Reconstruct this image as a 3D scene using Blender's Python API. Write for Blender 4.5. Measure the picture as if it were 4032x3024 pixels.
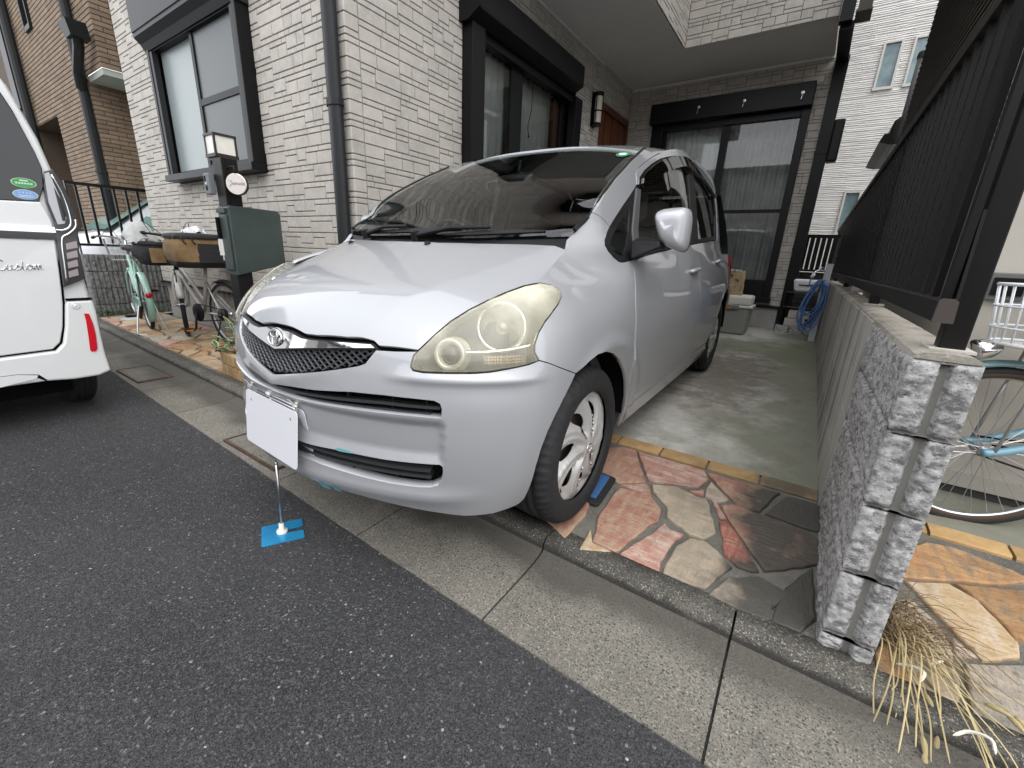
import bpy, bmesh, math, random
from math import sin, cos, pi, radians, sqrt, atan2, hypot
from mathutils import Vector, Matrix, noise as mnoise

for _o in list(bpy.data.objects): bpy.data.objects.remove(_o)
SC = bpy.context.scene
COL = SC.collection
RNG = random.Random(7)

# ------------------------------------------------------------------ camera
cam_d = bpy.data.cameras.new("camera"); cam = bpy.data.objects.new("camera", cam_d); COL.objects.link(cam)
cam_d.sensor_fit = 'HORIZONTAL'; cam_d.sensor_width = 36.0; cam_d.lens = 14.778
cam_d.clip_start = 0.02; cam_d.clip_end = 400
_yaw, _pitch, _roll = -0.590336, 0.299515, -0.044306
_f = Vector((sin(_yaw)*cos(_pitch), cos(_yaw)*cos(_pitch), -sin(_pitch)))
_r = Vector((cos(_yaw), -sin(_yaw), 0)); _d = _f.cross(_r)
_r2 = _r*cos(_roll)+_d*sin(_roll); _d2 = -_r*sin(_roll)+_d*cos(_roll)
_m = Matrix((( _r2.x, -_d2.x, -_f.x, 0), (_r2.y, -_d2.y, -_f.y, 0), (_r2.z, -_d2.z, -_f.z, 1.0), (0,0,0,1)))
cam.matrix_world = _m
SC.camera = cam

# ------------------------------------------------------------------ sky, sun, exposure
SUN_EL, SUN_AZ = 56.0, 128.0       # azimuth measured clockwise from +Y
W = bpy.data.worlds.new("World"); SC.world = W; W.use_nodes = True
nt = W.node_tree; nt.nodes.clear()
sky = nt.nodes.new('ShaderNodeTexSky'); sky.sky_type = 'NISHITA'; sky.sun_disc = False
sky.sun_elevation = radians(SUN_EL); sky.sun_rotation = radians(SUN_AZ)
sky.dust_density = 2.0; sky.air_density = 1.0; sky.ozone_density = 1.0
hs = nt.nodes.new('ShaderNodeHueSaturation'); hs.inputs['Saturation'].default_value = 0.16; hs.inputs['Value'].default_value = 1.0
bg = nt.nodes.new('ShaderNodeBackground'); bg.inputs['Strength'].default_value = 0.15
wo = nt.nodes.new('ShaderNodeOutputWorld')
mixn = nt.nodes.new('ShaderNodeMix'); mixn.data_type = 'RGBA'; mixn.inputs[0].default_value = 0.75
mixn.inputs[7].default_value = (7.3, 7.5, 7.9, 1)              # even cloud cover over the clear-sky gradient
nt.links.new(sky.outputs[0], hs.inputs['Color']); nt.links.new(hs.outputs[0], mixn.inputs[6]); nt.links.new(mixn.outputs[2], bg.inputs['Color']); nt.links.new(bg.outputs[0], wo.inputs['Surface'])
sl = bpy.data.lights.new("sun", 'SUN'); so = bpy.data.objects.new("sun", sl); COL.objects.link(so)
sl.energy = 0.5; sl.angle = radians(60); sl.color = (1.0, 0.97, 0.93)
_sd = Vector((sin(radians(SUN_AZ))*cos(radians(SUN_EL)), cos(radians(SUN_AZ))*cos(radians(SUN_EL)), sin(radians(SUN_EL))))
so.rotation_euler = _sd.to_track_quat('Z', 'Y').to_euler()
so.location = (0, -8, 12)
vs = SC.view_settings; vs.view_transform = 'Standard'; vs.look = 'None'; vs.gamma = 1.0; vs.use_curve_mapping = False
vs.exposure = 1.2
SC.cycles.use_denoising = True
SC.cycles.max_bounces = 8; SC.cycles.transparent_max_bounces = 12; SC.cycles.glossy_bounces = 4
SC.cycles.sample_clamp_indirect = 6.0

# ------------------------------------------------------------------ materials
MATS = {}
def mat(name, col, rough=.6, metal=0.0, var=(), bump=(), spec=.5, coat=0.0, island=0.0, hue=None, trans=0.0, ior=1.45,
        emit=None, stain_tone=None, sheen=0.0, coat_rough=.03, alpha=1.0, rvar=0.0):
    """var: list of (scale, colour, lo, hi, stretch) noise layers; bump: list of (scale, strength, distance, kind);
       island: brightness spread between separate pieces; stain: list of (axis, from, to, colour, noise scale)"""
    if name in MATS: return MATS[name]
    m = bpy.data.materials.new(name); m.use_nodes = True; t = m.node_tree; N = t.nodes; Lk = t.links
    p = N['Principled BSDF']; MATS[name] = m
    p.inputs['Roughness'].default_value = rough; p.inputs['Metallic'].default_value = metal
    p.inputs['Specular IOR Level'].default_value = spec; p.inputs['Coat Weight'].default_value = coat
    p.inputs['Coat Roughness'].default_value = coat_rough; p.inputs['IOR'].default_value = ior
    p.inputs['Transmission Weight'].default_value = trans; p.inputs['Sheen Weight'].default_value = sheen
    p.inputs['Alpha'].default_value = alpha
    if emit: p.inputs['Emission Color'].default_value = (*emit[0], 1); p.inputs['Emission Strength'].default_value = emit[1]
    geo = N.new('ShaderNodeNewGeometry')
    def rgb(c): n = N.new('ShaderNodeRGB'); n.outputs[0].default_value = (*c, 1); return n.outputs[0]
    def mix(f, a, b, mode='MIX'):
        n = N.new('ShaderNodeMix'); n.data_type = 'RGBA'; n.blend_type = mode
        if isinstance(f, float): n.inputs[0].default_value = f
        else: Lk.new(f, n.inputs[0])
        Lk.new(a, n.inputs[6]); Lk.new(b, n.inputs[7]); return n.outputs[2]
    def pos(stretch):
        if stretch is None: return geo.outputs['Position']
        mp = N.new('ShaderNodeMapping'); mp.inputs['Scale'].default_value = stretch
        Lk.new(geo.outputs['Position'], mp.inputs['Vector']); return mp.outputs[0]
    def noi(scale, stretch=None, detail=5.0, kind='noise'):
        if kind == 'vor':
            n = N.new('ShaderNodeTexVoronoi'); n.inputs['Scale'].default_value = scale; Lk.new(pos(stretch), n.inputs['Vector']); return n.outputs['Distance']
        if kind == 'cell':
            n = N.new('ShaderNodeTexVoronoi'); n.inputs['Scale'].default_value = scale; Lk.new(pos(stretch), n.inputs['Vector'])
            s = N.new('ShaderNodeSeparateColor'); Lk.new(n.outputs['Color'], s.inputs[0]); return s.outputs[0]
        n = N.new('ShaderNodeTexNoise'); n.inputs['Scale'].default_value = scale; n.inputs['Detail'].default_value = detail
        n.inputs['Roughness'].default_value = .6
        Lk.new(pos(stretch), n.inputs['Vector']); return n.outputs['Fac']
    def ramp(v, lo, hi, a=0.0, b=1.0):
        n = N.new('ShaderNodeMapRange'); n.inputs['From Min'].default_value = lo; n.inputs['From Max'].default_value = hi
        n.inputs['To Min'].default_value = a; n.inputs['To Max'].default_value = b; Lk.new(v, n.inputs['Value']); return n.outputs[0]
    def mul(a, b):
        n = N.new('ShaderNodeMath'); n.operation = 'MULTIPLY'; n.use_clamp = True; Lk.new(a, n.inputs[0])
        if isinstance(b, float): n.inputs[1].default_value = b
        else: Lk.new(b, n.inputs[1])
        return n.outputs[0]
    c = rgb(col)
    for lay in var:
        sc_, c2, lo, hi = lay[:4]; stretch = lay[4] if len(lay) > 4 else None; kind = lay[5] if len(lay) > 5 else 'noise'
        c = mix(ramp(noi(sc_, stretch, kind=kind), lo, hi), c, rgb(c2))
    if stain_tone:
        sep = N.new('ShaderNodeSeparateXYZ'); Lk.new(geo.outputs['Position'], sep.inputs[0])
        for (boxes, scol, sscale, strength) in stain_tone:
            acc = None
            for (ax, a, b) in boxes:
                f = ramp(sep.outputs['XYZ'.index(ax)], a, b); acc = f if acc is None else mul(acc, f)
            nn = ramp(noi(sscale), .36, .62)
            soft = N.new('ShaderNodeMath'); soft.operation = 'MULTIPLY_ADD'; Lk.new(acc, soft.inputs[0]); soft.inputs[1].default_value = 1.5
            Lk.new(ramp(nn, 0, 1, -.75, .25), soft.inputs[2]); soft.use_clamp = True
            c = mix(mul(soft.outputs[0], strength), c, rgb(scol))
    if island:
        oi = N.new('ShaderNodeObjectInfo'); ad = N.new('ShaderNodeMath'); ad.operation = 'ADD'
        Lk.new(geo.outputs['Random Per Island'], ad.inputs[0]); Lk.new(oi.outputs['Random'], ad.inputs[1])
        fr = N.new('ShaderNodeMath'); fr.operation = 'FRACT'; Lk.new(ad.outputs[0], fr.inputs[0])
        v = ramp(fr.outputs[0], 0, 1, 1-island, 1+island)
        h = N.new('ShaderNodeHueSaturation'); Lk.new(c, h.inputs['Color']); Lk.new(v, h.inputs['Value'])
        if hue:
            Lk.new(ramp(fr.outputs[0], 0, 1, .5-hue, .5+hue), h.inputs['Hue'])
        c = h.outputs[0]
    Lk.new(c, p.inputs['Base Color'])
    if rvar:
        Lk.new(ramp(noi(14), .3, .7, rough-rvar, rough+rvar), p.inputs['Roughness'])
    prev = None
    for b in bump:
        sc_, st, dist = b[:3]; kind = b[3] if len(b) > 3 else 'noise'; stretch = b[4] if len(b) > 4 else None
        n = N.new('ShaderNodeBump'); n.inputs['Strength'].default_value = st; n.inputs['Distance'].default_value = dist
        Lk.new(noi(sc_, stretch, kind=kind), n.inputs['Height'])
        if prev: Lk.new(prev, n.inputs['Normal'])
        prev = n.outputs[0]
    if prev: Lk.new(prev, p.inputs['Normal'])
    return m

def glass_mat(name, tint=(.9,.95,.93), rough=.0, refl=1.0):
    """thin pane: transparent body with a Fresnel mirror coat"""
    if name in MATS: return MATS[name]
    m = bpy.data.materials.new(name); m.use_nodes = True; t = m.node_tree; N = t.nodes; Lk = t.links; N.clear()
    tr = N.new('ShaderNodeBsdfTransparent'); tr.inputs[0].default_value = (*tint, 1)
    gl = N.new('ShaderNodeBsdfGlossy'); gl.inputs['Roughness'].default_value = rough; gl.inputs[0].default_value = (refl, refl, refl, 1)
    fr = N.new('ShaderNodeFresnel'); fr.inputs[0].default_value = 1.62
    mx = N.new('ShaderNodeMixShader'); o = N.new('ShaderNodeOutputMaterial')
    Lk.new(fr.outputs[0], mx.inputs[0]); Lk.new(tr.outputs[0], mx.inputs[1]); Lk.new(gl.outputs[0], mx.inputs[2]); Lk.new(mx.outputs[0], o.inputs[0])
    MATS[name] = m; return m

# ------------------------------------------------------------------ object helpers
ORIG = {}
def thing(name, loc, label, cat, group=None):
    o = bpy.data.objects.new(name, None); o.empty_display_size = .05; COL.objects.link(o); o.location = loc
    o['label'] = label; o['category'] = cat
    if group: o['group'] = group
    ORIG[o] = Vector(loc); return o
def tag(o, label, cat, group=None):
    o['label'] = label; o['category'] = cat
    if group: o['group'] = group
    return o
def rename(o, **k):
    for a, b in k.items(): o[a] = b
    return o
class MB:
    """collects faces in world coordinates; build() links them as one mesh object"""
    def __init__(s): s.v = []; s.f = []; s.mi = []; s.sm = []; s.cur = 0; s.smooth = False
    def face(s, idx): s.f.append(idx); s.mi.append(s.cur); s.sm.append(s.smooth)
    def add(s, vs, fs):
        b = len(s.v); s.v.extend([tuple(v) for v in vs])
        for f in fs: s.face([b+i for i in f])
        return b
    def box(s, a, b, rot=None, piv=None):
        x0,y0,z0 = [min(a[i],b[i]) for i in range(3)]; x1,y1,z1 = [max(a[i],b[i]) for i in range(3)]
        vs = [Vector(p) for p in ((x0,y0,z0),(x1,y0,z0),(x1,y1,z0),(x0,y1,z0),(x0,y0,z1),(x1,y0,z1),(x1,y1,z1),(x0,y1,z1))]
        if rot is not None:
            pv = Vector(piv) if piv is not None else Vector(((x0+x1)/2,(y0+y1)/2,(z0+z1)/2))
            vs = [rot @ (v-pv) + pv for v in vs]
        s.add(vs, ((0,3,2,1),(4,5,6,7),(0,1,5,4),(1,2,6,5),(2,3,7,6),(3,0,4,7)))
    def bevbox(s, O, U, V, Nn, w, h, d, bv, back=False):
        """slab lying on a plane: corner O, axes U,V, outward N; front edges bevelled"""
        O = Vector(O)
        P = lambda u, v, n: O+U*u+V*v+Nn*n
        vs = [P(0,0,0),P(w,0,0),P(w,h,0),P(0,h,0), P(0,0,d-bv),P(w,0,d-bv),P(w,h,d-bv),P(0,h,d-bv),
              P(bv,bv,d),P(w-bv,bv,d),P(w-bv,h-bv,d),P(bv,h-bv,d)]
        fs = [(0,1,5,4),(1,2,6,5),(2,3,7,6),(3,0,4,7),(4,5,9,8),(5,6,10,9),(6,7,11,10),(7,4,8,11),(8,9,10,11)]
        if back: fs.append((3,2,1,0))
        s.add(vs, fs)
    def quad(s, a, b, c, d): s.add((a,b,c,d), ((0,1,2,3),))
    def poly(s, pts, thick=None):
        n = len(pts)
        if thick is None: s.add(pts, (tuple(range(n)),)); return
        th = Vector(thick); pts = [Vector(p) for p in pts]
        s.add(pts+[p+th for p in pts], [tuple(range(n-1,-1,-1)), tuple(range(n,2*n))]+[(i,(i+1)%n,n+(i+1)%n,n+i) for i in range(n)])
    def tube(s, path, r, seg=8, cap=True, closed=False):
        path = [Vector(p) for p in path]; n = len(path); b = len(s.v)
        rr = r if isinstance(r, (list, tuple)) else [r]*n
        up = None
        for i, p in enumerate(path):
            if closed: t = path[(i+1)%n]-path[i-1]
            else: t = path[min(i+1,n-1)]-path[max(i-1,0)]
            t = t.normalized() if t.length > 1e-9 else Vector((0,0,1))
            if up is None: up = Vector((0,0,1)) if abs(t.z) < .9 else Vector((1,0,0))
            sd = t.cross(up)
            if sd.length < 1e-6: sd = t.orthogonal()
            sd.normalize(); up = sd.cross(t).normalized()
            for k in range(seg):
                a = 2*pi*k/seg; s.v.append(tuple(p+sd*(cos(a)*rr[i])+up*(sin(a)*rr[i])))
        m = n if closed else n-1
        for i in range(m):
            j = (i+1) % n
            for k in range(seg):
                s.face([b+i*seg+k, b+i*seg+(k+1)%seg, b+j*seg+(k+1)%seg, b+j*seg+k])
        if cap and not closed:
            s.face([b+k for k in range(seg-1,-1,-1)]); s.face([b+(n-1)*seg+k for k in range(seg)])
    def lathe(s, c, axis, prof, seg=24, ref=None, cap=False):
        """prof: (radius, height along axis)"""
        c = Vector(c); ax = Vector(axis).normalized(); u = ax.orthogonal().normalized() if ref is None else Vector(ref).normalized(); v = ax.cross(u)
        b = len(s.v)
        for r, hh in prof:
            for k in range(seg):
                a = 2*pi*k/seg; s.v.append(tuple(c+ax*hh+u*(cos(a)*r)+v*(sin(a)*r)))
        for i in range(len(prof)-1):
            for k in range(seg):
                s.face([b+i*seg+k, b+i*seg+(k+1)%seg, b+(i+1)*seg+(k+1)%seg, b+(i+1)*seg+k])
        if cap:
            s.face([b+k for k in range(seg-1,-1,-1)]); s.face([b+(len(prof)-1)*seg+k for k in range(seg)])
    def grid(s, rows, closed=False):
        b = len(s.v); nr = len(rows); nc = len(rows[0])
        for r in rows: s.v.extend([tuple(p) for p in r])
        for i in range(nr-1):
            for j in range(nc if closed else nc-1):
                k = (j+1) % nc
                s.face([b+i*nc+j, b+i*nc+k, b+(i+1)*nc+k, b+(i+1)*nc+j])
    def mesh(s, name, off=Vector((0,0,0))):
        me = bpy.data.meshes.new(name); me.from_pydata([(v[0]-off[0], v[1]-off[1], v[2]-off[2]) for v in s.v], [], s.f)
        me.polygons.foreach_set('material_index', s.mi); me.polygons.foreach_set('use_smooth', s.sm); me.update(); return me
    def build(s, name, mats, parent=None, loc=None, fix=False):
        off = ORIG[parent] if parent is not None else Vector(loc if loc is not None else (0,0,0))
        me = s.mesh(name, off)
        for m in (mats if isinstance(mats, (list, tuple)) else [mats]): me.materials.append(m)
        if fix:
            bm = bmesh.new(); bm.from_mesh(me); bmesh.ops.remove_doubles(bm, verts=bm.verts, dist=1e-5)
            bmesh.ops.recalc_face_normals(bm, faces=bm.faces); bm.to_mesh(me); bm.free()
        o = bpy.data.objects.new(name, me); COL.objects.link(o)
        if parent is not None: o.parent = parent; ORIG[o] = off
        else: o.location = off; ORIG[o] = off
        return o
def structure(o): o['kind'] = 'structure'; return o
def stuff(o): o['kind'] = 'stuff'; return o
def bevel(o, w=.004, seg=2, ang=35):
    m = o.modifiers.new('bevel', 'BEVEL'); m.width = w; m.segments = seg; m.limit_method = 'ANGLE'; m.angle_limit = radians(ang); m.harden_normals = False; return o
def copy_tree(o, delta, parent=None):
    c = o.copy(); COL.objects.link(c)
    if parent is None: c.location = o.location+Vector(delta)
    else: c.parent = parent
    ORIG[c] = ORIG.get(o, Vector((0,0,0)))+Vector(delta)
    for ch in o.children: copy_tree(ch, (0,0,0) if True else delta, c)
    return c
def spline(pts, n=8, closed=False):
    """Catmull-Rom through points"""
    P = [Vector(p) for p in pts]; out = []; m = len(P)
    for i in range(m if closed else m-1):
        if closed: p0,p1,p2,p3 = P[i-1],P[i],P[(i+1)%m],P[(i+2)%m]
        else: p0 = P[i-1] if i > 0 else P[0]*2-P[1]; p1,p2 = P[i],P[i+1]; p3 = P[i+2] if i+2 < m else P[-1]*2-P[-2]
        for k in range(n):
            t = k/n; out.append(.5*((2*p1)+(p2-p0)*t+(2*p0-5*p1+4*p2-p3)*t*t+(3*p1-p0-3*p2+p3)*t**3))
    if not closed: out.append(P[-1])
    return out
def lerp(a, b, t): return a+(b-a)*t
def interp(tab, x):
    if x <= tab[0][0]: return tab[0][1]
    for (a, va), (b, vb) in zip(tab, tab[1:]):
        if x <= b: return va+(vb-va)*(x-a)/(b-a)
    return tab[-1][1]
CAMP = Vector((0,0,1.0))

# ================================================================== setting
X_, Y_, Z_ = Vector((1,0,0)), Vector((0,1,0)), Vector((0,0,1))
def street(x): return .0245*max(0.0, -.4-x)          # the kerb swings slightly away to the left
def floor_z(y): return interp([(1.26,0.0),(2.15,.05),(4.0,.10),(7.05,.14),(12,.16)], y)
ASPH = mat('asphalt', (.078,.077,.078), .85, var=[(2.2,(.088,.087,.087),.42,.7),(.9,(.054,.054,.057),.5,.72),(210,(.030,.030,.032),.52,.62),(230,(.105,.105,.11),.68,.76,None,'cell'),(330,(.026,.026,.028),.56,.64),(210,(.15,.15,.152),.94,.96,None,'cell'),(170,(.26,.26,.265),.988,.993,None,'cell')],
           bump=[(230,1.0,.008,'vor'),(400,1.0,.005,'noise'),(14,.25,.01)], spec=.35, rvar=.10)
CONC_G = mat('gutter concrete', (.235,.22,.185), .9, var=[(3.0,(.16,.15,.128),.38,.66),(1.1,(.19,.178,.15),.45,.6),(150,(.37,.34,.27),.55,.63),(190,(.05,.047,.043),.54,.61),(80,(.075,.07,.063),.60,.68),(26,(.24,.22,.18),.56,.75)],
             bump=[(200,1.0,.006),(60,.4,.005)], island=.09,
             stain_tone=[([('Y',.98,1.14)],(.075,.068,.058),2.2,.8)])
CONC_K = mat('kerb concrete', (.15,.14,.118), .9, var=[(2.2,(.07,.066,.058),.40,.62),(170,(.40,.375,.31),.57,.64),(200,(.035,.033,.03),.53,.61)], bump=[(190,1.0,.007),(50,.4,.006)], island=.06,
             stain_tone=[([('Z',-.004,-.028)],(.035,.033,.03),9,.85)])  # kerb front darker towards its foot
CONC_F = mat('carport concrete', (.47,.452,.41), .8, var=[(1.3,(.34,.322,.285),.42,.62),(9,(.53,.51,.46),.52,.68),(38,(.33,.31,.265),.60,.72),(150,(.30,.285,.245),.62,.74)],
             bump=[(90,.25,.003),(20,.2,.003)], rvar=.12,
             stain_tone=[([('X',-.55,.18)],(.16,.165,.115),2.4,.8), ([('Y',4.6,5.3),('Y',6.3,5.5)],(.17,.185,.115),3.5,.7), ([('X',-.9,-.5),('X',.0,-.3),('Y',2.7,3.4),('Y',5.2,4.4)],(.15,.125,.10),7.0,.75)])
MORT = mat('paving mortar', (.155,.148,.128), .92, var=[(7,(.10,.095,.083),.42,.62),(180,(.26,.25,.22),.56,.68)], bump=[(160,.7,.004)])
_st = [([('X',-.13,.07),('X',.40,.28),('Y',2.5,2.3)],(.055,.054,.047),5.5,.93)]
STONES = []
for i, (a, b, c, s1) in enumerate([((.42,.25,.18),(.36,.17,.125),(.45,.33,.22),(5,16,3)), ((.44,.36,.27),(.36,.29,.21),(.30,.27,.20),(16,5,3)),
        ((.45,.34,.20),(.40,.27,.15),(.50,.40,.30),(4,14,3)), ((.46,.27,.21),(.38,.17,.13),(.56,.44,.36),(16,4,3)), ((.40,.15,.11),(.46,.24,.17),(.28,.08,.065),(3,26,3)),
        ((.50,.42,.35),(.44,.36,.27),(.34,.27,.19),(12,6,3)), ((.44,.27,.13),(.36,.19,.085),(.24,.17,.11),(5,17,3)), ((.36,.31,.25),(.27,.25,.22),(.44,.37,.27),(20,4,3))]):
    STONES.append(mat('slate stone %d' % i, a, .72, var=[(1.0,b,.40,.62,s1),(2.3,c,.46,.66,(s1[1],s1[0],3)),(60,tuple(x*.62 for x in b),.60,.74),(180,tuple(x*.7 for x in a),.58,.72)],
                      bump=[(1.6,.8,.012,'noise',(s1[0]*2,s1[1]*2,4)),(120,.6,.004),(40,.3,.004)], island=.12, stain_tone=_st if i != 9 else None))
BRICKY = mat('yellow edging brick', (.47,.31,.14), .8, var=[(9,(.38,.23,.10),.42,.66),(120,(.22,.15,.08),.60,.72)], bump=[(140,.5,.003)], island=.14,
             stain_tone=[([('X',-.07,.12),('X',.3,.22)],(.09,.08,.06),6,.9)])
DIRT = mat('ground soil', (.10,.09,.075), .95, var=[(3,(.07,.065,.055),.4,.6)], bump=[(60,.5,.01)])

# ---- base ground sheet
g = MB(); g.quad((-90,-90,-.16),(90,-90,-.16),(90,110,-.16),(-90,110,-.16))
structure(g.build('ground', DIRT))
# ---- asphalt road
def EY(x): return .797+street(x)+.004*mnoise.noise((x*9,0,0))+.006*mnoise.noise((x*33,3,0))
g = MB(); xs = [-60,-30,-14,-9]+[-7+i*.05 for i in range(int(9/.05))]+[2.2,4,9,60]
for a, b in zip(xs, xs[1:]):
    ya, yb = EY(max(a,-14)), EY(max(b,-14))
    g.quad((a,-7.5,-.066),(b,-7.5,-.066),(b,yb,-.066),(a,ya,-.066))
    g.quad((a,ya,-.066),(b,yb,-.066),(b,yb,-.085),(a,ya,-.085))
structure(g.build('road', ASPH))
# ---- far side of the street: a kerb strip and pavement
g = MB(); g.box((-60,-7.65,-.12),(60,-7.5,.02)); g.box((-60,-10,-.12),(60,-7.653,.015))
structure(g.build('far_pavement', CONC_G))
# ---- gutter of cast blocks and the kerb
gut = MB(); gut.box((-14,.70,-.15),(9,1.5,-.088)); gutter = structure(gut.build('gutter_bed', MORT))
NG = []
def gutter_block(x0, x1):
    m = MB(); gp = .0035
    pr = [(.80,-.064),(1.02,-.060),(1.10,-.056),(1.145,-.046),(1.158,-.036)]
    rows = []
    for x in (x0+gp, (x0+x1)/2, x1-gp):
        s = street(x); rows.append([(x,.795+s,-.09)]+[(x,y+s,z) for y, z in pr]+[(x,1.16+s,-.09)])
    m.grid(rows)
    m.poly([rows[0][i] for i in range(len(rows[0]))][::-1]); m.poly(rows[-1])
    m.build('gutter_block', CONC_G, gutter)
def kerb_block(x0, x1):
    m = MB(); gp = .003
    pr = [(1.158,-.09),(1.158,-.034),(1.161,-.012),(1.170,-.002),(1.185,.003),(1.262,.003),(1.264,-.05)]
    rows = []
    for x in (x0+gp, (x0+x1)/2, x1-gp):
        s = street(x); rows.append([(x,y+s,z) for y, z in pr])
    m.smooth = True; m.grid(rows); m.smooth = False
    m.poly(rows[0][::-1]); m.poly(rows[-1]); o = m.build('kerb_block', CONC_K, gutter)
x = .02+.63*9
while x > -12:
    w = .63 if x > -2 else .66
    gutter_block(x-w, x); kerb_block(x-w+.0, x); x -= w
# metal-rimmed drain covers let into the gutter
RUST = mat('rusty steel rim', (.075,.05,.042), .7, .3, var=[(30,(.13,.07,.045),.45,.6)], bump=[(80,.3,.002)])
def drain_cover(x0, x1, label):
    s = street((x0+x1)/2); y0, y1 = .83+s, 1.06+s; z = -.0545
    t = thing('drain_cover', ((x0+x1)/2,(y0+y1)/2,z-.01), label, 'drain cover', 'drain covers in the gutter')
    m = MB(); w = .012
    for a, b in (((x0,y0),(x1,y0+w)),((x0,y1-w),(x1,y1)),((x0,y0+w),(x0+w,y1-w)),((x1-w,y0+w),(x1,y1-w))): m.box((*a,z-.03),(*b,z+.004))
    m.build('rim', RUST, t)
    m = MB(); m.box((x0+w+.003,y0+w+.003,z-.03),(x1-w-.003,y1-w-.003,z+.001)); m.build('lid', CONC_G, t)
drain_cover(-2.50,-1.96,'concrete drain cover in rusty steel rim beside the white sign board')
drain_cover(-4.56,-4.05,'concrete drain cover in rusty steel rim near the white van tyre')

# ---- carport slab and the plots either side
def slab(name, x0, x1, y0, y1, m, n=24, drop=0.0, nx=2):
    g = MB(); ys = [lerp(y0,y1,i/n) for i in range(n+1)]
    rows = [[(lerp(x0,x1,j/nx), y, floor_z(y)-drop) for j in range(nx+1)] for y in ys]
    g.grid([r[::-1] for r in rows][::-1][::-1]); o = g.build(name, m); return structure(o)
slab('carport_floor', -2.775, .232, 2.152, 7.06, CONC_F)
slab('side_yard_floor', .33, 6.0, 2.14, 2.62, CONC_F, 4, .012)
slab('back_yard_ground', -2.8, 6.0, 7.0, 14, DIRT, 10, .02)
slab('left_lot_ground', -14, -7.2, 1.4, 12, CONC_F, 10, .02)
def mortar_bed(name, x0, x1, y1, drop, s=True):
    g = MB(); n = 14; rows = []
    for i in range(n+1):
        x = lerp(x0,x1,i/n); a = 1.263+(street(x) if s else 0)
        rows.append([(x, lerp(a,y1,k/8), floor_z(lerp(a,y1,k/8))-drop) for k in range(9)])
    g.grid(rows); return structure(g.build(name, MORT))
pave_r = mortar_bed('entrance_paving', -2.775, .26, 2.15, .006)
pave_n = mortar_bed('neighbour_paving', .30, 5.0, 2.14, .006)
pave_l = mortar_bed('bicycle_paving', -7.32, -2.775, 2.06, .006)

def inset(poly, d):
    n = len(poly); c = sum((Vector((p[0],p[1])) for p in poly), Vector((0,0)))/n; out = []
    for i in range(n):
        p = Vector(poly[i][:2]); a = Vector(poly[i-1][:2]); b = Vector(poly[(i+1)%n][:2])
        e1 = (p-a).normalized(); e2 = (b-p).normalized(); n1 = Vector((-e1.y,e1.x)); n2 = Vector((-e2.y,e2.x))
        if n1.dot(c-p) < 0: n1 = -n1
        if n2.dot(c-p) < 0: n2 = -n2
        q = n1+n2; q = q/max(.6, q.length)*1.2 if q.length > 1e-6 else n1
        out.append(p+q*d)
    return out
def stone(parent, poly, m, zoff=.007, rough=True):
    """one flagstone: outline densified and roughened, bevelled rim"""
    P = [Vector(p[:2]) for p in poly]; out = []
    n = len(P)
    for i in range(n):
        a, b = P[i], P[(i+1)%n]; k = max(1, int((b-a).length/.035))
        for j in range(k):
            t = j/k; q = a.lerp(b, t)
            if rough: q = q+Vector((mnoise.noise((q.x*22,q.y*22,1)), mnoise.noise((q.x*22,q.y*22,7))))*.006
            out.append(q)
    rim = inset(out, .005); g = MB(); k = len(out); h = zoff+RNG.uniform(-.0015,.002)
    lo = [(q.x,q.y,floor_z(q.y)-.012) for q in out]; mid = [(q.x,q.y,floor_z(q.y)+h-.005) for q in out]; hi = [(q.x,q.y,floor_z(q.y)+h) for q in rim]
    b = g.add(lo+mid+hi, [])
    for i in range(k):
        j = (i+1)%k; g.face([b+i,b+j,b+k+j,b+k+i]); g.smooth = True; g.face([b+k+i,b+k+j,b+2*k+j,b+2*k+i]); g.smooth = False
    area = sum(out[i].x*out[(i+1)%k].y-out[(i+1)%k].x*out[i].y for i in range(k))
    g.face([b+2*k+i for i in range(k)])
    if area < 0: g.f = [f[::-1] for f in g.f]
    return g.build('paving_stone', m, parent)
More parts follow.
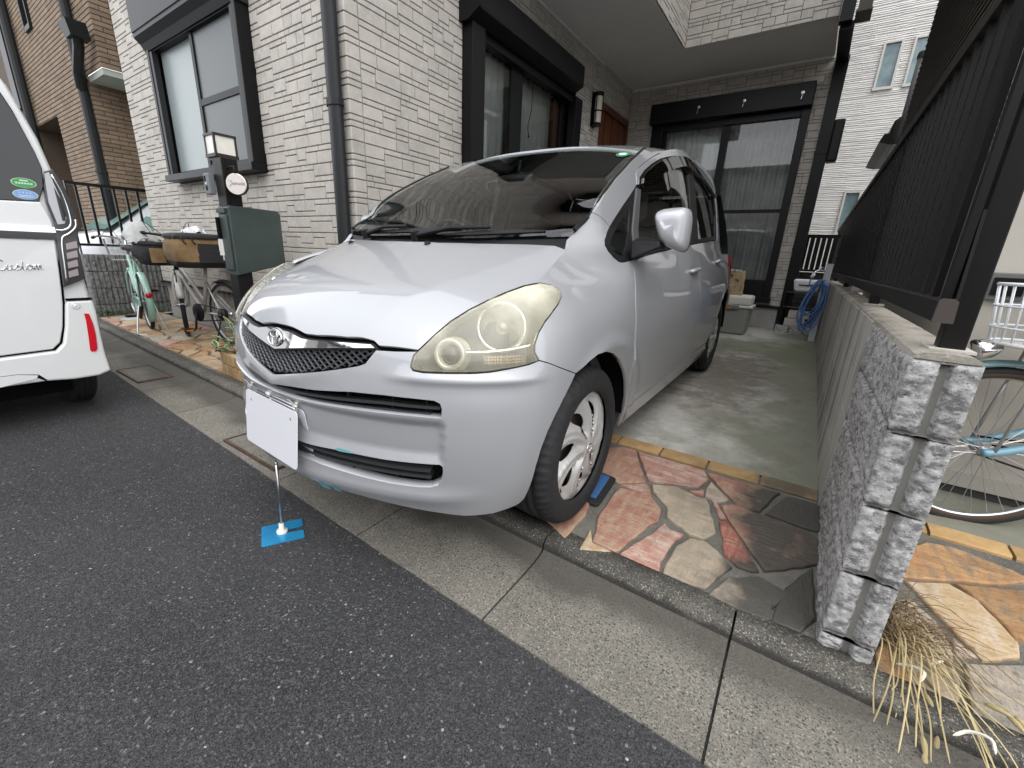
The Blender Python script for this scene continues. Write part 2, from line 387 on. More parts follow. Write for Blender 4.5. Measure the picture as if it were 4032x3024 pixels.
RIGHT_STONES = [(0,[(-0.6976, 1.9746), (-0.634, 2.0328), (-0.5682, 2.0369), (-0.5341, 1.973), (-0.4275, 1.7674), (-0.5256, 1.6882), (-0.579, 1.7109), (-0.6272, 1.6957), (-0.6862, 1.8301)]),
 (3,[(-0.557, 2.0328), (-0.2325, 2.0378), (-0.195, 1.9662), (-0.2244, 1.8628), (-0.4233, 1.7937), (-0.5296, 1.9877)]),
 (0,[(-0.2164, 2.019), (0.0798, 2.0318), (0.0249, 1.8282), (-0.0439, 1.8108), (-0.13, 1.9081)]),
 (5,[(-0.1835, 1.9509), (-0.0862, 1.8391), (-0.1291, 1.7951), (-0.1823, 1.8156), (-0.1908, 1.8779)]),
 (3,[(-0.25, 1.8122), (-0.1966, 1.8589), (-0.1862, 1.8128), (-0.1973, 1.8065)]),
 (3,[(-0.5198, 1.6788), (-0.4178, 1.7634), (-0.3881, 1.7086), (-0.4272, 1.6849)]),
 (0,[(-0.5111, 1.6564), (-0.3866, 1.6976), (-0.3089, 1.6072), (-0.2958, 1.5248), (-0.3199, 1.4859), (-0.3655, 1.2761), (-0.3752, 1.2658), (-0.4601, 1.266), (-0.5072, 1.4224), (-0.5133, 1.5512)]),
 (1,[(-0.3995, 1.7674), (-0.3034, 1.8135), (-0.2122, 1.7884), (-0.1683, 1.7912), (-0.1225, 1.6603), (-0.0969, 1.5788), (-0.1263, 1.5249), (-0.1796, 1.5151), (-0.2784, 1.5707), (-0.2932, 1.6334), (-0.3798, 1.717)]),
 (3,[(-0.2758, 1.5294), (-0.2475, 1.5029), (-0.1937, 1.5019), (-0.2152, 1.4576), (-0.224, 1.3922), (-0.2243, 1.3471), (-0.22, 1.2622), (-0.3552, 1.26), (-0.3576, 1.275), (-0.2962, 1.4438)]),
 (1,[(-0.1714, 1.4966), (-0.1204, 1.5114), (-0.0708, 1.4778), (-0.0222, 1.4272), (-0.0403, 1.3831), (-0.0609, 1.3086), (-0.0769, 1.2766), (-0.1214, 1.2626), (-0.2055, 1.2615), (-0.2097, 1.3519), (-0.2058, 1.4213)]),
 (4,[(-0.1027, 1.6626), (-0.0709, 1.6886), (0.0601, 1.46), (0.0403, 1.446), (-0.0093, 1.4405), (-0.0532, 1.4802), (-0.0702, 1.5603)]),
 (3,[(-0.1457, 1.7873), (-0.1263, 1.7892), (-0.0793, 1.6994), (-0.1046, 1.6835)]),
 (0,[(-0.1124, 1.7851), (-0.0624, 1.8206), (0.0269, 1.8076), (0.1948, 1.7951), (0.2378, 1.7664), (0.2371, 1.6302), (0.1774, 1.5672), (0.0731, 1.4731), (-0.0735, 1.6986)]),
 (7,[(0.1114, 2.0207), (0.2015, 2.0241), (0.2672, 2.0093), (0.2584, 1.837), (0.2033, 1.8121), (0.0447, 1.8275)]),
 (5,[(-0.0262, 1.3636), (0.0644, 1.4365), (0.1257, 1.4153), (0.1548, 1.4052), (0.107, 1.3155), (0.1062, 1.2561), (0.0494, 1.2466), (-0.0637, 1.255)]),
 (7,[(0.1365, 1.4301), (0.208, 1.5859), (0.2166, 1.3472), (0.1814, 1.2628), (0.113, 1.2584), (0.1144, 1.3133)]),
 (2,[(-0.4808, 1.1937), (-0.4987, 1.3259), (-0.4522, 1.2565), (-0.3812, 1.255)]),
 (0,[(-0.8589, 1.5998), (-0.7985, 1.7497), (-0.6309, 1.6834), (-0.5494, 1.3924), (-0.551, 1.2226), (-0.6998, 1.2855)])]
NEIGH_STONES = [(6,[(0.5506, 1.9785), (0.6251, 2.0), (0.7695, 1.9649), (0.8047, 1.9335), (0.7416, 1.8706), (0.4629, 1.7066), (0.4135, 1.7078), (0.4511, 1.8571)]),
 (2,[(0.4594, 1.6866), (0.5719, 1.7563), (0.6367, 1.7171), (0.6866, 1.5776), (0.6747, 1.5178), (0.5882, 1.4463), (0.5181, 1.5772)]),
 (6,[(0.5908, 1.7642), (0.7924, 1.8698), (0.7403, 1.6153), (0.6826, 1.5906), (0.6454, 1.704)]),
 (5,[(0.5354, 1.4936), (0.5808, 1.4491), (0.5314, 1.4247)]),
 (7,[(0.545, 1.406), (0.6947, 1.504), (0.6489, 1.25), (0.6094, 1.2435), (0.5283, 1.2456)]),
 (1,[(0.4151, 1.5659), (0.4643, 1.6035), (0.5117, 1.5372), (0.526, 1.4649), (0.5179, 1.2924), (0.5029, 1.2525), (0.4235, 1.2544), (0.4173, 1.3731), (0.3905, 1.418)]),
 (6,[(0.3847, 1.4056), (0.4116, 1.3614), (0.4195, 1.2549), (0.3506, 1.2496), (0.3514, 1.3116)])]

for idx, pts in RIGHT_STONES: stone(pave_r, pts, STONES[idx])
for idx, pts in NEIGH_STONES: stone(pave_n, pts, STONES[idx])
def voronoi(pts, box):
    cells = []
    for i, p in enumerate(pts):
        poly = [Vector((box[0],box[2])),Vector((box[1],box[2])),Vector((box[1],box[3])),Vector((box[0],box[3]))]
        for j, q in enumerate(pts):
            if i == j: continue
            mid = (p+q)/2; n = (q-p); out = []
            for k in range(len(poly)):
                a, b = poly[k], poly[(k+1)%len(poly)]; da, db = (a-mid).dot(n), (b-mid).dot(n)
                if da <= 0: out.append(a)
                if (da < 0) != (db < 0): out.append(a+(b-a)*(da/(da-db)))
            poly = out
            if len(poly) < 3: break
        if len(poly) >= 3: cells.append(poly)
    return cells
def scatter_stones(parent, x0, x1, y1, n, seed, ymin=None):
    r = random.Random(seed); pts = []
    while len(pts) < n:
        q = Vector((r.uniform(x0,x1), r.uniform(1.26,y1)))
        if all((q-o).length > .42*sqrt((x1-x0)*(y1-1.26)/n)*2**.5*.85 or False for o in pts): pts.append(q)
        elif r.random() < .02: pts.append(q)
    for c in voronoi(pts, (x0,x1,1.27,y1)):
        cc = [Vector((p.x, max(p.y, 1.272+street(p.x)))) for p in c]; cc = inset(cc, .011)
        if max(p.y for p in cc)-min(p.y for p in cc) < .05: continue
        stone(parent, cc, STONES[r.choice([0,1,2,3,6,6,5,2,7])], rough=True)
scatter_stones(pave_r, -2.76, -.80, 2.04, 26, 3)
scatter_stones(pave_l, -7.28, -2.80, 2.03, 64, 5)
scatter_stones(pave_n, .98, 4.9, 2.03, 30, 9)
# yellow brick edging along the back of the paving
def edging(parent, x0, x1, step, y0, y1, first=None):
    x = x0
    while x < x1-.02:
        e = min(x+step, x1); g = MB(); a, b = x+.005, e-.005
        m_ = []
        for (yy, zz) in ((y0,-.01),(y0,.003),(y0+.006,.009),(y1-.006,.010),(y1,.004),(y1,-.02)):
            m_.append([(a,yy,floor_z(yy)+zz),(b,yy,floor_z(yy)+zz)])
        g.grid([r[::-1] for r in m_][::-1]); g.grid([r for r in m_]) if False else None
        for xx, flip in ((a,0),(b,1)):
            pl = [(xx,r[0][1],r[0][2]) for r in m_]; g.poly(pl if not flip else pl[::-1])
        g.build('edging_brick', BRICKY, parent); x = e
edging(pave_r, -.677, .225, .225, 2.06, 2.147); edging(pave_r, -2.77, -.677, .2326, 2.06, 2.147)
edging(pave_n, .345, 4.9, .225, 2.05, 2.135)

# ================================================================== the house
TILE = mat('stone look siding tile', (.49,.455,.405), .75, var=[(5,(.40,.375,.34),.40,.66),(24,(.52,.495,.46),.5,.72),(70,(.36,.335,.31),.64,.76)], bump=[(60,.25,.003),(300,.15,.001)], island=.05)
JOINT = mat('siding joint', (.27,.235,.21), .9)
BLACKM = mat('black aluminium', (.006,.006,.0065), .42, .0, spec=.25, bump=[(500,.06,.0006)])
BLACKS = mat('charcoal aluminium', (.019,.0205,.021), .45, .0, spec=.3)
FOUND = mat('foundation render', (.42,.41,.39), .88, var=[(2.5,(.33,.32,.30),.42,.64),(30,(.46,.45,.43),.55,.7)], bump=[(120,.3,.002)])
SOFF = mat('soffit board', (.72,.715,.69), .85, var=[(1.2,(.66,.655,.63),.4,.6)])
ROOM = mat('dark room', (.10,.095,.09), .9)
GLASS = glass_mat('window glass')
FROST = mat('frosted glass', (.055,.066,.066), .34, spec=.6, bump=[(90,.12,.002)])
FROSTL = mat('frosted glass with pale blind', (.27,.31,.31), .28, spec=.6, bump=[(90,.2,.003)])
CURT = mat('white lace curtain', (.62,.61,.59), .9, var=[(3,(.55,.54,.52),.4,.6)])
DOORW = mat('reddish wood', (.13,.038,.014), .5, var=[(3,(.12,.03,.012),.42,.62,(14,14,.6))], coat=.15)

def rect_cut(r, holes):
    u0,v0,u1,v1 = r
    for (a,b,c,d) in holes:
        if u0 < c-1e-6 and u1 > a+1e-6 and v0 < d-1e-6 and v1 > b+1e-6:
            opt = [(u0,v0,min(u1,a),v1),(max(u0,c),v0,u1,v1),(u0,v0,u1,min(v1,b)),(u0,max(v0,d),u1,v1)]
            opt = [o for o in opt if o[2]-o[0] > .012 and o[3]-o[1] > .012]
            if not opt: return None
            u0,v0,u1,v1 = max(opt, key=lambda o: (o[2]-o[0])*(o[3]-o[1]))
    return (u0,v0,u1,v1)
def ashlar(u0, u1, v0, v1, rng, course=.1213, tall=.0835):
    """stone-look siding: courses of a tall piece over or under a thin one"""
    out = []; v = v0; thin = course-tall
    while v < v1-.01:
        u = u0; flip = rng.random() < .5
        while u < u1-.005:
            w = rng.choice([.12,.17,.23,.29,.34]); e = min(u+w, u1)
            if u1-e < .06: e = u1
            if flip: rt, rn = (v+thin, min(v+course,v1)), (v, v+thin)
            else: rt, rn = (v, v+tall), (v+tall, min(v+course,v1))
            k = 2 if (e-u) > .2 and rng.random() < .55 else 1; cut = u+(e-u)*rng.uniform(.4,.6)
            for a, b in ([(u,e)] if k == 1 else [(u,cut),(cut,e)]): out.append((a,rt[0],b,rt[1]))
            cut = u+(e-u)*rng.uniform(.25,.75)
            for a, b in ([(u,e)] if (e-u) < .14 or rng.random() < .35 else [(u,cut),(cut,e)]): out.append((a,rn[0],b,rn[1]))
            u = e; flip = not flip if rng.random() < .8 else flip
        v += course
    return out
def quoins(u0, u1, v0, v1, course=.1213, tall=.0835):
    out = []; v = v0; i = 0
    while v < v1-.01:
        a = v+tall if i % 2 == 0 else v+course-tall
        out += [(u0,v,u1,a),(u0,a,u1,min(v+course,v1))]; v += course; i += 1
    return out
def panel_wall(mb, O, U, V, N, u0, u1, v0, v1, holes):
    us = sorted({u0,u1,*[h[0] for h in holes],*[h[2] for h in holes]}); vs_ = sorted({v0,v1,*[h[1] for h in holes],*[h[3] for h in holes]})
    us = [u for u in us if u0 <= u <= u1]; vs_ = [v for v in vs_ if v0 <= v <= v1]
    flip = U.cross(V).dot(N) < 0
    for a, b in zip(us, us[1:]):
        for c, d in zip(vs_, vs_[1:]):
            m = ((a+b)/2,(c+d)/2)
            if any(h[0] < m[0] < h[2] and h[1] < m[1] < h[3] for h in holes): continue
            q = [O+U*a+V*c, O+U*b+V*c, O+U*b+V*d, O+U*a+V*d]; mb.quad(*(q[::-1] if flip else q))
def lay_tiles(jobs, parent, material, name, stuffname, gap=.0035, depth=.008, bv=.0025, limit=300):
    """jobs: (O,U,V,N,rects). The pieces that show largest become parts, the rest one stuff part"""
    allp = []
    for O, U, V, N, rects in jobs:
        for (a,b,c,d) in rects:
            if c-a < 2*gap+.008 or d-b < 2*gap+.006: continue
            ctr = O+U*((a+c)/2)+V*((b+d)/2); dv = ctr-CAMP; dist = dv.length
            cam_f = dv.dot(_f)
            vis = 0
            if cam_f > .05:
                sx, sy = dv.dot(_r2)/cam_f, dv.dot(_d2)/cam_f
                if abs(sx) < 1.25 and abs(sy) < .95: vis = max(0,-dv.normalized().dot(N))*(c-a)*(d-b)/dist**2
            allp.append((vis, O, U, V, N, a, b, c, d))
    allp.sort(key=lambda q: -q[0]); cache = {}; rest = MB()
    for i, (vis, O, U, V, N, a, b, c, d) in enumerate(allp):
        w, h = c-a-2*gap, d-b-2*gap; P = O+U*(a+gap)+V*(b+gap)
        flip = U.cross(V).dot(N) < 0
        Uo, Po = (U, P) if not flip else (-U, P+U*w)
        if i < limit and vis > 0:
            key = (round(w,3), round(h,3), tuple(Uo), tuple(N))
            if key not in cache:
                m = MB(); m.bevbox((0,0,0), Uo, V, N, w, h, depth, bv); me = m.mesh(name); me.materials.append(material); cache[key] = me
            o = bpy.data.objects.new(name, cache[key]); COL.objects.link(o); o.parent = parent; o.location = Po-ORIG[parent]; ORIG[o] = Po
        else:
            rest.bevbox(Po, Uo, V, N, w, h, depth, bv)
    if rest.v: stuff(rest.build(stuffname, material, parent))

XS, YF, YB, ZS = -2.777, 2.038, 7.038, 3.43
house = thing('house', (-3.5,4.5,.1), 'house clad in pale stone look siding with dark windows and a roofed carport', 'house')
trng = random.Random(21)
wins = dict(front=(-5.73,1.57,-3.93,3.02), side=(3.17,.42,5.25,2.98), door=(5.98,.30,7.0,3.02), back=(-2.37,.56,-.41,3.14))
wm = MB()
O0 = Vector((0,0,0))
TOP = 6.2
panel_wall(wm, Vector((0,YF,0)), X_, Z_, -Y_, -6.80, XS, .49, TOP, [wins['front']])
panel_wall(wm, Vector((XS,0,0)), Y_, Z_, X_, YF, YB+.3, .47, TOP, [wins['side'], wins['door']])
panel_wall(wm, Vector((0,YB,0)), X_, Z_, -Y_, XS, -.262, .455, ZS+.02, [wins['back']])
panel_wall(wm, Vector((-6.80,0,0)), Y_, Z_, -X_, YF, 10, .49, TOP, [])
panel_wall(wm, Vector((-.262,0,0)), Y_, Z_, X_, YB, 10, .455, ZS, [])
# upper storey over the carport
panel_wall(wm, Vector((0,6.048,0)), X_, Z_, -Y_, -1.783, -.285, ZS, TOP, [])
panel_wall(wm, Vector((-1.783,0,0)), Y_, Z_, X_, 3.42, 6.048, ZS, TOP, [])
panel_wall(wm, Vector((-.285,0,0)), Y_, Z_, X_, 6.048, 10, ZS, TOP, [])
panel_wall(wm, Vector((0,3.42,0)), X_, Z_, -Y_, XS, -1.783, ZS, TOP, [])
wall = wm.build('wall', JOINT, house)
jobs = []
qz = (.49, 4.4)
fr = [r for r in (rect_cut(q, [wins['front']]) for q in ashlar(-6.80, XS-.105, .49, 5.0, trng)) if r]
jobs.append((Vector((0,YF,0)), X_, Z_, -Y_, fr+quoins(XS-.105, XS+.008, .49, 5.0)))
sr = [r for r in (rect_cut(q, [wins['side'], wins['door']]) for q in ashlar(YF+.10, YB, .49, 4.4, trng)) if r]
jobs.append((Vector((XS,0,0)), Y_, Z_, X_, sr+quoins(YF-.008, YF+.10, .49, 4.4)))
br = [r for r in (rect_cut(q, [wins['back']]) for q in ashlar(XS+.01, -.262, .455, ZS, trng)) if r]
jobs.append((Vector((0,YB,0)), X_, Z_, -Y_, br))
jobs.append((Vector((0,6.048,0)), X_, Z_, -Y_, ashlar(-1.775, -.285, ZS, 5.0, trng)))
jobs.append((Vector((-1.783,0,0)), Y_, Z_, X_, ashlar(3.42, 6.04, ZS, 5.0, trng)))
lay_tiles(jobs, wall, TILE, 'siding_tile', 'distant_siding_tiles')
m = MB(); m.box((-6.78,YF+.022,-.1),(XS-.022,YF+.3,.488)); m.box((XS-.3,YF+.302,-.1),(XS-.022,YB+.3,.468)); m.box((XS-.3,YB+.02,-.05),(-.28,YB+.29,.452)); m.build('foundation', FOUND, house)
m = MB(); m.box((-6.82,YF-.028,.470),(XS+.03,YF+.02,.4885)); m.box((XS-.018,YF+.021,.450),(XS+.028,3.16,.4685)); m.box((XS+.02,YB-.03,.425),(-.24,YB+.018,.4535)); m.build('base_flashing', BLACKM, house)
m = MB()
m.box((XS-.25,3.43,ZS+.001),(-1.79,6.05,ZS+.06)); m.box((XS-.25,6.056,ZS+.002),(-.29,YB+.3,ZS+.06)); m.build('soffit', SOFF, house)
m = MB(); m.box((XS+.001,3.44,ZS-.03),(XS+.022,5.97,ZS-.001)); m.box((XS+.023,YB-.022,ZS-.03),(-.27,YB-.001,ZS-.001)); m.build('soffit_trim', SOFF, house)
m = MB(); m.box((-7.0,1.85,TOP),(.0,10.2,TOP+.18)); m.build('roof', BLACKS, house)  # roof slab out of view, added so the light falls plausibly
m = MB(); m.box((-6.8,9.9,-.1),(-.3,10,TOP-.01)); m.build('back_wall', FOUND, house)
# rooms seen through the glass
def room(x0,x1,y0,y1,z0,z1,openside):
    m = MB(); c = [(x0,y0),(x1,y0),(x1,y1),(x0,y1)]
    for k in range(4):
        if k == openside: continue
        a, b = c[k], c[(k+1)%4]; m.quad((*a,z0),(*a,z1),(*b,z1),(*b,z0))
    m.quad((x0,y0,z0),(x1,y0,z0),(x1,y1,z0),(x0,y1,z0)); m.quad((x0,y0,z1),(x0,y1,z1),(x1,y1,z1),(x1,y0,z1)); m.build('room', ROOM, house)
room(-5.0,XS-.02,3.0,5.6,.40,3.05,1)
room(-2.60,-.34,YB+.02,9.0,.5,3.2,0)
def curtain(a, b, z0, z1, folds, depth, nrm, m, name='curtain', gather=0, seed=1):
    """pleated cloth hung along a->b"""
    r = random.Random(seed); a, b = Vector(a), Vector(b); n = folds*8; rows = []
    ph = [r.uniform(-.4,.4) for _ in range(n+1)]
    for iz in range(13):
        z = lerp(z0, z1, iz/12); row = []
        for i in range(n+1):
            t = i/n; p = a.lerp(b, t); am = depth*(.55+.45*mnoise.noise((t*7,seed,iz*.12)))
            row.append(p+Vector(nrm)*(am*sin(t*folds*2*pi+ph[i]*.5+.3*sin(iz*.5+t*9)))+Vector((0,0,z)))
        rows.append(row)
    g = MB(); g.smooth = True; g.grid(rows); o = g.build(name, m, house); return o
curtain((XS-.14,3.30,0),(XS-.14,4.95,0),.45,2.80,16,.03,X_,CURT,seed=2)
curtain((-2.30,YB+.16,0),(-1.36,YB+.16,0),.6,2.86,11,.03,Y_,CURT,seed=4)
CURT2 = mat('grey lace curtain', (.34,.335,.32), .9, var=[(3,(.26,.255,.245),.4,.6)])
curtain((-1.34,YB+.22,0),(-.44,YB+.22,0),.6,2.86,8,.05,Y_,CURT2,seed=6)
# --- frosted street window with shutter box
def bars(m, lst):
    for a, b in lst: m.box(a, b)
fx0, fx1, fz0, fz1 = -5.73,-3.93,1.57,2.74
w = MB(); bars(w, [((fx0,1.93,fz0+.062),(fx0+.05,2.05,fz1)),((fx1-.05,1.93,fz0+.062),(fx1,2.05,fz1)),((fx0-.02,1.905,fz0),(fx1+.012,2.05,fz0+.06)),((fx0+.052,1.95,fz1-.03),(fx1-.052,2.06,fz1+.30))])
win = bevel(w.build('window_frame', BLACKM, house), .004)
for q in (((fx1-.098,1.936,fz0+.064),(fx1-.053,1.985,fz1-.032)),((fx0+.052,1.936,fz0+.064),(fx0+.11,1.985,fz1-.032))):
    w = MB(); w.box(*q); w.build('shutter_guide', BLACKS, house)
w = MB()
bars(w, [((-4.865,1.972,fz0+.064),(-4.815,2.0,fz1-.032)),((-4.075,1.972,fz0+.064),(-4.032,2.0,fz1-.032)),((-4.813,1.973,2.155),(-4.077,1.999,2.205)),((-4.813,1.973,fz0+.066),(-4.077,1.999,fz0+.105)),((-4.70,2.001,fz0+.066),(-4.655,2.028,fz1-.034)),((-5.42,2.003,fz0+.066),(-4.702,2.027,fz0+.10))])
w.build('window_sash', BLACKM, house)
w = MB(); w.box((-4.812,1.984,fz0+.10),(-4.078,1.990,fz1-.03)); w.build('window_pane', FROST, house)
w = MB(); w.box((-5.62,2.012,fz0+.10),(-4.702,2.018,fz1-.03)); w.build('window_pane', FROSTL, house)
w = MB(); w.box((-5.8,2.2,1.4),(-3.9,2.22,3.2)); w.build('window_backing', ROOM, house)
sb = MB()
pr = [(1.935,fz1-.02),(1.905,fz1+.03),(1.86,fz1+.075),(1.86,fz1+.105),(1.852,fz1+.112),(1.852,3.16),(1.88,3.19),(2.036,3.19),(2.036,fz1-.02)]
sb.poly([(fx0-.03,y,z) for y, z in pr], thick=(fx1-fx0+.05,0,0)); sb.build('shutter_box', BLACKS, house)
# --- big sliding window on the carport side
w = MB(); sx = XS+.005
bars(w, [((sx,3.17,.43),(sx+.11,3.345,2.80)),((sx,5.08,.43),(sx+.10,5.25,2.80)),((sx-.02,3.347,2.735),(sx+.06,5.078,2.80)),((sx,3.347,.42),(sx+.09,5.078,.50))]); bevel(w.build('window_frame', BLACKM, house), .004)
w = MB(); bars(w, [((sx-.035,3.90,.502),(sx-.005,4.10,2.733)),((sx-.034,3.347,.502),(sx-.006,3.40,2.733)),((sx-.06,4.98,.502),(sx-.036,5.078,2.733)),((sx-.034,3.402,.503),(sx-.007,3.898,.56)),((sx-.06,4.102,.503),(sx-.037,4.978,.56))]); w.build('window_sash', BLACKM, house)
w = MB(); w.quad((sx-.02,3.40,.55),(sx-.02,3.91,.55),(sx-.02,3.91,2.735),(sx-.02,3.40,2.735)); w.build('window_pane', GLASS, house)
w = MB(); w.quad((sx-.048,4.09,.55),(sx-.048,4.99,.55),(sx-.048,4.99,2.735),(sx-.048,4.09,2.735)); w.build('window_pane', GLASS, house)
w = MB(); pr = [(sx,2.80),(sx+.10,2.80),(sx+.205,2.85),(sx+.21,2.87),(sx+.21,3.045),(sx+.19,3.07),(sx,3.07)]
w.poly([(x,3.15,z) for x, z in pr], thick=(0,1.87,0)); w.poly([(x,3.12,z-.012) if i in (0,1) else (x+.012 if x > sx else x,3.12,z) for i,(x,z) in enumerate(pr)], thick=(0,.028,0)); w.build('shutter_box', BLACKM, house, fix=True)
w = MB(); w.box((XS-.12,4.86,.5),(XS-.07,5.0,2.74)); w.build('window_reveal', DOORW, house)
cord = MB(); cord.tube(spline([(XS-.085,4.42,2.735),(XS-.085,4.41,2.5),(XS-.085,4.36,2.35),(XS-.085,4.38,2.25)]), .004, 6); cord.lathe((XS-.085,4.38,2.245),(0,0,1),[(.001,-.015),(.009,-.006),(.009,.006),(.001,.015)],8); cord.build('blind_cord', BLACKM, house)
# --- wooden front door beyond it
dr = MB(); dr.box((XS-.06,5.985,.3),(XS-.02,6.995,3.0)); door = dr.build('front_door', DOORW, house)
dr = MB()
for k in range(7):
    y = 6.05+k*.128; dr.box((XS-.019,y,.4),(XS-.004+(.006 if k % 2 else 0),y+.108,2.9))
dr.build('door_panel', DOORW, door)
dr = MB(); bars(dr, [((XS-.018,5.985,.3),(XS+.02,6.045,3.0)),((XS-.018,6.945,.3),(XS+.02,6.995,3.0)),((XS-.018,6.047,2.93),(XS+.018,6.943,3.0))]); dr.build('door_frame', DOORW, door)
# --- back sliding window with its shutter box
w = MB(); yb = YB-.006
bars(w, [((-2.37,yb-.07,.57),(-2.20,yb,2.885)),((-.50,yb-.07,.57),(-.41,yb,2.885)),((-2.198,yb-.06,2.80),(-.502,yb+.02,2.885)),((-2.198,yb-.08,.57),(-.502,yb,.80)),((-2.39,yb-.10,.50),(-.39,yb+.002,.567))]); bevel(w.build('window_frame', BLACKM, house), .004)
w = MB(); bars(w, [((-1.40,yb-.03,.802),(-1.30,yb-.004,2.798)),((-1.298,yb-.028,1.68),(-.502,yb-.006,1.725)),((-2.198,yb-.002,.802),(-2.15,yb+.02,2.798))]); w.build('window_sash', BLACKM, house)
w = MB(); w.quad((-1.30,yb-.018,.80),(-.50,yb-.018,.80),(-.50,yb-.018,2.80),(-1.30,yb-.018,2.80)); w.build('window_pane', GLASS, house)
w = MB(); w.quad((-2.16,yb+.01,.80),(-1.39,yb+.01,.80),(-1.39,yb+.01,2.80),(-2.16,yb+.01,2.80)); w.build('window_pane', GLASS, house)
w = MB(); w.box((-2.385,yb-.17,2.888),(-.40,yb,3.145)); bx = bevel(w.build('shutter_box', BLACKM, house), .008)
STEEL = mat('brushed steel', (.55,.56,.57), .3, 1.0)
for hx in (-1.72,-1.16,-.52):
    k = MB(); y = yb-.172; k.lathe((hx,y,3.03),(0,-1,0),[(.018,0),(.018,.004),(.001,.006)],10); k.tube(spline([(hx,y-.006,3.03),(hx,y-.03,3.0),(hx-.004,y-.035,2.955),(hx-.008,y-.02,2.945)],5), .004, 6); k.build('hook', STEEL, bx)
PLW = mat('white plastic', (.78,.78,.77), .4)
# --- wall lamp by the door
t = thing('wall_lamp', (XS+.01,5.74,2.85), 'black cylinder wall lamp with ribbed glass between big window and wooden door', 'lamp')
k = MB(); k.box((XS+.009,5.69,2.64),(XS+.025,5.79,3.03)); k.lathe((XS+.085,5.74,2.645),(0,0,1),[(.001,0),(.058,.0),(.06,.02),(.05,.035)],20,cap=False); k.lathe((XS+.085,5.74,2.98),(0,0,1),[(.05,0),(.06,.01),(.06,.045),(.001,.05)],20); k.box((XS+.026,5.722,2.98),(XS+.06,5.758,3.0))
for a in range(3):
    an = a*2*pi/3+.4; k.tube([(XS+.085+.054*cos(an),5.74+.054*sin(an),2.67),(XS+.085+.054*cos(an),5.74+.054*sin(an),2.985)], .005, 6)
k.lathe((XS+.085,5.74,2.815),(0,0,1),[(.049,-.008),(.058,-.006),(.058,.006),(.049,.008)],20); k.build('lamp_body', BLACKM, t)
k = MB(); k.smooth = True; k.lathe((XS+.085,5.74,2.68),(0,0,1),[(.046,0),(.046,.30)],20); k.build('lamp_glass', mat('pale lamp glass', (.6,.56,.45), .2, spec=.6), t)
# --- air conditioner and ceiling light inside the back room
t = thing('air_conditioner', (-.82,7.62,2.77), 'white air conditioner seen inside through the top of the back window', 'air conditioner')
k = MB(); k.poly([(-1.10,7.5,2.745),(-1.10,7.40,2.80),(-1.10,7.40,2.93),(-1.10,7.44,2.96),(-1.10,7.62,2.96),(-1.10,7.62,2.745)], thick=(.56,0,0)); k.build('casing', PLW, t, fix=True)
k = MB(); k.box((-1.07,7.44,2.742),(-.57,7.52,2.7445)); k.build('louvre', mat('pale grey plastic', (.6,.6,.6), .5), t)
t = thing('ceiling_lamp', (-1.78,7.75,2.95), 'lit round ceiling lamp inside behind the left pane of the back window', 'lamp')
k = MB(); k.smooth = True; k.lathe((-1.78,7.75,2.93),(0,0,-1),[(.16,0),(.158,.03),(.12,.075),(.05,.1),(.001,.105)],24); k.build('lamp_shade', mat('lit lamp shade', (.9,.88,.8), .5, emit=((1,.93,.72),1.3)), t)
k = MB(); k.lathe((-1.78,7.75,2.93),(0,0,1),[(.17,0),(.17,.26)],24); k.build('lamp_base', PLW, t)
# --- downpipes
def pipe(m, x, y, z0, z1, wx=.06, wy=.045, joints=()):
    m.box((x-wx,y-wy,z0),(x+wx,y+wy,z1))
    for z in joints: m.box((x-wx-.008,y-wy-.008,z),(x+wx+.008,y+wy+.008,z+.035))
m = MB(); c0 = (-2.862,1.985)
prof = [(c0[0]+.064*cos(a)*(1 if abs(cos(a)) < .9 else 1), c0[1]+.042*sin(a)) for a in [pi/8+i*pi/4 for i in range(8)]]
m.smooth = True; rows = []
for z in (.03, 4.6): rows.append([(x,y,z) for x, y in prof])
m.grid(rows, closed=True); m.smooth = False
for z in (.9,1.9,2.9,3.9):
    rows = [[(c0[0]+(x-c0[0])*1.16, c0[1]+(y-c0[1])*1.2, z+dz) for x, y in prof] for dz in (0,.012,.028,.04)]
    m.grid(rows, closed=True); m.poly(rows[-1])
m.build('downpipe', BLACKS, house)
m = MB(); pipe(m, -.195, 6.99, .15, ZS-.05, .066, .05, (1.2,2.35)); pipe(m, -.22, 6.02, ZS-.08, TOP, .055, .05, (3.9,)); m.box((-.26,6.072,ZS-.12),(-.14,6.96,ZS-.052)); m.build('downpipe', BLACKM, house)
m = MB(); m.box((-.13,6.85,2.24),(-.02,6.99,2.70)); bevel(m.build('vent_hood', BLACKM, house), .02)
m = MB(); m.box((-.14,5.98,3.42),(-.03,6.2,3.62)); m.box((-.15,5.96,3.40),(-.02,6.22,3.418)); m.build('eave_bracket', mat('dark eave', (.09,.085,.07), .7), house)

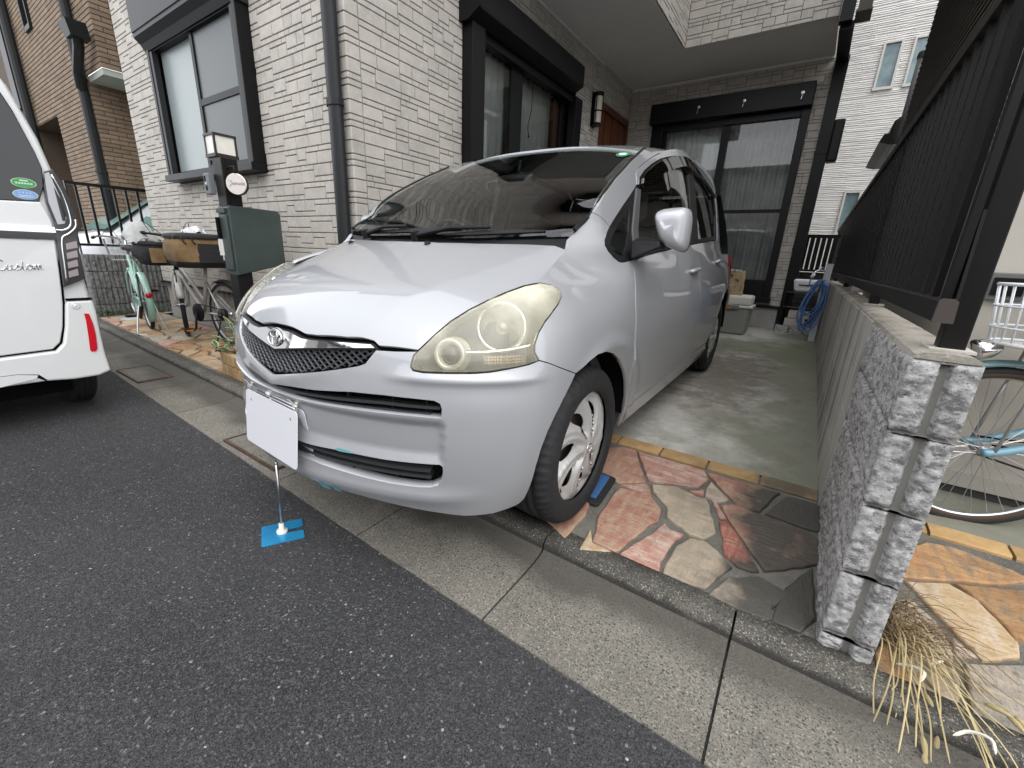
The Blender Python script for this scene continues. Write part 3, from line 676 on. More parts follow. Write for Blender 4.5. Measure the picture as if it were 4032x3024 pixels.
# ================================================================== walls, fences and the neighbours
SPLIT = mat('split faced block', (.40,.392,.382), .92, var=[(34,(.17,.165,.163),.44,.60,(1,1,1.7)),(75,(.52,.51,.495),.56,.68,(1,1,1.5)),(95,(.045,.042,.044),.62,.67,(1,1,2.0)),(190,(.70,.69,.67),.66,.71),(60,(.06,.056,.056),.66,.70,(1,1,2.6))],
            bump=[(160,.7,.004),(60,.5,.006)], island=.05)
SMOOTHB = mat('smooth block', (.40,.383,.345), .9, var=[(3.5,(.15,.142,.125),.44,.62,(3,3,.28)),(1.4,(.46,.44,.40),.45,.7),(160,(.22,.21,.185),.58,.7)], bump=[(200,.5,.002)], island=.06)
CAPC = mat('weathered wall top', (.34,.31,.26), .92, var=[(9,(.20,.18,.15),.42,.62),(120,(.46,.44,.40),.56,.68)], bump=[(140,.7,.004),(30,.4,.005)])
WX0, WX1 = .222, .338
bw = thing('block_wall', (.28,3.5,.0), 'grey concrete block wall with a rough split faced end beside the carport', 'wall')
m = MB(); m.box((WX0+.006,2.01,-.05),(WX1-.006,9.5,.825)); m.box((WX0+.014,1.275,-.03),(WX1-.014,2.01,.80)); core = m.build('mortar_core', mat('wall mortar', (.23,.22,.20), .95, bump=[(120,.4,.002)]), bw)
def rough_block(z0, z1, seed, top=False):
    yf, yb = 1.255, 1.998; path = []
    nL = 84
    for i in range(nL): t = i/nL; path.append((WX0, lerp(yb,yf,t), -1, 0, 'L'))
    nF = 26
    for i in range(nF+1): t = i/nF; path.append((lerp(WX0,WX1,t), yf, 0, -1, 'F'))
    for i in range(1, nL//3+1): t = i/(nL//3); path.append((WX1, lerp(yf,yb,t), 1, 0, 'R'))
    nz = 26; rows = []
    for k in range(nz+1):
        z = lerp(z0, z1, k/nz); ed = min(z-z0, z1-z)/.012; ed = min(1, ed); row = []
        for (x,y,nx,ny,sd) in path:
            q = Vector((x*60,y*60,z*75))
            n = mnoise.noise(q+Vector((seed,0,0)))*.6+mnoise.noise(q*2.3)*.45+mnoise.noise(q*.35)*.5
            amp = .0075 if sd != 'F' else .0085
            d = n*amp-.010*(1-ed)**2
            cx = (x-WX0)/(WX1-WX0)
            if sd == 'F':
                gr = max(0, 1-abs(cx-.53)/.125); gr = min(1, gr*1.9); d = d*(1-gr)-.022*gr
                e = min(cx, 1-cx)/.10
                if e < 1: d = d*e+(-.004)*(1-e)
                px, py = x+(-.006*(1-e) if cx < .1 else (.006*(1-e) if cx > .9 else 0))*0, y-d
            else:
                px, py = x+nx*d, y
                yy = (y-yf)
                if yy < .05: px = x+nx*(d*.35+.001)
            row.append((px,py,z))
        rows.append(row)
    g = MB(); g.smooth = True; g.grid(rows); g.smooth = False
    np_ = len(path); last = rows[-1]; n2 = nL//3
    # cap: link the left side with the right side
    L = [last[int(i*nL/n2)] for i in range(n2+1)][:n2]+[last[nL]]; R_ = last[nL+nF:][::-1]
    for i in range(n2):
        g.quad(L[i], L[i+1], R_[i+1], R_[i])
    g.poly([last[nL+i] for i in range(nF+1)])
    o = g.build('wall_block', SPLIT, core)
zz = [-.02,.046,.248,.446,.643,.822]
for i, (a, b) in enumerate(zip(zz, zz[1:])): rough_block(a+.0045, b-.0045, i*13.7)
for i, (a, b) in enumerate(zip(zz, zz[1:])):
    y = 2.004; first = True
    while y < 9.3:
        e = y+(.395 if not (first and i % 2) else .197); first = False
        m = MB(); m.bevbox((WX0+.008,e-.003,a+.0015), -Y_, Z_, -X_, e-y-.004, b-a-.003, .008, .0016)
        m.build('wall_block', SMOOTHB, core); y = e
g = MB(); rows = []
for i in range(90):
    y = lerp(1.262, 9.4, (i/89)**1.6); n = .004*mnoise.noise((y*40,0,0)); n2 = .004*mnoise.noise((y*40,9,0))
    rows.append([(WX0+.003+n,y,.812),(WX0+.006+n,y,.826+n2*.6),(WX0+.02,y,.832),(.28,y,.834+n*.4),(WX1-.02,y,.832),(WX1-.006+n2,y,.826),(WX1-.003+n2,y,.812)])
g.grid([r[::-1] for r in rows]); g.poly(rows[0][::1]); g.build('wall_top', CAPC, bw)

# ---- slatted fence on the wall
FEN = mat('dark brown fence metal', (.0085,.0075,.007), .45, spec=.25, bump=[(400,.05,.0005)])
FENC = mat('brown rail end cap', (.062,.048,.044), .6, bump=[(120,.2,.001)])
fence = thing('slat_fence', (.26,1.35,.83), 'dark slatted metal fence standing on the grey block wall', 'fence')
m = MB(); pr = [(.242,.897),(.244,.941),(.250,.946),(.266,.946),(.272,.941),(.274,.897)]
m.poly([(x,1.303,z) for x, z in pr], thick=(0,8.6,0)); m.build('bottom_rail', FEN, fence, fix=True)
m = MB(); m.poly([(x+(.0015 if x > .258 else -.0015),1.292,z-(.0015 if z < .92 else -.0015)) for x, z in pr], thick=(0,.0105,0)); m.build('rail_cap', FENC, fence, fix=True)
m = MB(); m.poly([(x,1.303,z+.724) for x, z in pr], thick=(0,8.6,0)); m.build('top_rail', FEN, fence, fix=True)
m = MB(); m.box((.2515,1.318,.9465),(.2655,1.348,1.618)); sl0 = m.build('slat', FEN, fence)
for i in range(1, 78):
    c = sl0.copy(); COL.objects.link(c); c.location = sl0.location+Vector((0,.1085*i,0)); ORIG[c] = ORIG[fence]
for k, y in enumerate((1.345, 2.83, 5.1, 7.3)):
    m = MB()
    if k == 0: m.box((.2755,y,.832),(.3215,y+.046,2.4)); bevel(m.build('post', FEN, fence), .003)
    else: m.box((.2755,y,.832),(.3155,y+.045,1.66)); m.build('post', FEN, fence)
    m = MB(); m.box((.258,y-.02,.830),(.336,y+.066,.836)); m.build('post_base', mat('grout pad', (.5,.47,.42), .9), fence)
m = MB(); m.poly([(.2752,1.306,.9465),(.2752,1.341,.9465),(.2752,1.341,1.13),(.2752,1.330,1.13)], thick=(-.006,0,0)); m.build('gusset', FEN, fence, fix=True)

# ---- house on the right
BEIGE = mat('beige stucco', (.47,.44,.385), .85, var=[(2,(.42,.39,.335),.42,.64)], bump=[(220,.25,.0015)])
BROWNS = mat('dark brown siding board', (.040,.031,.024), .6, var=[(4,(.055,.043,.034),.42,.62)], island=.08)
nb = thing('neighbour_house', (3.2,5,.06), 'beige rendered house with dark brown upper boards behind the slatted fence', 'house')
m = MB(); m.box((.505,2.53,.09),(6,6.0,4.3)); m.build('wall', BEIGE, nb)  # height out of view kept low to let light onto the carport wall
m = MB(); m.box((.52,2.548,-.05),(5.98,5.98,.088)); m.build('plinth', mat('shadow gap plinth', (.05,.048,.045), .9), nb)
m = MB(); m.box((.497,2.522,.094),(5.99,2.529,.16)); m.build('base_trim', mat('beige trim', (.40,.375,.33), .7), nb)
m = MB(); m.box((.47,2.9,2.25),(.504,6.03,4.28)); bay = m.build('upper_wall', BROWNS, nb)
for i in range(45):
    z = 2.25+i*.045; m = MB(); m.poly([(.4695,2.9,z),(.456,2.9,z+.003),(.4655,2.9,z+.0425)], thick=(0,3.13,0)); m.build('siding_board', BROWNS, bay)
m = MB(); m.box((.503,2.75,1.895),(.5045,6,1.91)); m.box((.51,2.5285,1.895),(3,2.5295,1.91)); m.build('wall_seam', mat('dark seam', (.2,.18,.16), .9), nb)
m = MB()
for k in range(9): m.poly([(.5045,2.64,1.50+k*.026),(.478,2.64,1.505+k*.026),(.5045,2.64,1.524+k*.026)], thick=(0,.14,0))
stuff(m.build('vent_slats', BEIGE, nb)); m = MB(); m.box((.488,2.62,1.47),(.5045,2.80,1.49)); m.build('vent_sill', BEIGE, nb)
m = MB(); m.poly([(.585+a*.0,2.5,z) for a,z in ()] or [(.60,2.5295,.905),(.70,2.5295,.905),(.712,2.5295,.917),(.712,2.5295,1.0),(.70,2.5295,1.012),(.60,2.5295,1.012),(.588,2.5295,1.0),(.588,2.5295,.917)], thick=(0,-.022,0))
mb = bevel(m.build('meter_window', mat('grey meter frame', (.13,.13,.125), .5), nb, fix=True), .004)
m = MB(); m.box((.606,2.502,.925),(.694,2.507,.993)); m.build('meter_glass', BLACKM, mb)
m = MB(); m.box((.43,2.45,4.305),(6.1,6.1,4.42)); m.build('roof', BLACKS, nb)
# vent pipe and eave piece behind it
GREYP = mat('grey pvc pipe', (.20,.205,.21), .5)
t = thing('vent_pipe', (.47,6.5,1.8), 'grey vent pipe with dark collar rising behind the fence', 'pipe')
m = MB(); m.smooth = True; m.tube([(.485,6.5,1.3),(.485,6.5,2.32)], .05, 16); m.tube([(.485,6.5,2.55),(.485,6.5,3.10)], .028, 14); m.build('pipe', GREYP, t)
m = MB(); m.smooth = True; m.lathe((.485,6.5,2.3),(0,0,1),[(.052,0),(.06,.01),(.06,.13),(.057,.14),(.057,.22),(.04,.26),(.029,.262)],18); m.build('collar', mat('dark collar', (.035,.035,.037), .6), t)
m = MB(); m.smooth = True; m.lathe((.485,6.5,3.08),(0,0,1),[(.034,0),(.036,.03),(.03,.06),(.001,.075)],14); m.build('cap', mat('dark collar', (.035,.035,.037), .6), t)
t = thing('eave', (.45,6.7,2.4), 'dark gutter end of a low roof behind the vent pipe', 'roof')
m = MB(); m.poly([(.33,6.62,2.36),(.36,6.62,2.44),(.40,6.62,2.44),(.42,6.62,2.56),(.47,6.62,2.60),(.9,6.62,2.60),(.9,6.62,2.34),(.42,6.62,2.33)], thick=(0,1.5,0)); m.build('gutter', BLACKM, t, fix=True)

# ---- white house at the back
WHT = mat('white ribbed siding', (.66,.645,.62), .8, var=[(3,(.60,.585,.56),.4,.6)], island=.04)
wh = thing('white_house', (1.5,11.5,.1), 'white house with rippled horizontal siding and narrow windows behind the carport', 'house')
whw = [(.255,4.13,.53,4.87),(.67,4.13,.925,4.87),(.225,1.65,.495,2.44)]
m = MB(); panel_wall(m, Vector((0,11.03,0)), X_, Z_, -Y_, -3, 4, 0, 9.5, whw); m.box((-3,11.3,0),(4,15,9.5)); m.build('wall', WHT, wh)
rr = random.Random(3); m = MB()
z = 1.2
while z < 8.3:
    x = -1.2-rr.random()*.3
    while x < 1.9:
        L_ = rr.uniform(.18,.55); dz = rr.uniform(-.006,.006)
        r = rect_cut((x,z+dz,x+L_,z+dz+.030), whw)
        if r: m.poly([(r[0],11.03,r[1]),(r[0],11.03-rr.uniform(.010,.017),r[1]+.003),(r[0],11.029,r[3])], thick=(r[2]-r[0],0,0))
        x += L_
    z += .034
stuff(m.build('siding_ribs', WHT, wh))
WFR = mat('pale window frame', (.52,.50,.47), .6); TEAL = mat('teal window glass', (.10,.16,.17), .2, spec=.6, var=[(2.2,(.20,.28,.29),.42,.62)], bump=[(60,.3,.002,'noise',(2,2,2))])
for (a,b,c,d) in whw:
    m = MB(); f = .032
    m.box((a,10.99,b),(a+f,11.06,d)); m.box((c-f,10.99,b),(c,11.06,d)); m.box((a+f,10.992,d-f),(c-f,11.06,d)); m.box((a-.01,10.98,b-.012),(c+.01,11.06,b+f))
    fr_ = m.build('window_frame', WFR, wh); m = MB(); m.box((a+f,11.03,b+f),(c-f,11.04,d-f)); m.build('window_pane', TEAL, fr_)
# ---- low black fence at the end of the passage
t = thing('passage_fence', (.02,7.6,.6), 'small black slatted fence at the end of the carport passage', 'fence')
m = MB(); m.box((-.30,7.6,1.40),(.24,7.64,1.445)); m.build('top_rail', BLACKM, t); m = MB(); m.box((-.30,7.6,.94),(.24,7.64,.97)); m.build('bottom_rail', BLACKM, t)
for i in range(8):
    m = MB(); x = -.295+i*.0655; m.box((x,7.605,.9705),(x+.052,7.63,1.3995)); m.build('slat', BLACKM, t)
m = MB(); m.box((-.30,7.68,.2),(.6,7.7,.93)); m.build('back_board', mat('old grey board', (.09,.085,.075), .9, var=[(4,(.05,.045,.04),.4,.6,(1,1,9))]), t)

# ---- ribbed wall and railing on the far left
RIB = mat('ribbed grey block', (.22,.22,.215), .95, var=[(28,(.11,.11,.108),.44,.62),(120,(.34,.335,.325),.6,.7)], bump=[(120,.6,.004)], island=.06)
lw = thing('boundary_wall', (-7.36,3.3,.03), 'grey ribbed block wall behind the parked bicycles', 'wall')
m = MB(); m.box((-7.46,1.445,-.06),(-7.325,6,.775)); lcore = m.build('mortar_core', MORT, lw)
for i, z0 in enumerate((-.03,.175,.378,.582)):
    y = 1.435-(.2 if i % 2 else 0)
    while y < 3.2:
        a, b = max(y+.004,1.437), y+.396; z1 = z0+.194
        rows = []; n = max(8, int((b-a)/.0125))
        for k in range(9):
            z = lerp(z0, z1, k/8); row = []
            for j in range(n+1):
                yy = lerp(a, b, j/n); ph = ((yy-1.4)/.0495) % 1; rib = 1 if ph < .62 else 0
                nn = mnoise.noise((yy*45,z*45,i))*.006+mnoise.noise((yy*110,z*110,i))*.004
                row.append((-7.318+(.024+nn if rib else .006), yy, z))
            rows.append(row)
        g = MB(); g.grid(rows); g.poly([rows[-1][0]]+[(-7.46,a,z1),(-7.46,b,z1)]+rows[-1][::-1][:-1]); g.poly([(-7.46,a,z0),(-7.46,a,z1)]+[r[0] for r in rows][::-1])
        g.build('wall_block', RIB, lcore); y += .4
t = thing('railing', (-7.38,1.42,.78), 'black metal railing on top of the ribbed block wall', 'railing')
m = MB(); m.box((-7.415,1.445,1.565),(-7.365,6,1.60)); m.build('top_rail', BLACKM, t); m = MB(); m.box((-7.405,1.445,.875),(-7.375,6,.905)); m.build('bottom_rail', BLACKM, t)
m = MB(); m.box((-7.401,1.525,.906),(-7.379,1.548,1.564)); b0 = m.build('baluster', BLACKM, t)
for i in range(1, 36):
    c = b0.copy(); COL.objects.link(c); c.location = b0.location+Vector((0,.115*i,0)); ORIG[c] = ORIG[t]
m = MB(); m.box((-7.415,1.445,.776),(-7.365,1.455,1.564)); m.build('post', BLACKM, t)

# ---- brown brick house on the left
BRK = mat('tan brick tile', (.225,.165,.112), .8, var=[(6,(.185,.132,.088),.4,.66),(80,(.27,.20,.14),.56,.7)], bump=[(80,.3,.003)], island=.16)
BJ = mat('brick joint', (.10,.075,.055), .9)
br_ = thing('brick_house', (-11.5,4.5,.05), 'tan brick tiled house with a projecting upper bay at the far left', 'house')
rec = (-12.9,-.2,-11.12,2.92); slit = (-11.66,4.26,-11.28,6.0); gar = (-30,-.2,-29,1)
m = MB(); panel_wall(m, Vector((0,2.31,0)), X_, Z_, -Y_, -16, -9.1, -.1, 7, [rec,slit]); panel_wall(m, Vector((0,2.31,0)), X_, Z_, -Y_, -9.1, -8.45, 3.18, 7, [])
panel_wall(m, Vector((-9.1,0,0)), Y_, Z_, X_, 2.31, 9, -.1, 3.18, []); panel_wall(m, Vector((-8.45,0,0)), Y_, Z_, X_, 2.31, 9, 3.18, 7, [])
panel_wall(m, Vector((-11.12,0,0)), Y_, Z_, -X_, 2.31, 3.6, -.1, 2.92, []); panel_wall(m, Vector((0,3.6,0)), X_, Z_, -Y_, -12.9, -11.12, -.1, 2.92, [])
m.quad((-12.9,2.31,-.1),(-12.9,2.31,2.92),(-12.9,3.6,2.92),(-12.9,3.6,-.1)); m.quad((-12.9,2.31,2.92),(-12.9,3.6,2.92),(-11.12,3.6,2.92),(-11.12,2.31,2.92)); m.quad((-16,2.31,7),(-8.45,2.31,7),(-8.45,9,7),(-16,9,7))
bwall = m.build('wall', BJ, br_)
def runs(u0,u1,v0,v1,w,h,holes=()):
    out = []; v = v0; i = 0
    while v < v1-.01:
        u = u0-(w*.5 if i % 2 else 0)
        while u < u1-.01:
            r = rect_cut((max(u,u0),v,min(u+w,u1),min(v+h,v1)), list(holes))
            if r and r[2]-r[0] > .03: out.append(r)
            u += w
        v += h; i += 1
    return out
bj = [(Vector((0,2.31,0)),X_,Z_,-Y_,runs(-13.6,-9.1,.6,3.18,.215,.060,[rec,slit])+runs(-13.6,-8.45,3.18,5.4,.215,.060,[slit])),
      (Vector((-9.1,0,0)),Y_,Z_,X_,runs(2.30,4.2,.6,3.16,.215,.060)),(Vector((-8.45,0,0)),Y_,Z_,X_,runs(2.30,4.2,3.18,5.0,.215,.060)),
      (Vector((-11.12,0,0)),Y_,Z_,-X_,runs(2.32,3.59,.6,2.9,.215,.060)),(Vector((0,3.6,0)),X_,Z_,-Y_,runs(-12.9,-11.13,.6,2.9,.215,.060))]
lay_tiles(bj, bwall, BRK, 'brick', 'distant_bricks', gap=.0045, depth=.010, bv=.003)
m = MB(); m.box((-9.098,2.315,3.10),(-8.455,9,3.178)); m.build('bay_soffit', mat('pale green grey soffit', (.40,.43,.38), .8), br_)
m = MB(); m.box((-11.66,2.26,4.2),(-11.62,2.36,6)); m.box((-11.32,2.26,4.2),(-11.28,2.36,6)); m.box((-11.62,2.262,4.2),(-11.32,2.36,4.27)); wf = m.build('window_frame', BLACKM, br_)
m = MB(); m.box((-11.62,2.33,4.27),(-11.32,2.335,6)); m.build('window_pane', TEAL, wf)
m = MB(); m.tube([(-9.14,2.235,.1),(-9.14,2.235,5.8)], .06, 10); 
for z in (1.9,3.1,4.3): m.tube([(-9.14,2.235,z),(-9.14,2.235,z+.05)], .07, 10)
m.build('downpipe', BLACKS, br_)
m = MB(); m.tube([(-9.12,2.21,3.0),(-9.02,2.19,3.18),(-8.62,2.16,3.40),(-8.55,2.15,3.5)], .06, 10); m.poly([(-8.66,2.06,3.46),(-8.44,2.06,3.46),(-8.38,2.02,3.62),(-8.72,2.02,3.62)], thick=(0,.2,0)); m.build('rain_hopper', BLACKS, br_)
m = MB(); m.tube([(-12.55,2.22,.1),(-12.55,2.22,6)], .07, 10); m.build('downpipe', BLACKS, br_)
m = MB(); m.box((-13.6,2.24,3.3),(-13.2,2.30,5)); m.build('shutter', BLACKM, br_)

# ---- house across the street (seen only in reflections)
op = thing('opposite_house', (-2,-13,.02), 'pale rendered house across the street behind the camera', 'house')
m = MB(); m.box((-14,-18,0),(10,-11,5.2)); m.build('wall', mat('pale render', (.48,.46,.43), .85, var=[(1,(.40,.38,.36),.4,.6)]), op)
m = MB(); m.box((-14.4,-18.4,5.203),(10.4,-10.6,5.45)); m.build('roof', BLACKS, op)
for x in (-11,-6,-1,4):
    for z in (.9,3.6):
        m = MB(); m.box((x,-10.99,z),(x+1.7,-10.9,z+1.3)); f_ = m.build('window_frame', BLACKM, op)
        m = MB(); m.box((x+.07,-10.898,z+.07),(x+1.63,-10.893,z+1.23)); m.build('window_pane', FROST, f_)

# ================================================================== the silver car: body surfaces
CXC = -1.378                                    # centre line of the car
def _cr(P, n):
    out = []
    for i in range(len(P)-1):
        p1, p2 = P[i], P[i+1]; p0 = P[i-1] if i else (2*p1[0]-p2[0] if False else -P[1][0], P[1][1]); p3 = P[i+2] if i+2 < len(P) else (-P[-2][0], P[-2][1])
        for k in range(n):
            t = k/n
            out.append(tuple(.5*((2*p1[c])+(p2[c]-p0[c])*t+(2*p0[c]-5*p1[c]+4*p2[c]-p3[c])*t*t+(3*p1[c]-p0[c]-3*p2[c]+p3[c])*t**3) for c in (0,1)))
    out.append(P[-1]); return out
_PLAN = _cr([(0,.645),(.2,.660),(.4,.712),(.55,.775),(.66,.85),(.745,.945),(.795,1.04),(.822,1.15),(.832,1.30),(.835,1.6),(.836,2.2),(.836,3.0),(.835,3.6),(.828,4.05),(.80,4.33),(.72,4.50),(.5,4.59),(0,4.61)], 12)
_PS = [0.0]
for _a, _b in zip(_PLAN, _PLAN[1:]): _PS.append(_PS[-1]+((_a[0]-_b[0])**2+(_a[1]-_b[1])**2)**.5)
def plan(s):
    """point and outward normal of the widest outline at arc length s from the nose"""
    s = max(0.0, min(s, _PS[-1]-1e-6)); lo, hi = 0, len(_PS)-1
    while hi-lo > 1:
        mid = (lo+hi)//2
        if _PS[mid] <= s: lo = mid
        else: hi = mid
    t = (s-_PS[lo])/(_PS[hi]-_PS[lo]); a, b = _PLAN[lo], _PLAN[hi]
    def tang(i):
        p, q = _PLAN[max(i-1,0)], _PLAN[min(i+1,len(_PLAN)-1)]
        if i == 0: return (1.0,0.0)
        if i == len(_PLAN)-1: return (-1.0,0.0)
        l = ((q[0]-p[0])**2+(q[1]-p[1])**2)**.5; return ((q[0]-p[0])/l,(q[1]-p[1])/l)
    ta, tb = tang(lo), tang(hi); tx, ty = ta[0]+(tb[0]-ta[0])*t, ta[1]+(tb[1]-ta[1])*t; l = (tx*tx+ty*ty)**.5
    return a[0]+(b[0]-a[0])*t, a[1]+(b[1]-a[1])*t, ty/l, -tx/l
_ZK = [.13,.2,.3,.4,.5,.6,.7,.8,.9,.95,1.0,1.1,1.2]
_ST = [(0,[.065,.03,.01,.002,0,.012,.036,.072,.13,.17,.21,.3,.4]),(.72,[.075,.04,.015,.003,0,.004,.025,.075,.15,.19,.23,.3,.4]),
       (1.02,[.10,.06,.025,.008,0,0,.008,.038,.105,.148,.19,.26,.33]),(1.36,[.11,.075,.04,.015,.004,0,.003,.020,.075,.125,.172,.24,.3]),
       (1.68,[.12,.08,.045,.02,.007,.001,.002,.012,.030,.042,.055,.10,.15]),(2.4,[.12,.08,.045,.02,.007,.001,.001,.010,.028,.04,.055,.085,.12]),
       (3.6,[.12,.08,.045,.02,.007,0,0,.006,.02,.03,.042,.07,.105]),(4.1,[.10,.07,.04,.015,.004,0,0,.006,.02,.028,.038,.06,.09]),(5.6,[.05,.03,.01,0,0,0,.004,.012,.03,.04,.05,.07,.09])]
def _cub(xs, ys, x):
    n = len(xs)
    if x <= xs[0]: return ys[0]+(ys[1]-ys[0])*(x-xs[0])/(xs[1]-xs[0])
    if x >= xs[-1]: return ys[-1]
    i = 0
    while x > xs[i+1]: i += 1
    h = xs[i+1]-xs[i]; t = (x-xs[i])/h
    def m(k):
        if k == 0: return (ys[1]-ys[0])/(xs[1]-xs[0])
        if k == n-1: return (ys[-1]-ys[-2])/(xs[-1]-xs[-2])
        return (ys[k+1]-ys[k-1])/(xs[k+1]-xs[k-1])
    a, b = m(i)*h, m(i+1)*h
    return (2*t**3-3*t*t+1)*ys[i]+(t**3-2*t*t+t)*a+(-2*t**3+3*t*t)*ys[i+1]+(t**3-t*t)*b
_DC = {}
def _off(s, z):
    k = round(z, 4)
    if k not in _DC: _DC[k] = [_cub(_ZK, st[1], z) for st in _ST]
    d = _cub([st[0] for st in _ST], _DC[k], s)
    if s < 1.0:
        e = max(0.0, min(1.0, (s-.44)/.12))*max(0.0, min(1.0, (.97-s)/.12)); d -= .009*e*_bell((z-.658)/.016)      # ledge under the lamp
        e = max(0.0, min(1.0, (.638-s)/.012)); q = max(0.0, min(1.0, (.535-z)/.022))*max(0.0, min(1.0, (z-.385)/.05)); d += .020*e*q     # recessed face between the two slots
        d -= .012*_bell((z-.280)/.030)*max(0.0, min(1.0, (.80-s)/.2))                                   # chin lip
        e = max(0.0, 1-abs(s-.02)/.36); d -= .008*e*_bell((z-(.575+.27*s))/.03)
    for cy_, cz_, r_ in ((1.372,.314,.385),(3.91,.41,.385)):
        if abs(s-cy_) < .5 and z < .85:
            r = ((s-cy_)**2+(z-cz_)**2)**.5; d -= .010*_bell((r-r_)/.030)*max(0.0, min(1.0, (s-1.02)/.1))
    return d
def _bell(x): return 2.718281828**(-x*x)
def glasshouse_w(y, z):
    T = _cub([1.0,1.1,1.2,1.3,1.4,1.5,1.6,1.65,1.70], [.785,.760,.737,.714,.690,.664,.630,.605,.560], z)
    a = _cub([1.4,1.6,1.8,2.0,2.2,2.5,2.8,3.5,3.95,4.2,4.5], [.115,.072,.050,.040,.030,.010,0,.010,.035,.070,.15], y)
    return T-a*min(1.0, max(.25, (z-.9)/.22))
def body(s, z):
    """side and front skin: (lateral, along, height) in car space"""
    px, py, nx, ny = plan(s); d = _off(s, z)
    bx, by = px-nx*d, py-ny*d
    if z > .93 and py > 1.2:
        f = min(1.0, (z-.93)/.13); f = f*f*(3-2*f); g = min(1.0, max(0, (py-1.35)/.25)); f *= g
        bx = bx+(glasshouse_w(py, z)-bx)*f; by = by+(py-by)*f
    return bx, by, z
_HG = ([-.06,0,.04,.08,.166,.27,.34,.43,.57,.75], [-.10,0,.050,.086,.138,.181,.208,.243,.297,.36])
def bonnet(w, y):
    aw = abs(w); f = y-.695-.40*aw*aw; z = .742+_cub(_HG[0], _HG[1], f)
    wc = .335+.27*max(0, f)/.57; k = max(0.0, aw-wc); z -= .20*k*k/(k+.006) if k > 0 else 0; z += .012*max(0.0,1-(aw/max(wc,.05))**2)*0
    return w, y, z
def roof(w, y):
    zc = _cub([2.0,2.2,2.6,3.0,3.5,4.0,4.3,4.5,4.62], [1.495,1.553,1.640,1.688,1.708,1.688,1.645,1.59,1.53], y)
    return w, y, zc-.068*(abs(w)/.63)**2.6
_WE = [(.640,1.445,1.072),(.648,1.52,1.122),(.646,1.60,1.175),(.641,1.81,1.314),(.630,2.0,1.414),(.612,2.205,1.500)]
_WCn = [(0,1.325,1.050),(0,1.42,1.112),(0,1.53,1.183),(0,1.80,1.352),(0,1.99,1.452),(0,2.175,1.542)]
def screen(u, t):
    """windscreen: u across -1..1, t up 0..1"""
    x = t*(len(_WE)-1); ks = list(range(len(_WE)))
    e = [_cub(ks, [p[c] for p in _WE], x) for c in range(3)]; m = [_cub(ks, [p[c] for p in _WCn], x) for c in range(3)]
    q = u*u*(.75+.25*u*u); return e[0]*u, m[1]+(e[1]-m[1])*q, m[2]+(e[2]-m[2])*q

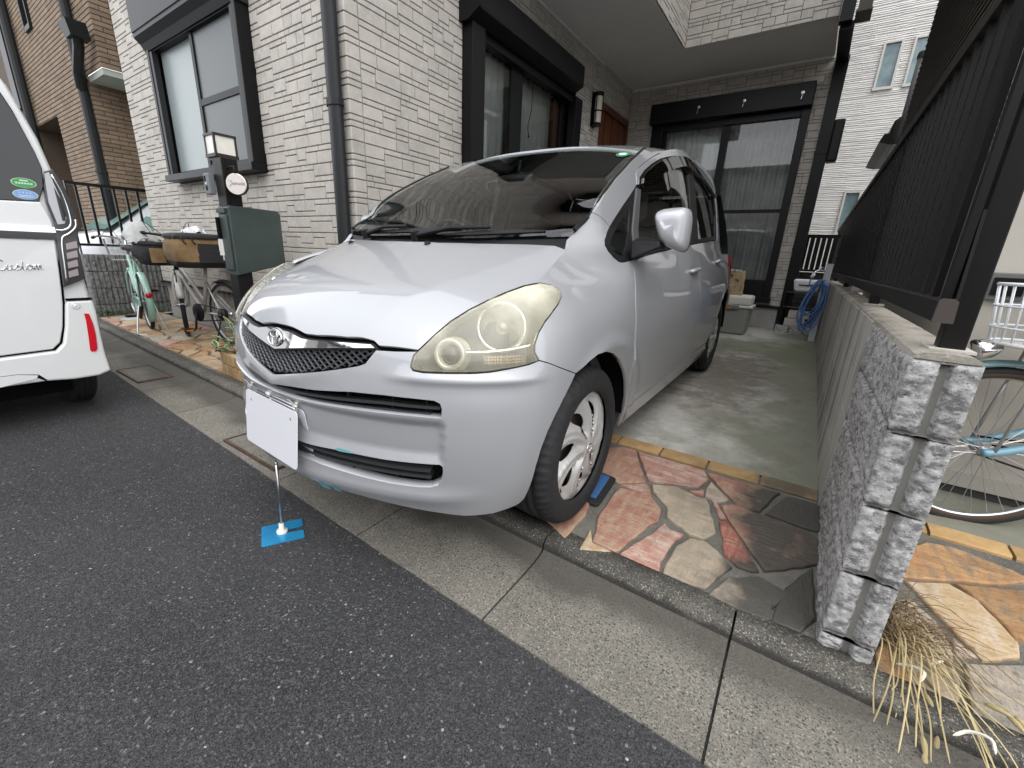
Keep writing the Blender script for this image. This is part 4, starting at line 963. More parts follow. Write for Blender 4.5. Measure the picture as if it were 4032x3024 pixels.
TR = {'LAMP': [[0.5393, 0.6978], [0.5438, 0.7185], [0.5541, 0.7293], [0.6025, 0.7759], [0.6485, 0.8114], [0.7107, 0.8429], [0.7808, 0.8686], [0.8568, 0.8916], [0.9454, 0.9109], [1.0169, 0.9189], [1.0735, 0.9128], [1.1097, 0.8978], [1.1019, 0.8809], [1.0664, 0.8599], [1.0203, 0.8377], [0.9727, 0.8118], [0.9393, 0.7834], [0.9185, 0.7525], [0.9146, 0.7292], [0.928, 0.7066], [0.8924, 0.6983], [0.842, 0.691], [0.7722, 0.6816], [0.7275, 0.6787], [0.6394, 0.6767], [0.577, 0.6753], [0.5466, 0.6781], [0.5382, 0.6875]], 'MESH': [[0.0131, 0.6708], [0.1587, 0.694], [0.2854, 0.7091], [0.4166, 0.7223], [0.3894, 0.6846], [0.3696, 0.6761], [0.2958, 0.658], [0.2387, 0.6449], [0.1408, 0.6244], [0.0277, 0.6003]], 'WING': [[0.0141, 0.7373], [0.0648, 0.7368], [0.1349, 0.724], [0.1926, 0.7253], [0.3088, 0.7322], [0.4057, 0.7359], [0.4228, 0.725], [0.4086, 0.7233], [0.2849, 0.7112], [0.158, 0.6966], [0.0819, 0.6858], [0.0127, 0.6722]], 'BUMPTOP': [[0.0284, 0.599], [0.1413, 0.6226], [0.2391, 0.6427], [0.296, 0.6558], [0.3699, 0.6739], [0.3923, 0.6832], [0.4217, 0.7228], [0.4847, 0.725], [0.5498, 0.7265]], 'BUMPGAP': [[0.9259, 0.7069], [0.9619, 0.6962], [1.006, 0.678], [1.0901, 0.6447], [1.0612, 0.6099], [1.0271, 0.5686], [0.9967, 0.5265], [0.9703, 0.4798], [0.951, 0.4269], [0.9389, 0.3631], [0.9343, 0.311], [0.9277, 0.2628], [0.9212, 0.2319], [0.9015, 0.2155], [0.8784, 0.2107]], 'BUMPBOT': [[0.7759, 0.1976], [0.6192, 0.2251], [0.468, 0.2445], [0.3289, 0.2732], [0.2213, 0.2974]], 'SLOT1': [[0.0179, 0.5413], [0.2146, 0.5803], [0.3543, 0.5958], [0.4575, 0.6003], [0.5521, 0.6], [0.6104, 0.5984], [0.628, 0.5906], [0.6326, 0.5761], [0.6313, 0.5497], [0.5524, 0.5506], [0.4578, 0.5495], [0.3269, 0.5453], [0.1875, 0.5407], [0.0987, 0.5405]], 'SLOT2': [[0.1772, 0.3871], [0.2634, 0.3948], [0.3574, 0.3939], [0.4531, 0.3944], [0.5415, 0.3961], [0.4411, 0.39], [0.53, 0.3936], [0.625, 0.3973], [0.6333, 0.3935], [0.6344, 0.3801], [0.6303, 0.3477], [0.6187, 0.3307], [0.596, 0.3197], [0.556, 0.3173], [0.4972, 0.3166], [0.4356, 0.3146], [0.5095, 0.3221], [0.417, 0.3234], [0.317, 0.3266], [0.2263, 0.3348], [0.1351, 0.344]], 'HOODF': [[0.0121, 0.6937], [0.0606, 0.6947], [0.1322, 0.6924], [0.1862, 0.7], [0.2952, 0.7255], [0.3817, 0.7563], [0.4024, 0.758], [0.5065, 0.8094], [0.5296, 0.8614], [0.5439, 0.9103], [0.5641, 0.969], [0.5854, 1.0303], [0.6069, 1.0959], [0.6327, 1.1607], [0.658, 1.2038], [0.6522, 1.2264], [0.6482, 1.3135], [0.6446, 1.3815], [0.6333, 1.4265], [0.6058, 1.4818], [0.5207, 1.3785], [0.4262, 1.3306], [0.3275, 1.2914], [0.1738, 1.2557], [0.0352, 1.2423]], 'CREASE': [[0.2854, 0.8187], [0.4032, 0.9344], [0.4876, 1.0972], [0.5653, 1.3103]], 'FEND': [[1.019, 0.9211], [1.0439, 0.9339], [1.1764, 0.9748], [1.2754, 1.0087], [1.3082, 1.0343], [1.3292, 1.0631], [1.3886, 1.0982], [1.4355, 1.1335], [1.4678, 1.1629], [1.5114, 1.1479], [1.5655, 1.1179], [1.5257, 1.0944], [1.4891, 1.066], [1.4794, 1.0459], [1.4898, 1.0266], [1.5198, 1.0042], [1.5506, 0.9888], [1.5738, 0.9879], [1.6437, 0.9962], [1.6376, 0.9405], [1.6143, 0.8209], [1.5974, 0.6353], [1.6315, 0.4906], [1.7137, 0.3402], [1.7322, 0.2687], [1.7197, 0.2422], [1.6875, 0.3398], [1.6468, 0.4139], [1.5934, 0.4995], [1.5335, 0.5668], [1.4588, 0.6257], [1.3804, 0.6624], [1.2882, 0.6854], [1.2279, 0.6851], [1.176, 0.6723], [1.1288, 0.6559], [1.0901, 0.6447]], 'QUART': [[1.5655, 1.1179], [1.5257, 1.0944], [1.4891, 1.066], [1.4794, 1.0459], [1.4898, 1.0266], [1.5198, 1.0042], [1.5506, 0.9888], [1.5738, 0.9879], [1.6437, 0.9962], [1.7202, 1.0522], [1.8194, 1.2065], [1.8629, 1.3047], [1.6989, 1.2085], [1.6117, 1.1515]], 'QGLASS': [[1.518, 1.0509], [1.5569, 1.0795], [1.6371, 1.1223], [1.7732, 1.2073], [1.7714, 1.1797], [1.7433, 1.1153], [1.6691, 1.0538], [1.6087, 1.0203], [1.582, 1.0144], [1.5463, 1.0252], [1.52, 1.0361]], 'PILLAR': [[1.4678, 1.1629], [1.5491, 1.2354], [1.6633, 1.3092], [1.847, 1.405], [2.0272, 1.4881], [1.5655, 1.1179], [1.6117, 1.1515], [1.6989, 1.2085], [1.8629, 1.3047]], 'SEAM': [[1.874, 1.3137], [1.8789, 1.3628], [1.9104, 1.3866], [2.02, 1.4324], [2.1432, 1.4808], [2.2744, 1.5246], [2.4226, 1.5635], [2.577, 1.5959], [2.744, 1.6217], [2.9531, 1.6442], [2.8846, 1.6271], [3.422, 1.6652], [3.6848, 1.6524], [4.0001, 1.6192], [4.0, 1.5398], [4.0283, 1.3936], [3.7832, 1.1793]], 'BELT': [[1.6437, 0.9962], [1.8327, 1.0186], [2.1382, 1.0467], [2.4717, 1.0811], [2.7814, 1.1088], [3.1358, 1.1369], [3.6771, 1.1752]], 'DOORB': [[2.7983, 1.1074], [2.8396, 1.0451], [2.8332, 0.9713], [2.7859, 0.833], [2.8009, 0.7372], [2.9131, 0.5238], [3.0198, 0.4092], [2.2283, 0.3638], [1.7093, 0.3454]], 'VISOR': [[1.8997, 1.3287], [2.0325, 1.3954], [2.1453, 1.4507], [2.2913, 1.5043], [2.4591, 1.5471], [2.6519, 1.5723], [2.8142, 1.578], [2.972, 1.6039], [3.2941, 1.6195], [3.6216, 1.6284], [3.9339, 1.6052], [3.8145, 1.5404]], 'VISORB': [[1.896, 1.3149], [2.0779, 1.3869], [2.247, 1.4559], [2.4383, 1.5093], [2.622, 1.5306], [2.7955, 1.5262], [2.9253, 1.5111], [3.0579, 1.5411], [3.3383, 1.5463], [3.8145, 1.5404]], 'DGLASS': [[1.9591, 1.3219], [1.8742, 1.0774], [2.1554, 1.0688], [2.6296, 1.1176], [2.7761, 1.4976]], 'RARCH': [[3.6397, 0.7836], [3.5099, 0.7031], [3.444, 0.6279], [3.3906, 0.563], [3.3941, 0.4843], [3.3887, 0.4306], [3.2677, 0.4014], [3.0744, 0.3869]], 'HANDLE': [[2.5362, 0.9416], [2.8264, 0.9603], [2.6646, 0.9272], [2.6378, 0.9012], [2.6851, 1.002], [3.5763, 1.0165], [3.7606, 1.0242]], 'WSCREEN': [[0.9861, -0.0187], [1.0023, 0.3792], [0.9909, 0.6081], [0.9889, 1.01], [-0.0376, -0.059], [0.4825, -0.069], [-0.0017, 0.0064], [0.1236, 0.951], [0.419, 0.9483]], 'STICKER': [[0.8336, 0.8913], [0.8677, 0.9393], [0.9379, 0.9086], [0.9163, 0.8497]], 'C_big': [[0.829, 0.8171]], 'C_small': [[0.6498, 0.7323]], 'C_sig': [[0.7833, 0.7203]], 'C_corner': [[0.9723, 0.8581]], 'SCUFF': [[0.1818, 0.2593], [0.2034, 0.263], [0.2213, 0.2534], [0.2318, 0.2369], [0.2011, 0.2329], [0.1831, 0.2394]], 'SCUFF2': [[0.2419, 0.261], [0.2656, 0.2624], [0.2805, 0.242], [0.247, 0.2355]], 'SCUFF3': [[0.2702, 0.3975], [0.2869, 0.4032], [0.3187, 0.4021], [0.3568, 0.3973], [0.3234, 0.3953], [0.2889, 0.3941]]}
# ================================================================== car parts
from mathutils.geometry import delaunay_2d_cdt
def bodyS(s, z): x, y, zz = body(abs(s), z); return Vector((CXC+(x if s >= 0 else -x), y, zz))
def bonnetS(w, y): p = bonnet(w, y); return Vector((CXC+p[0], p[1], p[2]))
def roofS(w, y): p = roof(w, y); return Vector((CXC+p[0], p[1], p[2]))
def pip(p, poly):
    x, y = p; c = False; j = len(poly)-1
    for i in range(len(poly)):
        xi, yi = poly[i]; xj, yj = poly[j]
        if (yi > y) != (yj > y) and x < (xj-xi)*(y-yi)/(yj-yi)+xi: c = not c
        j = i
    return c
def poly_area(P): return .5*sum(P[i-1][0]*P[i][1]-P[i][0]*P[i-1][1] for i in range(len(P)))
def offset_poly(P, d):
    """shift every edge inwards by d (negative: outwards)"""
    P = [p for i, p in enumerate(P) if (Vector(p)-Vector(P[i-1])).length > 1e-4]
    sgn = 1 if poly_area(P) > 0 else -1; n = len(P); out = []
    for i in range(n):
        a, b, c = Vector(P[i-1]), Vector(P[i]), Vector(P[(i+1)%n]); e1 = (b-a).normalized(); e2 = (c-b).normalized()
        n1 = Vector((-e1.y,e1.x))*sgn; n2 = Vector((-e2.y,e2.x))*sgn; m = n1+n2
        m = m/max(.35, m.length_squared/2) if m.length > 1e-6 else n1
        out.append(tuple(b+m*d*1.0 if m.length < 3 else b+m.normalized()*d*1.5))
    return out
def densify(P, sp):
    out = []
    for i in range(len(P)):
        a, b = Vector(P[i]), Vector(P[(i+1)%len(P)]); k = max(1, int(math.ceil((b-a).length/sp)))
        for j in range(k): out.append(tuple(a.lerp(b, j/k)))
    return out
def smooth_poly(P, it=1):
    for _ in range(it):
        q = []
        for i in range(len(P)):
            a, b = P[i], P[(i+1)%len(P)]; q += [(.75*a[0]+.25*b[0], .75*a[1]+.25*b[1]), (.25*a[0]+.75*b[0], .25*a[1]+.75*b[1])]
        P = q
    return P
def dist_edge(p, P):
    best = 9
    for i in range(len(P)):
        a, b = P[i-1], P[i]; dx, dy = b[0]-a[0], b[1]-a[1]; L2 = dx*dx+dy*dy
        t = 0 if L2 == 0 else max(0, min(1, ((p[0]-a[0])*dx+(p[1]-a[1])*dy)/L2))
        d = (p[0]-a[0]-dx*t)**2+(p[1]-a[1]-dy*t)**2
        if d < best: best = d
    return best**.5
def patch(name, surf, poly, m, parent, holes=(), sp=.025, gap=.002, flange=.012, hflange=None, lift=0.0, fmat=None, both=True, round_=.0):
    """cut a panel out of a surface: outline and holes in surface coordinates, constrained Delaunay inside, return flange behind"""
    loops = [densify(offset_poly(poly, gap), sp)]+[densify(offset_poly(h, -gap*.5), sp) for h in holes]
    V = []; E = []
    for lp in loops:
        b = len(V); V += [Vector(p) for p in lp]; E += [(b+i, b+(i+1)%len(lp)) for i in range(len(lp))]
    nb = len(V); us = [p[0] for p in loops[0]]; vs_ = [p[1] for p in loops[0]]
    y = min(vs_)+sp*.5; r = 0
    while y < max(vs_):
        x = min(us)+(sp*.5 if r % 2 else sp)
        while x < max(us):
            if pip((x,y), loops[0]) and not any(pip((x,y), h) for h in loops[1:]) and min(dist_edge((x,y), lp) for lp in loops) > sp*.45: V.append(Vector((x,y)))
            x += sp
        y += sp*.87; r += 1
    vo, eo, fo, ov, oe, of = delaunay_2d_cdt(V, E, [], 0, 1e-5)
    tri = []
    for f in fo:
        c = (sum(vo[i][0] for i in f)/3, sum(vo[i][1] for i in f)/3)
        if pip(c, loops[0]) and not any(pip(c, h) for h in loops[1:]): tri.append(tuple(f))
    def full(u, v):
        p = surf(u, v); e = 2e-3; a = surf(u+e, v)-surf(u-e, v); b = surf(u, v+e)-surf(u, v-e); n = a.cross(b)
        n = n.normalized() if n.length > 1e-12 else Vector((0,0,1))
        if n.dot(p-Vector((CXC,2.6,.55))) < 0: n = -n
        return p, n
    PN = [full(*q) for q in vo]; pos = [p+n*lift for p, n in PN]; nor = [n for p, n in PN]
    faces = []
    for f in tri:
        n = (pos[f[1]]-pos[f[0]]).cross(pos[f[2]]-pos[f[0]])
        faces.append(f if n.dot(nor[f[0]]) > 0 else f[::-1])
    nv = len(pos); mi = [0]*len(faces)
    if flange:
        cnt = {}
        for f in faces:
            for i in range(3): cnt[(f[i], f[(i+1)%3])] = 1
        inv = {}
        for li, lp in enumerate(loops): pass
        outer = [Vector(p) for p in loops[0]]
        for (a, b) in list(cnt):
            if (b, a) in cnt: continue
            q = (vo[a][0]+vo[b][0])/2, (vo[a][1]+vo[b][1])/2
            ish = hflange is not None and len(loops) > 1 and dist_edge(q, loops[0]) > min(dist_edge(q, h) for h in loops[1:])
            fl = hflange if ish else flange
            k = len(pos); side = (pos[b]-pos[a]).cross(nor[a]).normalized()
            pos += [pos[a], pos[b], pos[b]-nor[b]*fl, pos[a]-nor[a]*fl]; s1 = (nor[a]*.6+side*.8).normalized()
            nor += [s1, s1, side, side]; faces.append((k+1, k, k+3, k+2)); mi.append(1 if fmat else 0)
    def emit(flipx):
        off = ORIG[parent]
        vv = [((2*CXC-p.x if flipx else p.x)-off.x, p.y-off.y, p.z-off.z) for p in pos]; nn = [(-n.x if flipx else n.x, n.y, n.z) for n in nor]
        me = bpy.data.meshes.new(name); me.from_pydata(vv, [], [f[::-1] for f in faces] if flipx else faces)
        me.polygons.foreach_set('use_smooth', [True]*len(faces)); me.polygons.foreach_set('material_index', mi)
        me.materials.append(m)
        if fmat: me.materials.append(fmat)
        me.update(); me.normals_split_custom_set_from_vertices(nn)
        o = bpy.data.objects.new(name, me); COL.objects.link(o); o.parent = parent; ORIG[o] = off; return o
    o = emit(False)
    return (o, emit(True)) if both else o
def mirrored(half):
    """half outline from the centre line out and back: closes it with its mirror image"""
    return half+[(-u, v) for u, v in half[::-1]]

PAINT = mat('silver car paint', (.395,.40,.415), .52, .42, coat=1.0, coat_rough=.03, bump=[(900,.02,.0004)])
BLK = mat('black plastic trim', (.010,.010,.0105), .5, spec=.3, bump=[(300,.1,.0006)])
BLKM = mat('matt black inner', (.006,.006,.006), .9, spec=.05)
CHROME = mat('chrome', (.72,.72,.73), .06, 1.0)
SILV = mat('silver reflector', (.80,.79,.74), .16, 1.0)
RUB = mat('tyre rubber', (.016,.016,.017), .72, bump=[(200,.25,.001)], var=[(30,(.026,.025,.024),.5,.7)])
CAPM = mat('silver hubcap', (.50,.495,.48), .38, .35, coat=.4, var=[(10,(.40,.36,.31),.56,.72)])
CARG = glass_mat('windscreen glass', (.82,.89,.85))
SIDEG = glass_mat('side glass', (.74,.81,.77))
SMOKE = glass_mat('smoked visor', (.035,.035,.035))
def lens_mat():
    m = bpy.data.materials.new('yellowed lamp lens'); m.use_nodes = True; t = m.node_tree; N = t.nodes; Lk = t.links; N.clear()
    tr = N.new('ShaderNodeBsdfTransparent'); tr.inputs[0].default_value = (.99,.965,.86,1)
    df = N.new('ShaderNodeBsdfDiffuse'); df.inputs[0].default_value = (.90,.86,.68,1)
    gl = N.new('ShaderNodeBsdfGlossy'); gl.inputs['Roughness'].default_value = .05
    g = N.new('ShaderNodeNewGeometry'); nz = N.new('ShaderNodeTexNoise'); nz.inputs['Scale'].default_value = 7; nz.inputs['Detail'].default_value = 3; Lk.new(g.outputs['Position'], nz.inputs['Vector'])
    sx = N.new('ShaderNodeSeparateXYZ'); Lk.new(g.outputs['Position'], sx.inputs[0])
    hz = N.new('ShaderNodeMapRange'); hz.inputs[1].default_value = .74; hz.inputs[2].default_value = .90; hz.inputs[3].default_value = .24; hz.inputs[4].default_value = .50; Lk.new(sx.outputs[2], hz.inputs[0])
    ml = N.new('ShaderNodeMath'); ml.operation = 'MULTIPLY'; r = N.new('ShaderNodeMapRange'); r.inputs[1].default_value = .35; r.inputs[2].default_value = .65; r.inputs[3].default_value = .7; r.inputs[4].default_value = 1.25
    Lk.new(nz.outputs['Fac'], r.inputs[0]); Lk.new(r.outputs[0], ml.inputs[0]); Lk.new(hz.outputs[0], ml.inputs[1])
    m1 = N.new('ShaderNodeMixShader'); Lk.new(ml.outputs[0], m1.inputs[0]); Lk.new(tr.outputs[0], m1.inputs[1]); Lk.new(df.outputs[0], m1.inputs[2])
    fr = N.new('ShaderNodeFresnel'); fr.inputs[0].default_value = 1.5; m2 = N.new('ShaderNodeMixShader'); Lk.new(fr.outputs[0], m2.inputs[0]); Lk.new(m1.outputs[0], m2.inputs[1]); Lk.new(gl.outputs[0], m2.inputs[2])
    o = N.new('ShaderNodeOutputMaterial'); Lk.new(m2.outputs[0], o.inputs[0]); return m
LENS = lens_mat()

car = thing('parked_car', (CXC,2.6,.06), 'silver compact hatchback car with yellowed headlamps parked nose out in the carport', 'car')
LAMPP = [tuple(p) for p in TR['LAMP']]
# ---- bumper
top = [(0,.594)]+[tuple(p) for p in TR['BUMPTOP'][1:8]]
lampL = LAMPP[2::-1]+LAMPP[:-9:-1][:8]
ARCHF = [tuple(p) for p in TR['BUMPGAP'][3:]]
bump_half = top+LAMPP[2::-1]+LAMPP[27:18:-1]+[tuple(p) for p in TR['BUMPGAP'][1:3]]+ARCHF+[(.80,.200),(.70,.204),(.619,.218),(.468,.235),(.329,.245),(.22,.250),(0,.253)]
S1 = [(0,.541)]+[(0,.566)]+[tuple(p) for p in TR['SLOT1'][1:]]
S1 = [(0,.540),(0,.562),(.10,.572)]+[tuple(p) for p in TR['SLOT1'][1:13]]
S2 = [(0,.335),(0,.384),(.09,.388)]+[(.177,.390),(.263,.3945),(.357,.3955),(.45,.3955),(.54,.397),(.625,.398),(.6335,.3935),(.6344,.380),(.6303,.3477),(.6187,.3307),(.596,.322),(.556,.3195),(.47,.3195),(.37,.3225),(.27,.3275),(.16,.333)]
def sym_hole(H): # H starts with two points on the centre line (low, high)
    r = H[1:]; return [(-u, v) for u, v in r[::-1]][:-1]+[r[0]]+r[1:]+[H[0]]
s1p, s2p = sym_hole(S1), sym_hole(S2)
fullb = bump_half+[(-u, v) for u, v in bump_half[1:-1][::-1]]
bumper = patch('front_bumper', bodyS, fullb, PAINT, car, holes=[s1p,s2p], sp=.020, gap=.0018, flange=.014, hflange=.045, both=False)
def inner(name, surf, poly, lift, m, sp=.04, both=False): return patch(name, surf, poly, m, car, sp=sp, gap=-.012, flange=0, lift=lift, both=both)
inner('slot_liner', bodyS, s1p, -.055, BLKM); inner('slot_liner', bodyS, s2p, -.055, BLKM)
def on_body(path, lift, mirror=False):
    out = []
    for s, z in path:
        p = bodyS(s, z); e = 2e-3; n = (bodyS(s+e,z)-bodyS(s-e,z)).cross(bodyS(s,z+e)-bodyS(s,z-e)).normalized()
        if n.dot(p-Vector((CXC,2.6,.55))) < 0: n = -n
        q = p+n*lift; out.append(Vector((2*CXC-q.x,q.y,q.z)) if mirror else q)
    return out
def blade(name, path, hh, dd, lift, m, parent=car):
    """flat blade following a line on the body: hh tall, dd deep"""
    rows = []
    for (s, z) in path:
        a, b = on_body([(s,z+hh/2),(s,z-hh/2)], lift); c, d = on_body([(s,z-hh/2),(s,z+hh/2)], lift-dd); rows.append([a,b,c,d])
    g = MB(); g.grid(rows, closed=True); g.poly(rows[0][::-1]); g.poly(rows[-1]); return g.build(name, m, parent, fix=True)
SLATM = mat('dark grille plastic', (.035,.036,.038), .38)
us = [(-.625+1.25*i/40) for i in range(41)]
blade('slot_slat', [(u, .5455+.028*min(1,abs(u)/.45)) for u in us], .009, .04, -.016, SLATM)
blade('slot_slat', [(u, .5345+.018*min(1,abs(u)/.45)) for u in us if abs(u) < .62], .006, .04, -.022, SLATM)
blade('slot_slat', [(u, .370-.004*abs(u)) for u in us if abs(u) < .62], .010, .04, -.014, SLATM)
blade('slot_slat', [(u, .345-.003*abs(u)) for u in us if abs(u) < .60], .009, .04, -.018, SLATM)
for u in (.13,.31,.47,.58):
    for sg in (1,-1):
        blade('slot_rib', [(sg*u-.004,.575),(sg*u+.004,.575)], .05, .02, -.034, BLK); blade('slot_rib', [(sg*u-.004,.358),(sg*u+.004,.358)], .07, .02, -.036, BLK)
# ---- grille mesh and chrome wing
M_half = [(0,.600)]+[tuple(p) for p in TR['MESH'][:0:-1]][1:-1]
mesh_half = [(0,.602),(.134,.6245),(.2356,.6455),(.294,.659),(.369,.6775),(.389,.686),(.4166,.7235),(.285,.7105),(.159,.6955),(.07,.682),(0,.672)]
mesh_full = mesh_half+[(-u, v) for u, v in mesh_half[1:-1][::-1]]
inner('grille_back', bodyS, [(u*1.02, v+(.02 if v > .66 else -.006)) for u, v in mesh_full], -.035, BLKM)
g = MB(); pit = .0255
def clip_runs(a, b, poly, n=160):
    runs = []; cur = []
    for i in range(n+1):
        p = (a[0]+(b[0]-a[0])*i/n, a[1]+(b[1]-a[1])*i/n)
        if pip(p, poly): cur.append(p)
        elif cur: runs.append(cur); cur = []
    if cur: runs.append(cur)
    return [r for r in runs if len(r) > 1]
slope = .62
for sg in (1,-1):
    c = .30
    while c < 1.05:
        for r in clip_runs((-.45,c-sg*slope*.45),(.45,c+sg*slope*.45), mesh_full):
            r = r[::4]+[r[-1]] if len(r) > 4 else r
            f_ = on_body([(u, v) for u, v in r], -.004); bk = on_body([(u, v) for u, v in r], -.020)
            t1 = on_body([(u, v+.0030) for u, v in r], -.008); t2 = on_body([(u, v-.0030) for u, v in r], -.008)
            g.grid([t1, f_, t2, bk, t1])
        c += pit*slope*1.15
stuff(g.build('grille_mesh', mat('dark grey mesh', (.11,.112,.118), .35, .4), car, fix=True))
wing_half = [(0,.7375),(.065,.737),(.135,.7255),(.1926,.727),(.309,.733),(.4057,.7365),(.4228,.7255),(.4086,.7238),(.285,.712),(.158,.697),(.082,.686),(0,.6725)]
wing_full = wing_half+[(-u, v) for u, v in wing_half[1:-1][::-1]]
DARKCH = mat('dark chrome', (.36,.34,.34), .10, 1.0)
patch('grille_wing', bodyS, offset_poly(wing_full,-.003), BLK, car, sp=.012, gap=0, flange=.02, lift=-.004, both=False)
wing = patch('wing_trim', bodyS, offset_poly(wing_full,.002), CHROME, car, sp=.008, gap=0, flange=.012, lift=.006, both=False)
me = wing.data   # swell the chrome and dish it along the middle
ce = on_body([(0,.709)], .010)[0]
def oval_ring(m_, c, rx, rz, rr, tilt=.25, n=28):
    pts = [c+Vector((cos(2*pi*i/n)*rx, -.35*sin(2*pi*i/n)*rz*0+ sin(2*pi*i/n)*rz*tilt, sin(2*pi*i/n)*rz)) for i in range(n)]
    m_.smooth = True; m_.tube(pts, rr, 8, closed=True)
g = MB(); oval_ring(g, ce, .040, .025, .0028); oval_ring(g, ce, .013, .023, .0024); oval_ring(g, ce+Vector((0,.002,.011)), .027, .011, .0024); g.build('oval_emblem', CHROME, wing)
g = MB(); g.smooth = True; rows = []
for k in range(7):
    a = k/6*pi/2; rows.append([ce+Vector((cos(2*pi*i/24)*.050*cos(a), .007+sin(2*pi*i/24)*.030*cos(a)*.25-.006*sin(a), sin(2*pi*i/24)*.030*cos(a))) for i in range(24)])
g.grid(rows, closed=True); g.build('emblem_boss', DARKCH, wing, fix=True)
# ---- bonnet
hf = [tuple(p) for p in TR['HOODF']]
hood_half = [(0,.700),(.0606,.7005),(.1322,.6985),(.1862,.7065),(.2952,.732),(.3832,.760),(.4043,.7615),(.51,.812),(.5339,.8595),(.5493,.9065),(.5698,.964),(.5918,1.0235),(.6134,1.088),(.639,1.152),(.6655,1.194),(.662,1.2165),(.656,1.306),(.650,1.372),(.640,1.408),(.60,1.399),(.5207,1.366),(.4262,1.3255),(.3275,1.289),(.1738,1.254),(0,1.242)]
hood_full = hood_half+[(-u, v) for u, v in hood_half[1:-1][::-1]]
patch('bonnet', bonnetS, hood_full, PAINT, car, sp=.022, gap=.0022, flange=.014, both=False)
inner('bonnet_gap_shade', bonnetS, offset_poly(hood_full,-.012), -.022, BLKM, sp=.06)  # black sheet added below the bonnet so its gaps look dark
# ---- headlamps
patch('lamp_gap_shade', bodyS, offset_poly(smooth_poly(LAMPP,1),-.020), BLKM, car, sp=.04, gap=0, flange=0, lift=-.075)  # black underlay added to darken the gap around the lamp
lampP = LAMPP
def bowl(u, v):
    return bodyS(u, v)
for side in (0,1):
    mx = lambda p: Vector((2*CXC-p.x,p.y,p.z)) if side else p
    # housing rim, reflector bed
    L = None
_lp_ = None
def lensS(s, z):
    p = bodyS(s, z); e_ = 2e-3; n = (bodyS(s+e_,z)-bodyS(s-e_,z)).cross(bodyS(s,z+e_)-bodyS(s,z-e_)).normalized()
    if n.dot(p-Vector((CXC,2.6,.55))) < 0: n = -n
    k = min(1.0, dist_edge((s,z), lampP)/.06) if pip((s,z), lampP) else 0
    return p+n*(.016*k*(2-k))
lens, lens_r = patch('headlamp', lensS, lampP, LENS, car, sp=.016, gap=.0035, flange=.006, lift=.0015)
def lampchild(name, builder, m):
    for par, fx in ((lens,False),(lens_r,True)):
        g = builder(); 
        if fx: g.v = [(2*CXC-v[0],v[1],v[2]) for v in g.v]; g.f = [f[::-1] for f in g.f]
        g.build(name, m, par)
def bed():
    g = MB(); g.smooth = True; o = offset_poly(lampP, -.004); o2 = offset_poly(lampP, .016); n = len(o)
    rows = [on_body(o, -.005), on_body(offset_poly(lampP,.004), -.030), [p+Vector((-.012,.05,0)) for p in on_body(o2, -.055)]]
    g.grid([r+[r[0]] for r in rows]); c = sum(rows[2], Vector())/n
    g.add(rows[2]+[c+Vector((-.01,.02,0))], [(i,(i+1)%n,n) for i in range(n)]); return g
BEDM = mat('lamp chrome bed', (.74,.72,.66), .20, .9, bump=[(26,.5,.01,'noise',(1,1,2.6))])
lampchild('reflector_bed', bed, BEDM)
def rim():
    g = MB(); a = densify(offset_poly(lampP, -.0005), .03); b = densify(lampP,.03)
    o = [offset_poly(lampP, .0005), offset_poly(lampP, .006), offset_poly(lampP, .010)]
    rows = [on_body(o[0], -.004), on_body(o[1], -.006), on_body(o[2], -.02)]
    g.grid([r+[r[0]] for r in rows]); return g
lampchild('lamp_rim', rim, mat('dark lamp rim', (.10,.095,.085), .3, .3))
def aim(s, z, dep):
    p, q = on_body([(s,z)], 0)[0], on_body([(s,z)], -.05)[0]; d = (p-q).normalized(); ax = (Vector((.25,-1,.05))+d*.6).normalized(); return on_body([(s,z)], -dep)[0], ax
def big():
    c, ax = aim(.829,.8171,.050); g = MB(); g.smooth = True
    g.lathe(c, ax, [(.012,-.035),(.050,-.020),(.062,.004),(.066,.018)], 36); g.lathe(c, ax, [(.066,.018),(.070,.022),(.076,.018),(.078,.0),(.080,-.03)], 36)
    return g
def bulb():
    c, ax = aim(.829,.8171,.052); g = MB(); g.smooth = True; g.lathe(c, ax, [(.020,-.03),(.021,.0),(.016,.012),(.001,.014)], 20); return g
def small():
    c, ax = aim(.650,.732,.032); g = MB(); g.smooth = True
    g.lathe(c, ax, [(.026,-.03),(.030,.0),(.034,.012),(.044,.014),(.047,.008),(.052,-.03)], 32); return g
def eye():
    c, ax = aim(.650,.732,.036); g = MB(); g.smooth = True; g.lathe(c, ax, [(.029,-.006),(.026,.004),(.018,.012),(.008,.016),(.001,.0165)], 24); return g
lampchild('main_reflector', big, SILV); lampchild('bulb_shield', bulb, mat('smoked bulb', (.28,.26,.22), .15, .6)); lampchild('projector_ring', small, mat('white ring', (.78,.76,.70), .25, .4)); lampchild('projector_eye', eye, mat('projector eye', (.03,.032,.035), .03, spec=.8))
def sig():
    g = MB()
    for i in range(7):
        for j in range(3):
            s = .755+i*.020; z = .703+j*.0085-.0*i
            a = on_body([(s,z),(s+.018,z),(s+.018,z+.0075),(s,z+.0075)], -.020); b = on_body([(s+.009,z+.004)], -.012); g.add(a+b, ((0,1,4),(1,2,4),(2,3,4),(3,0,4)))
    return g
lampchild('turn_signal', sig, mat('turn signal prism', (.70,.58,.48), .15, .5))
def ledge():
    g = MB(); rows = []
    for i in range(15):
        s = .70+.24*i/14; z = .738+.022*(i/14)**2; rows.append(on_body([(s,z+.004)], -.045)+on_body([(s,z+.003)], -.012)+on_body([(s,z-.004)], -.014)); 
    g.smooth = True; g.grid(rows); return g
lampchild('lamp_ledge', ledge, SILV)
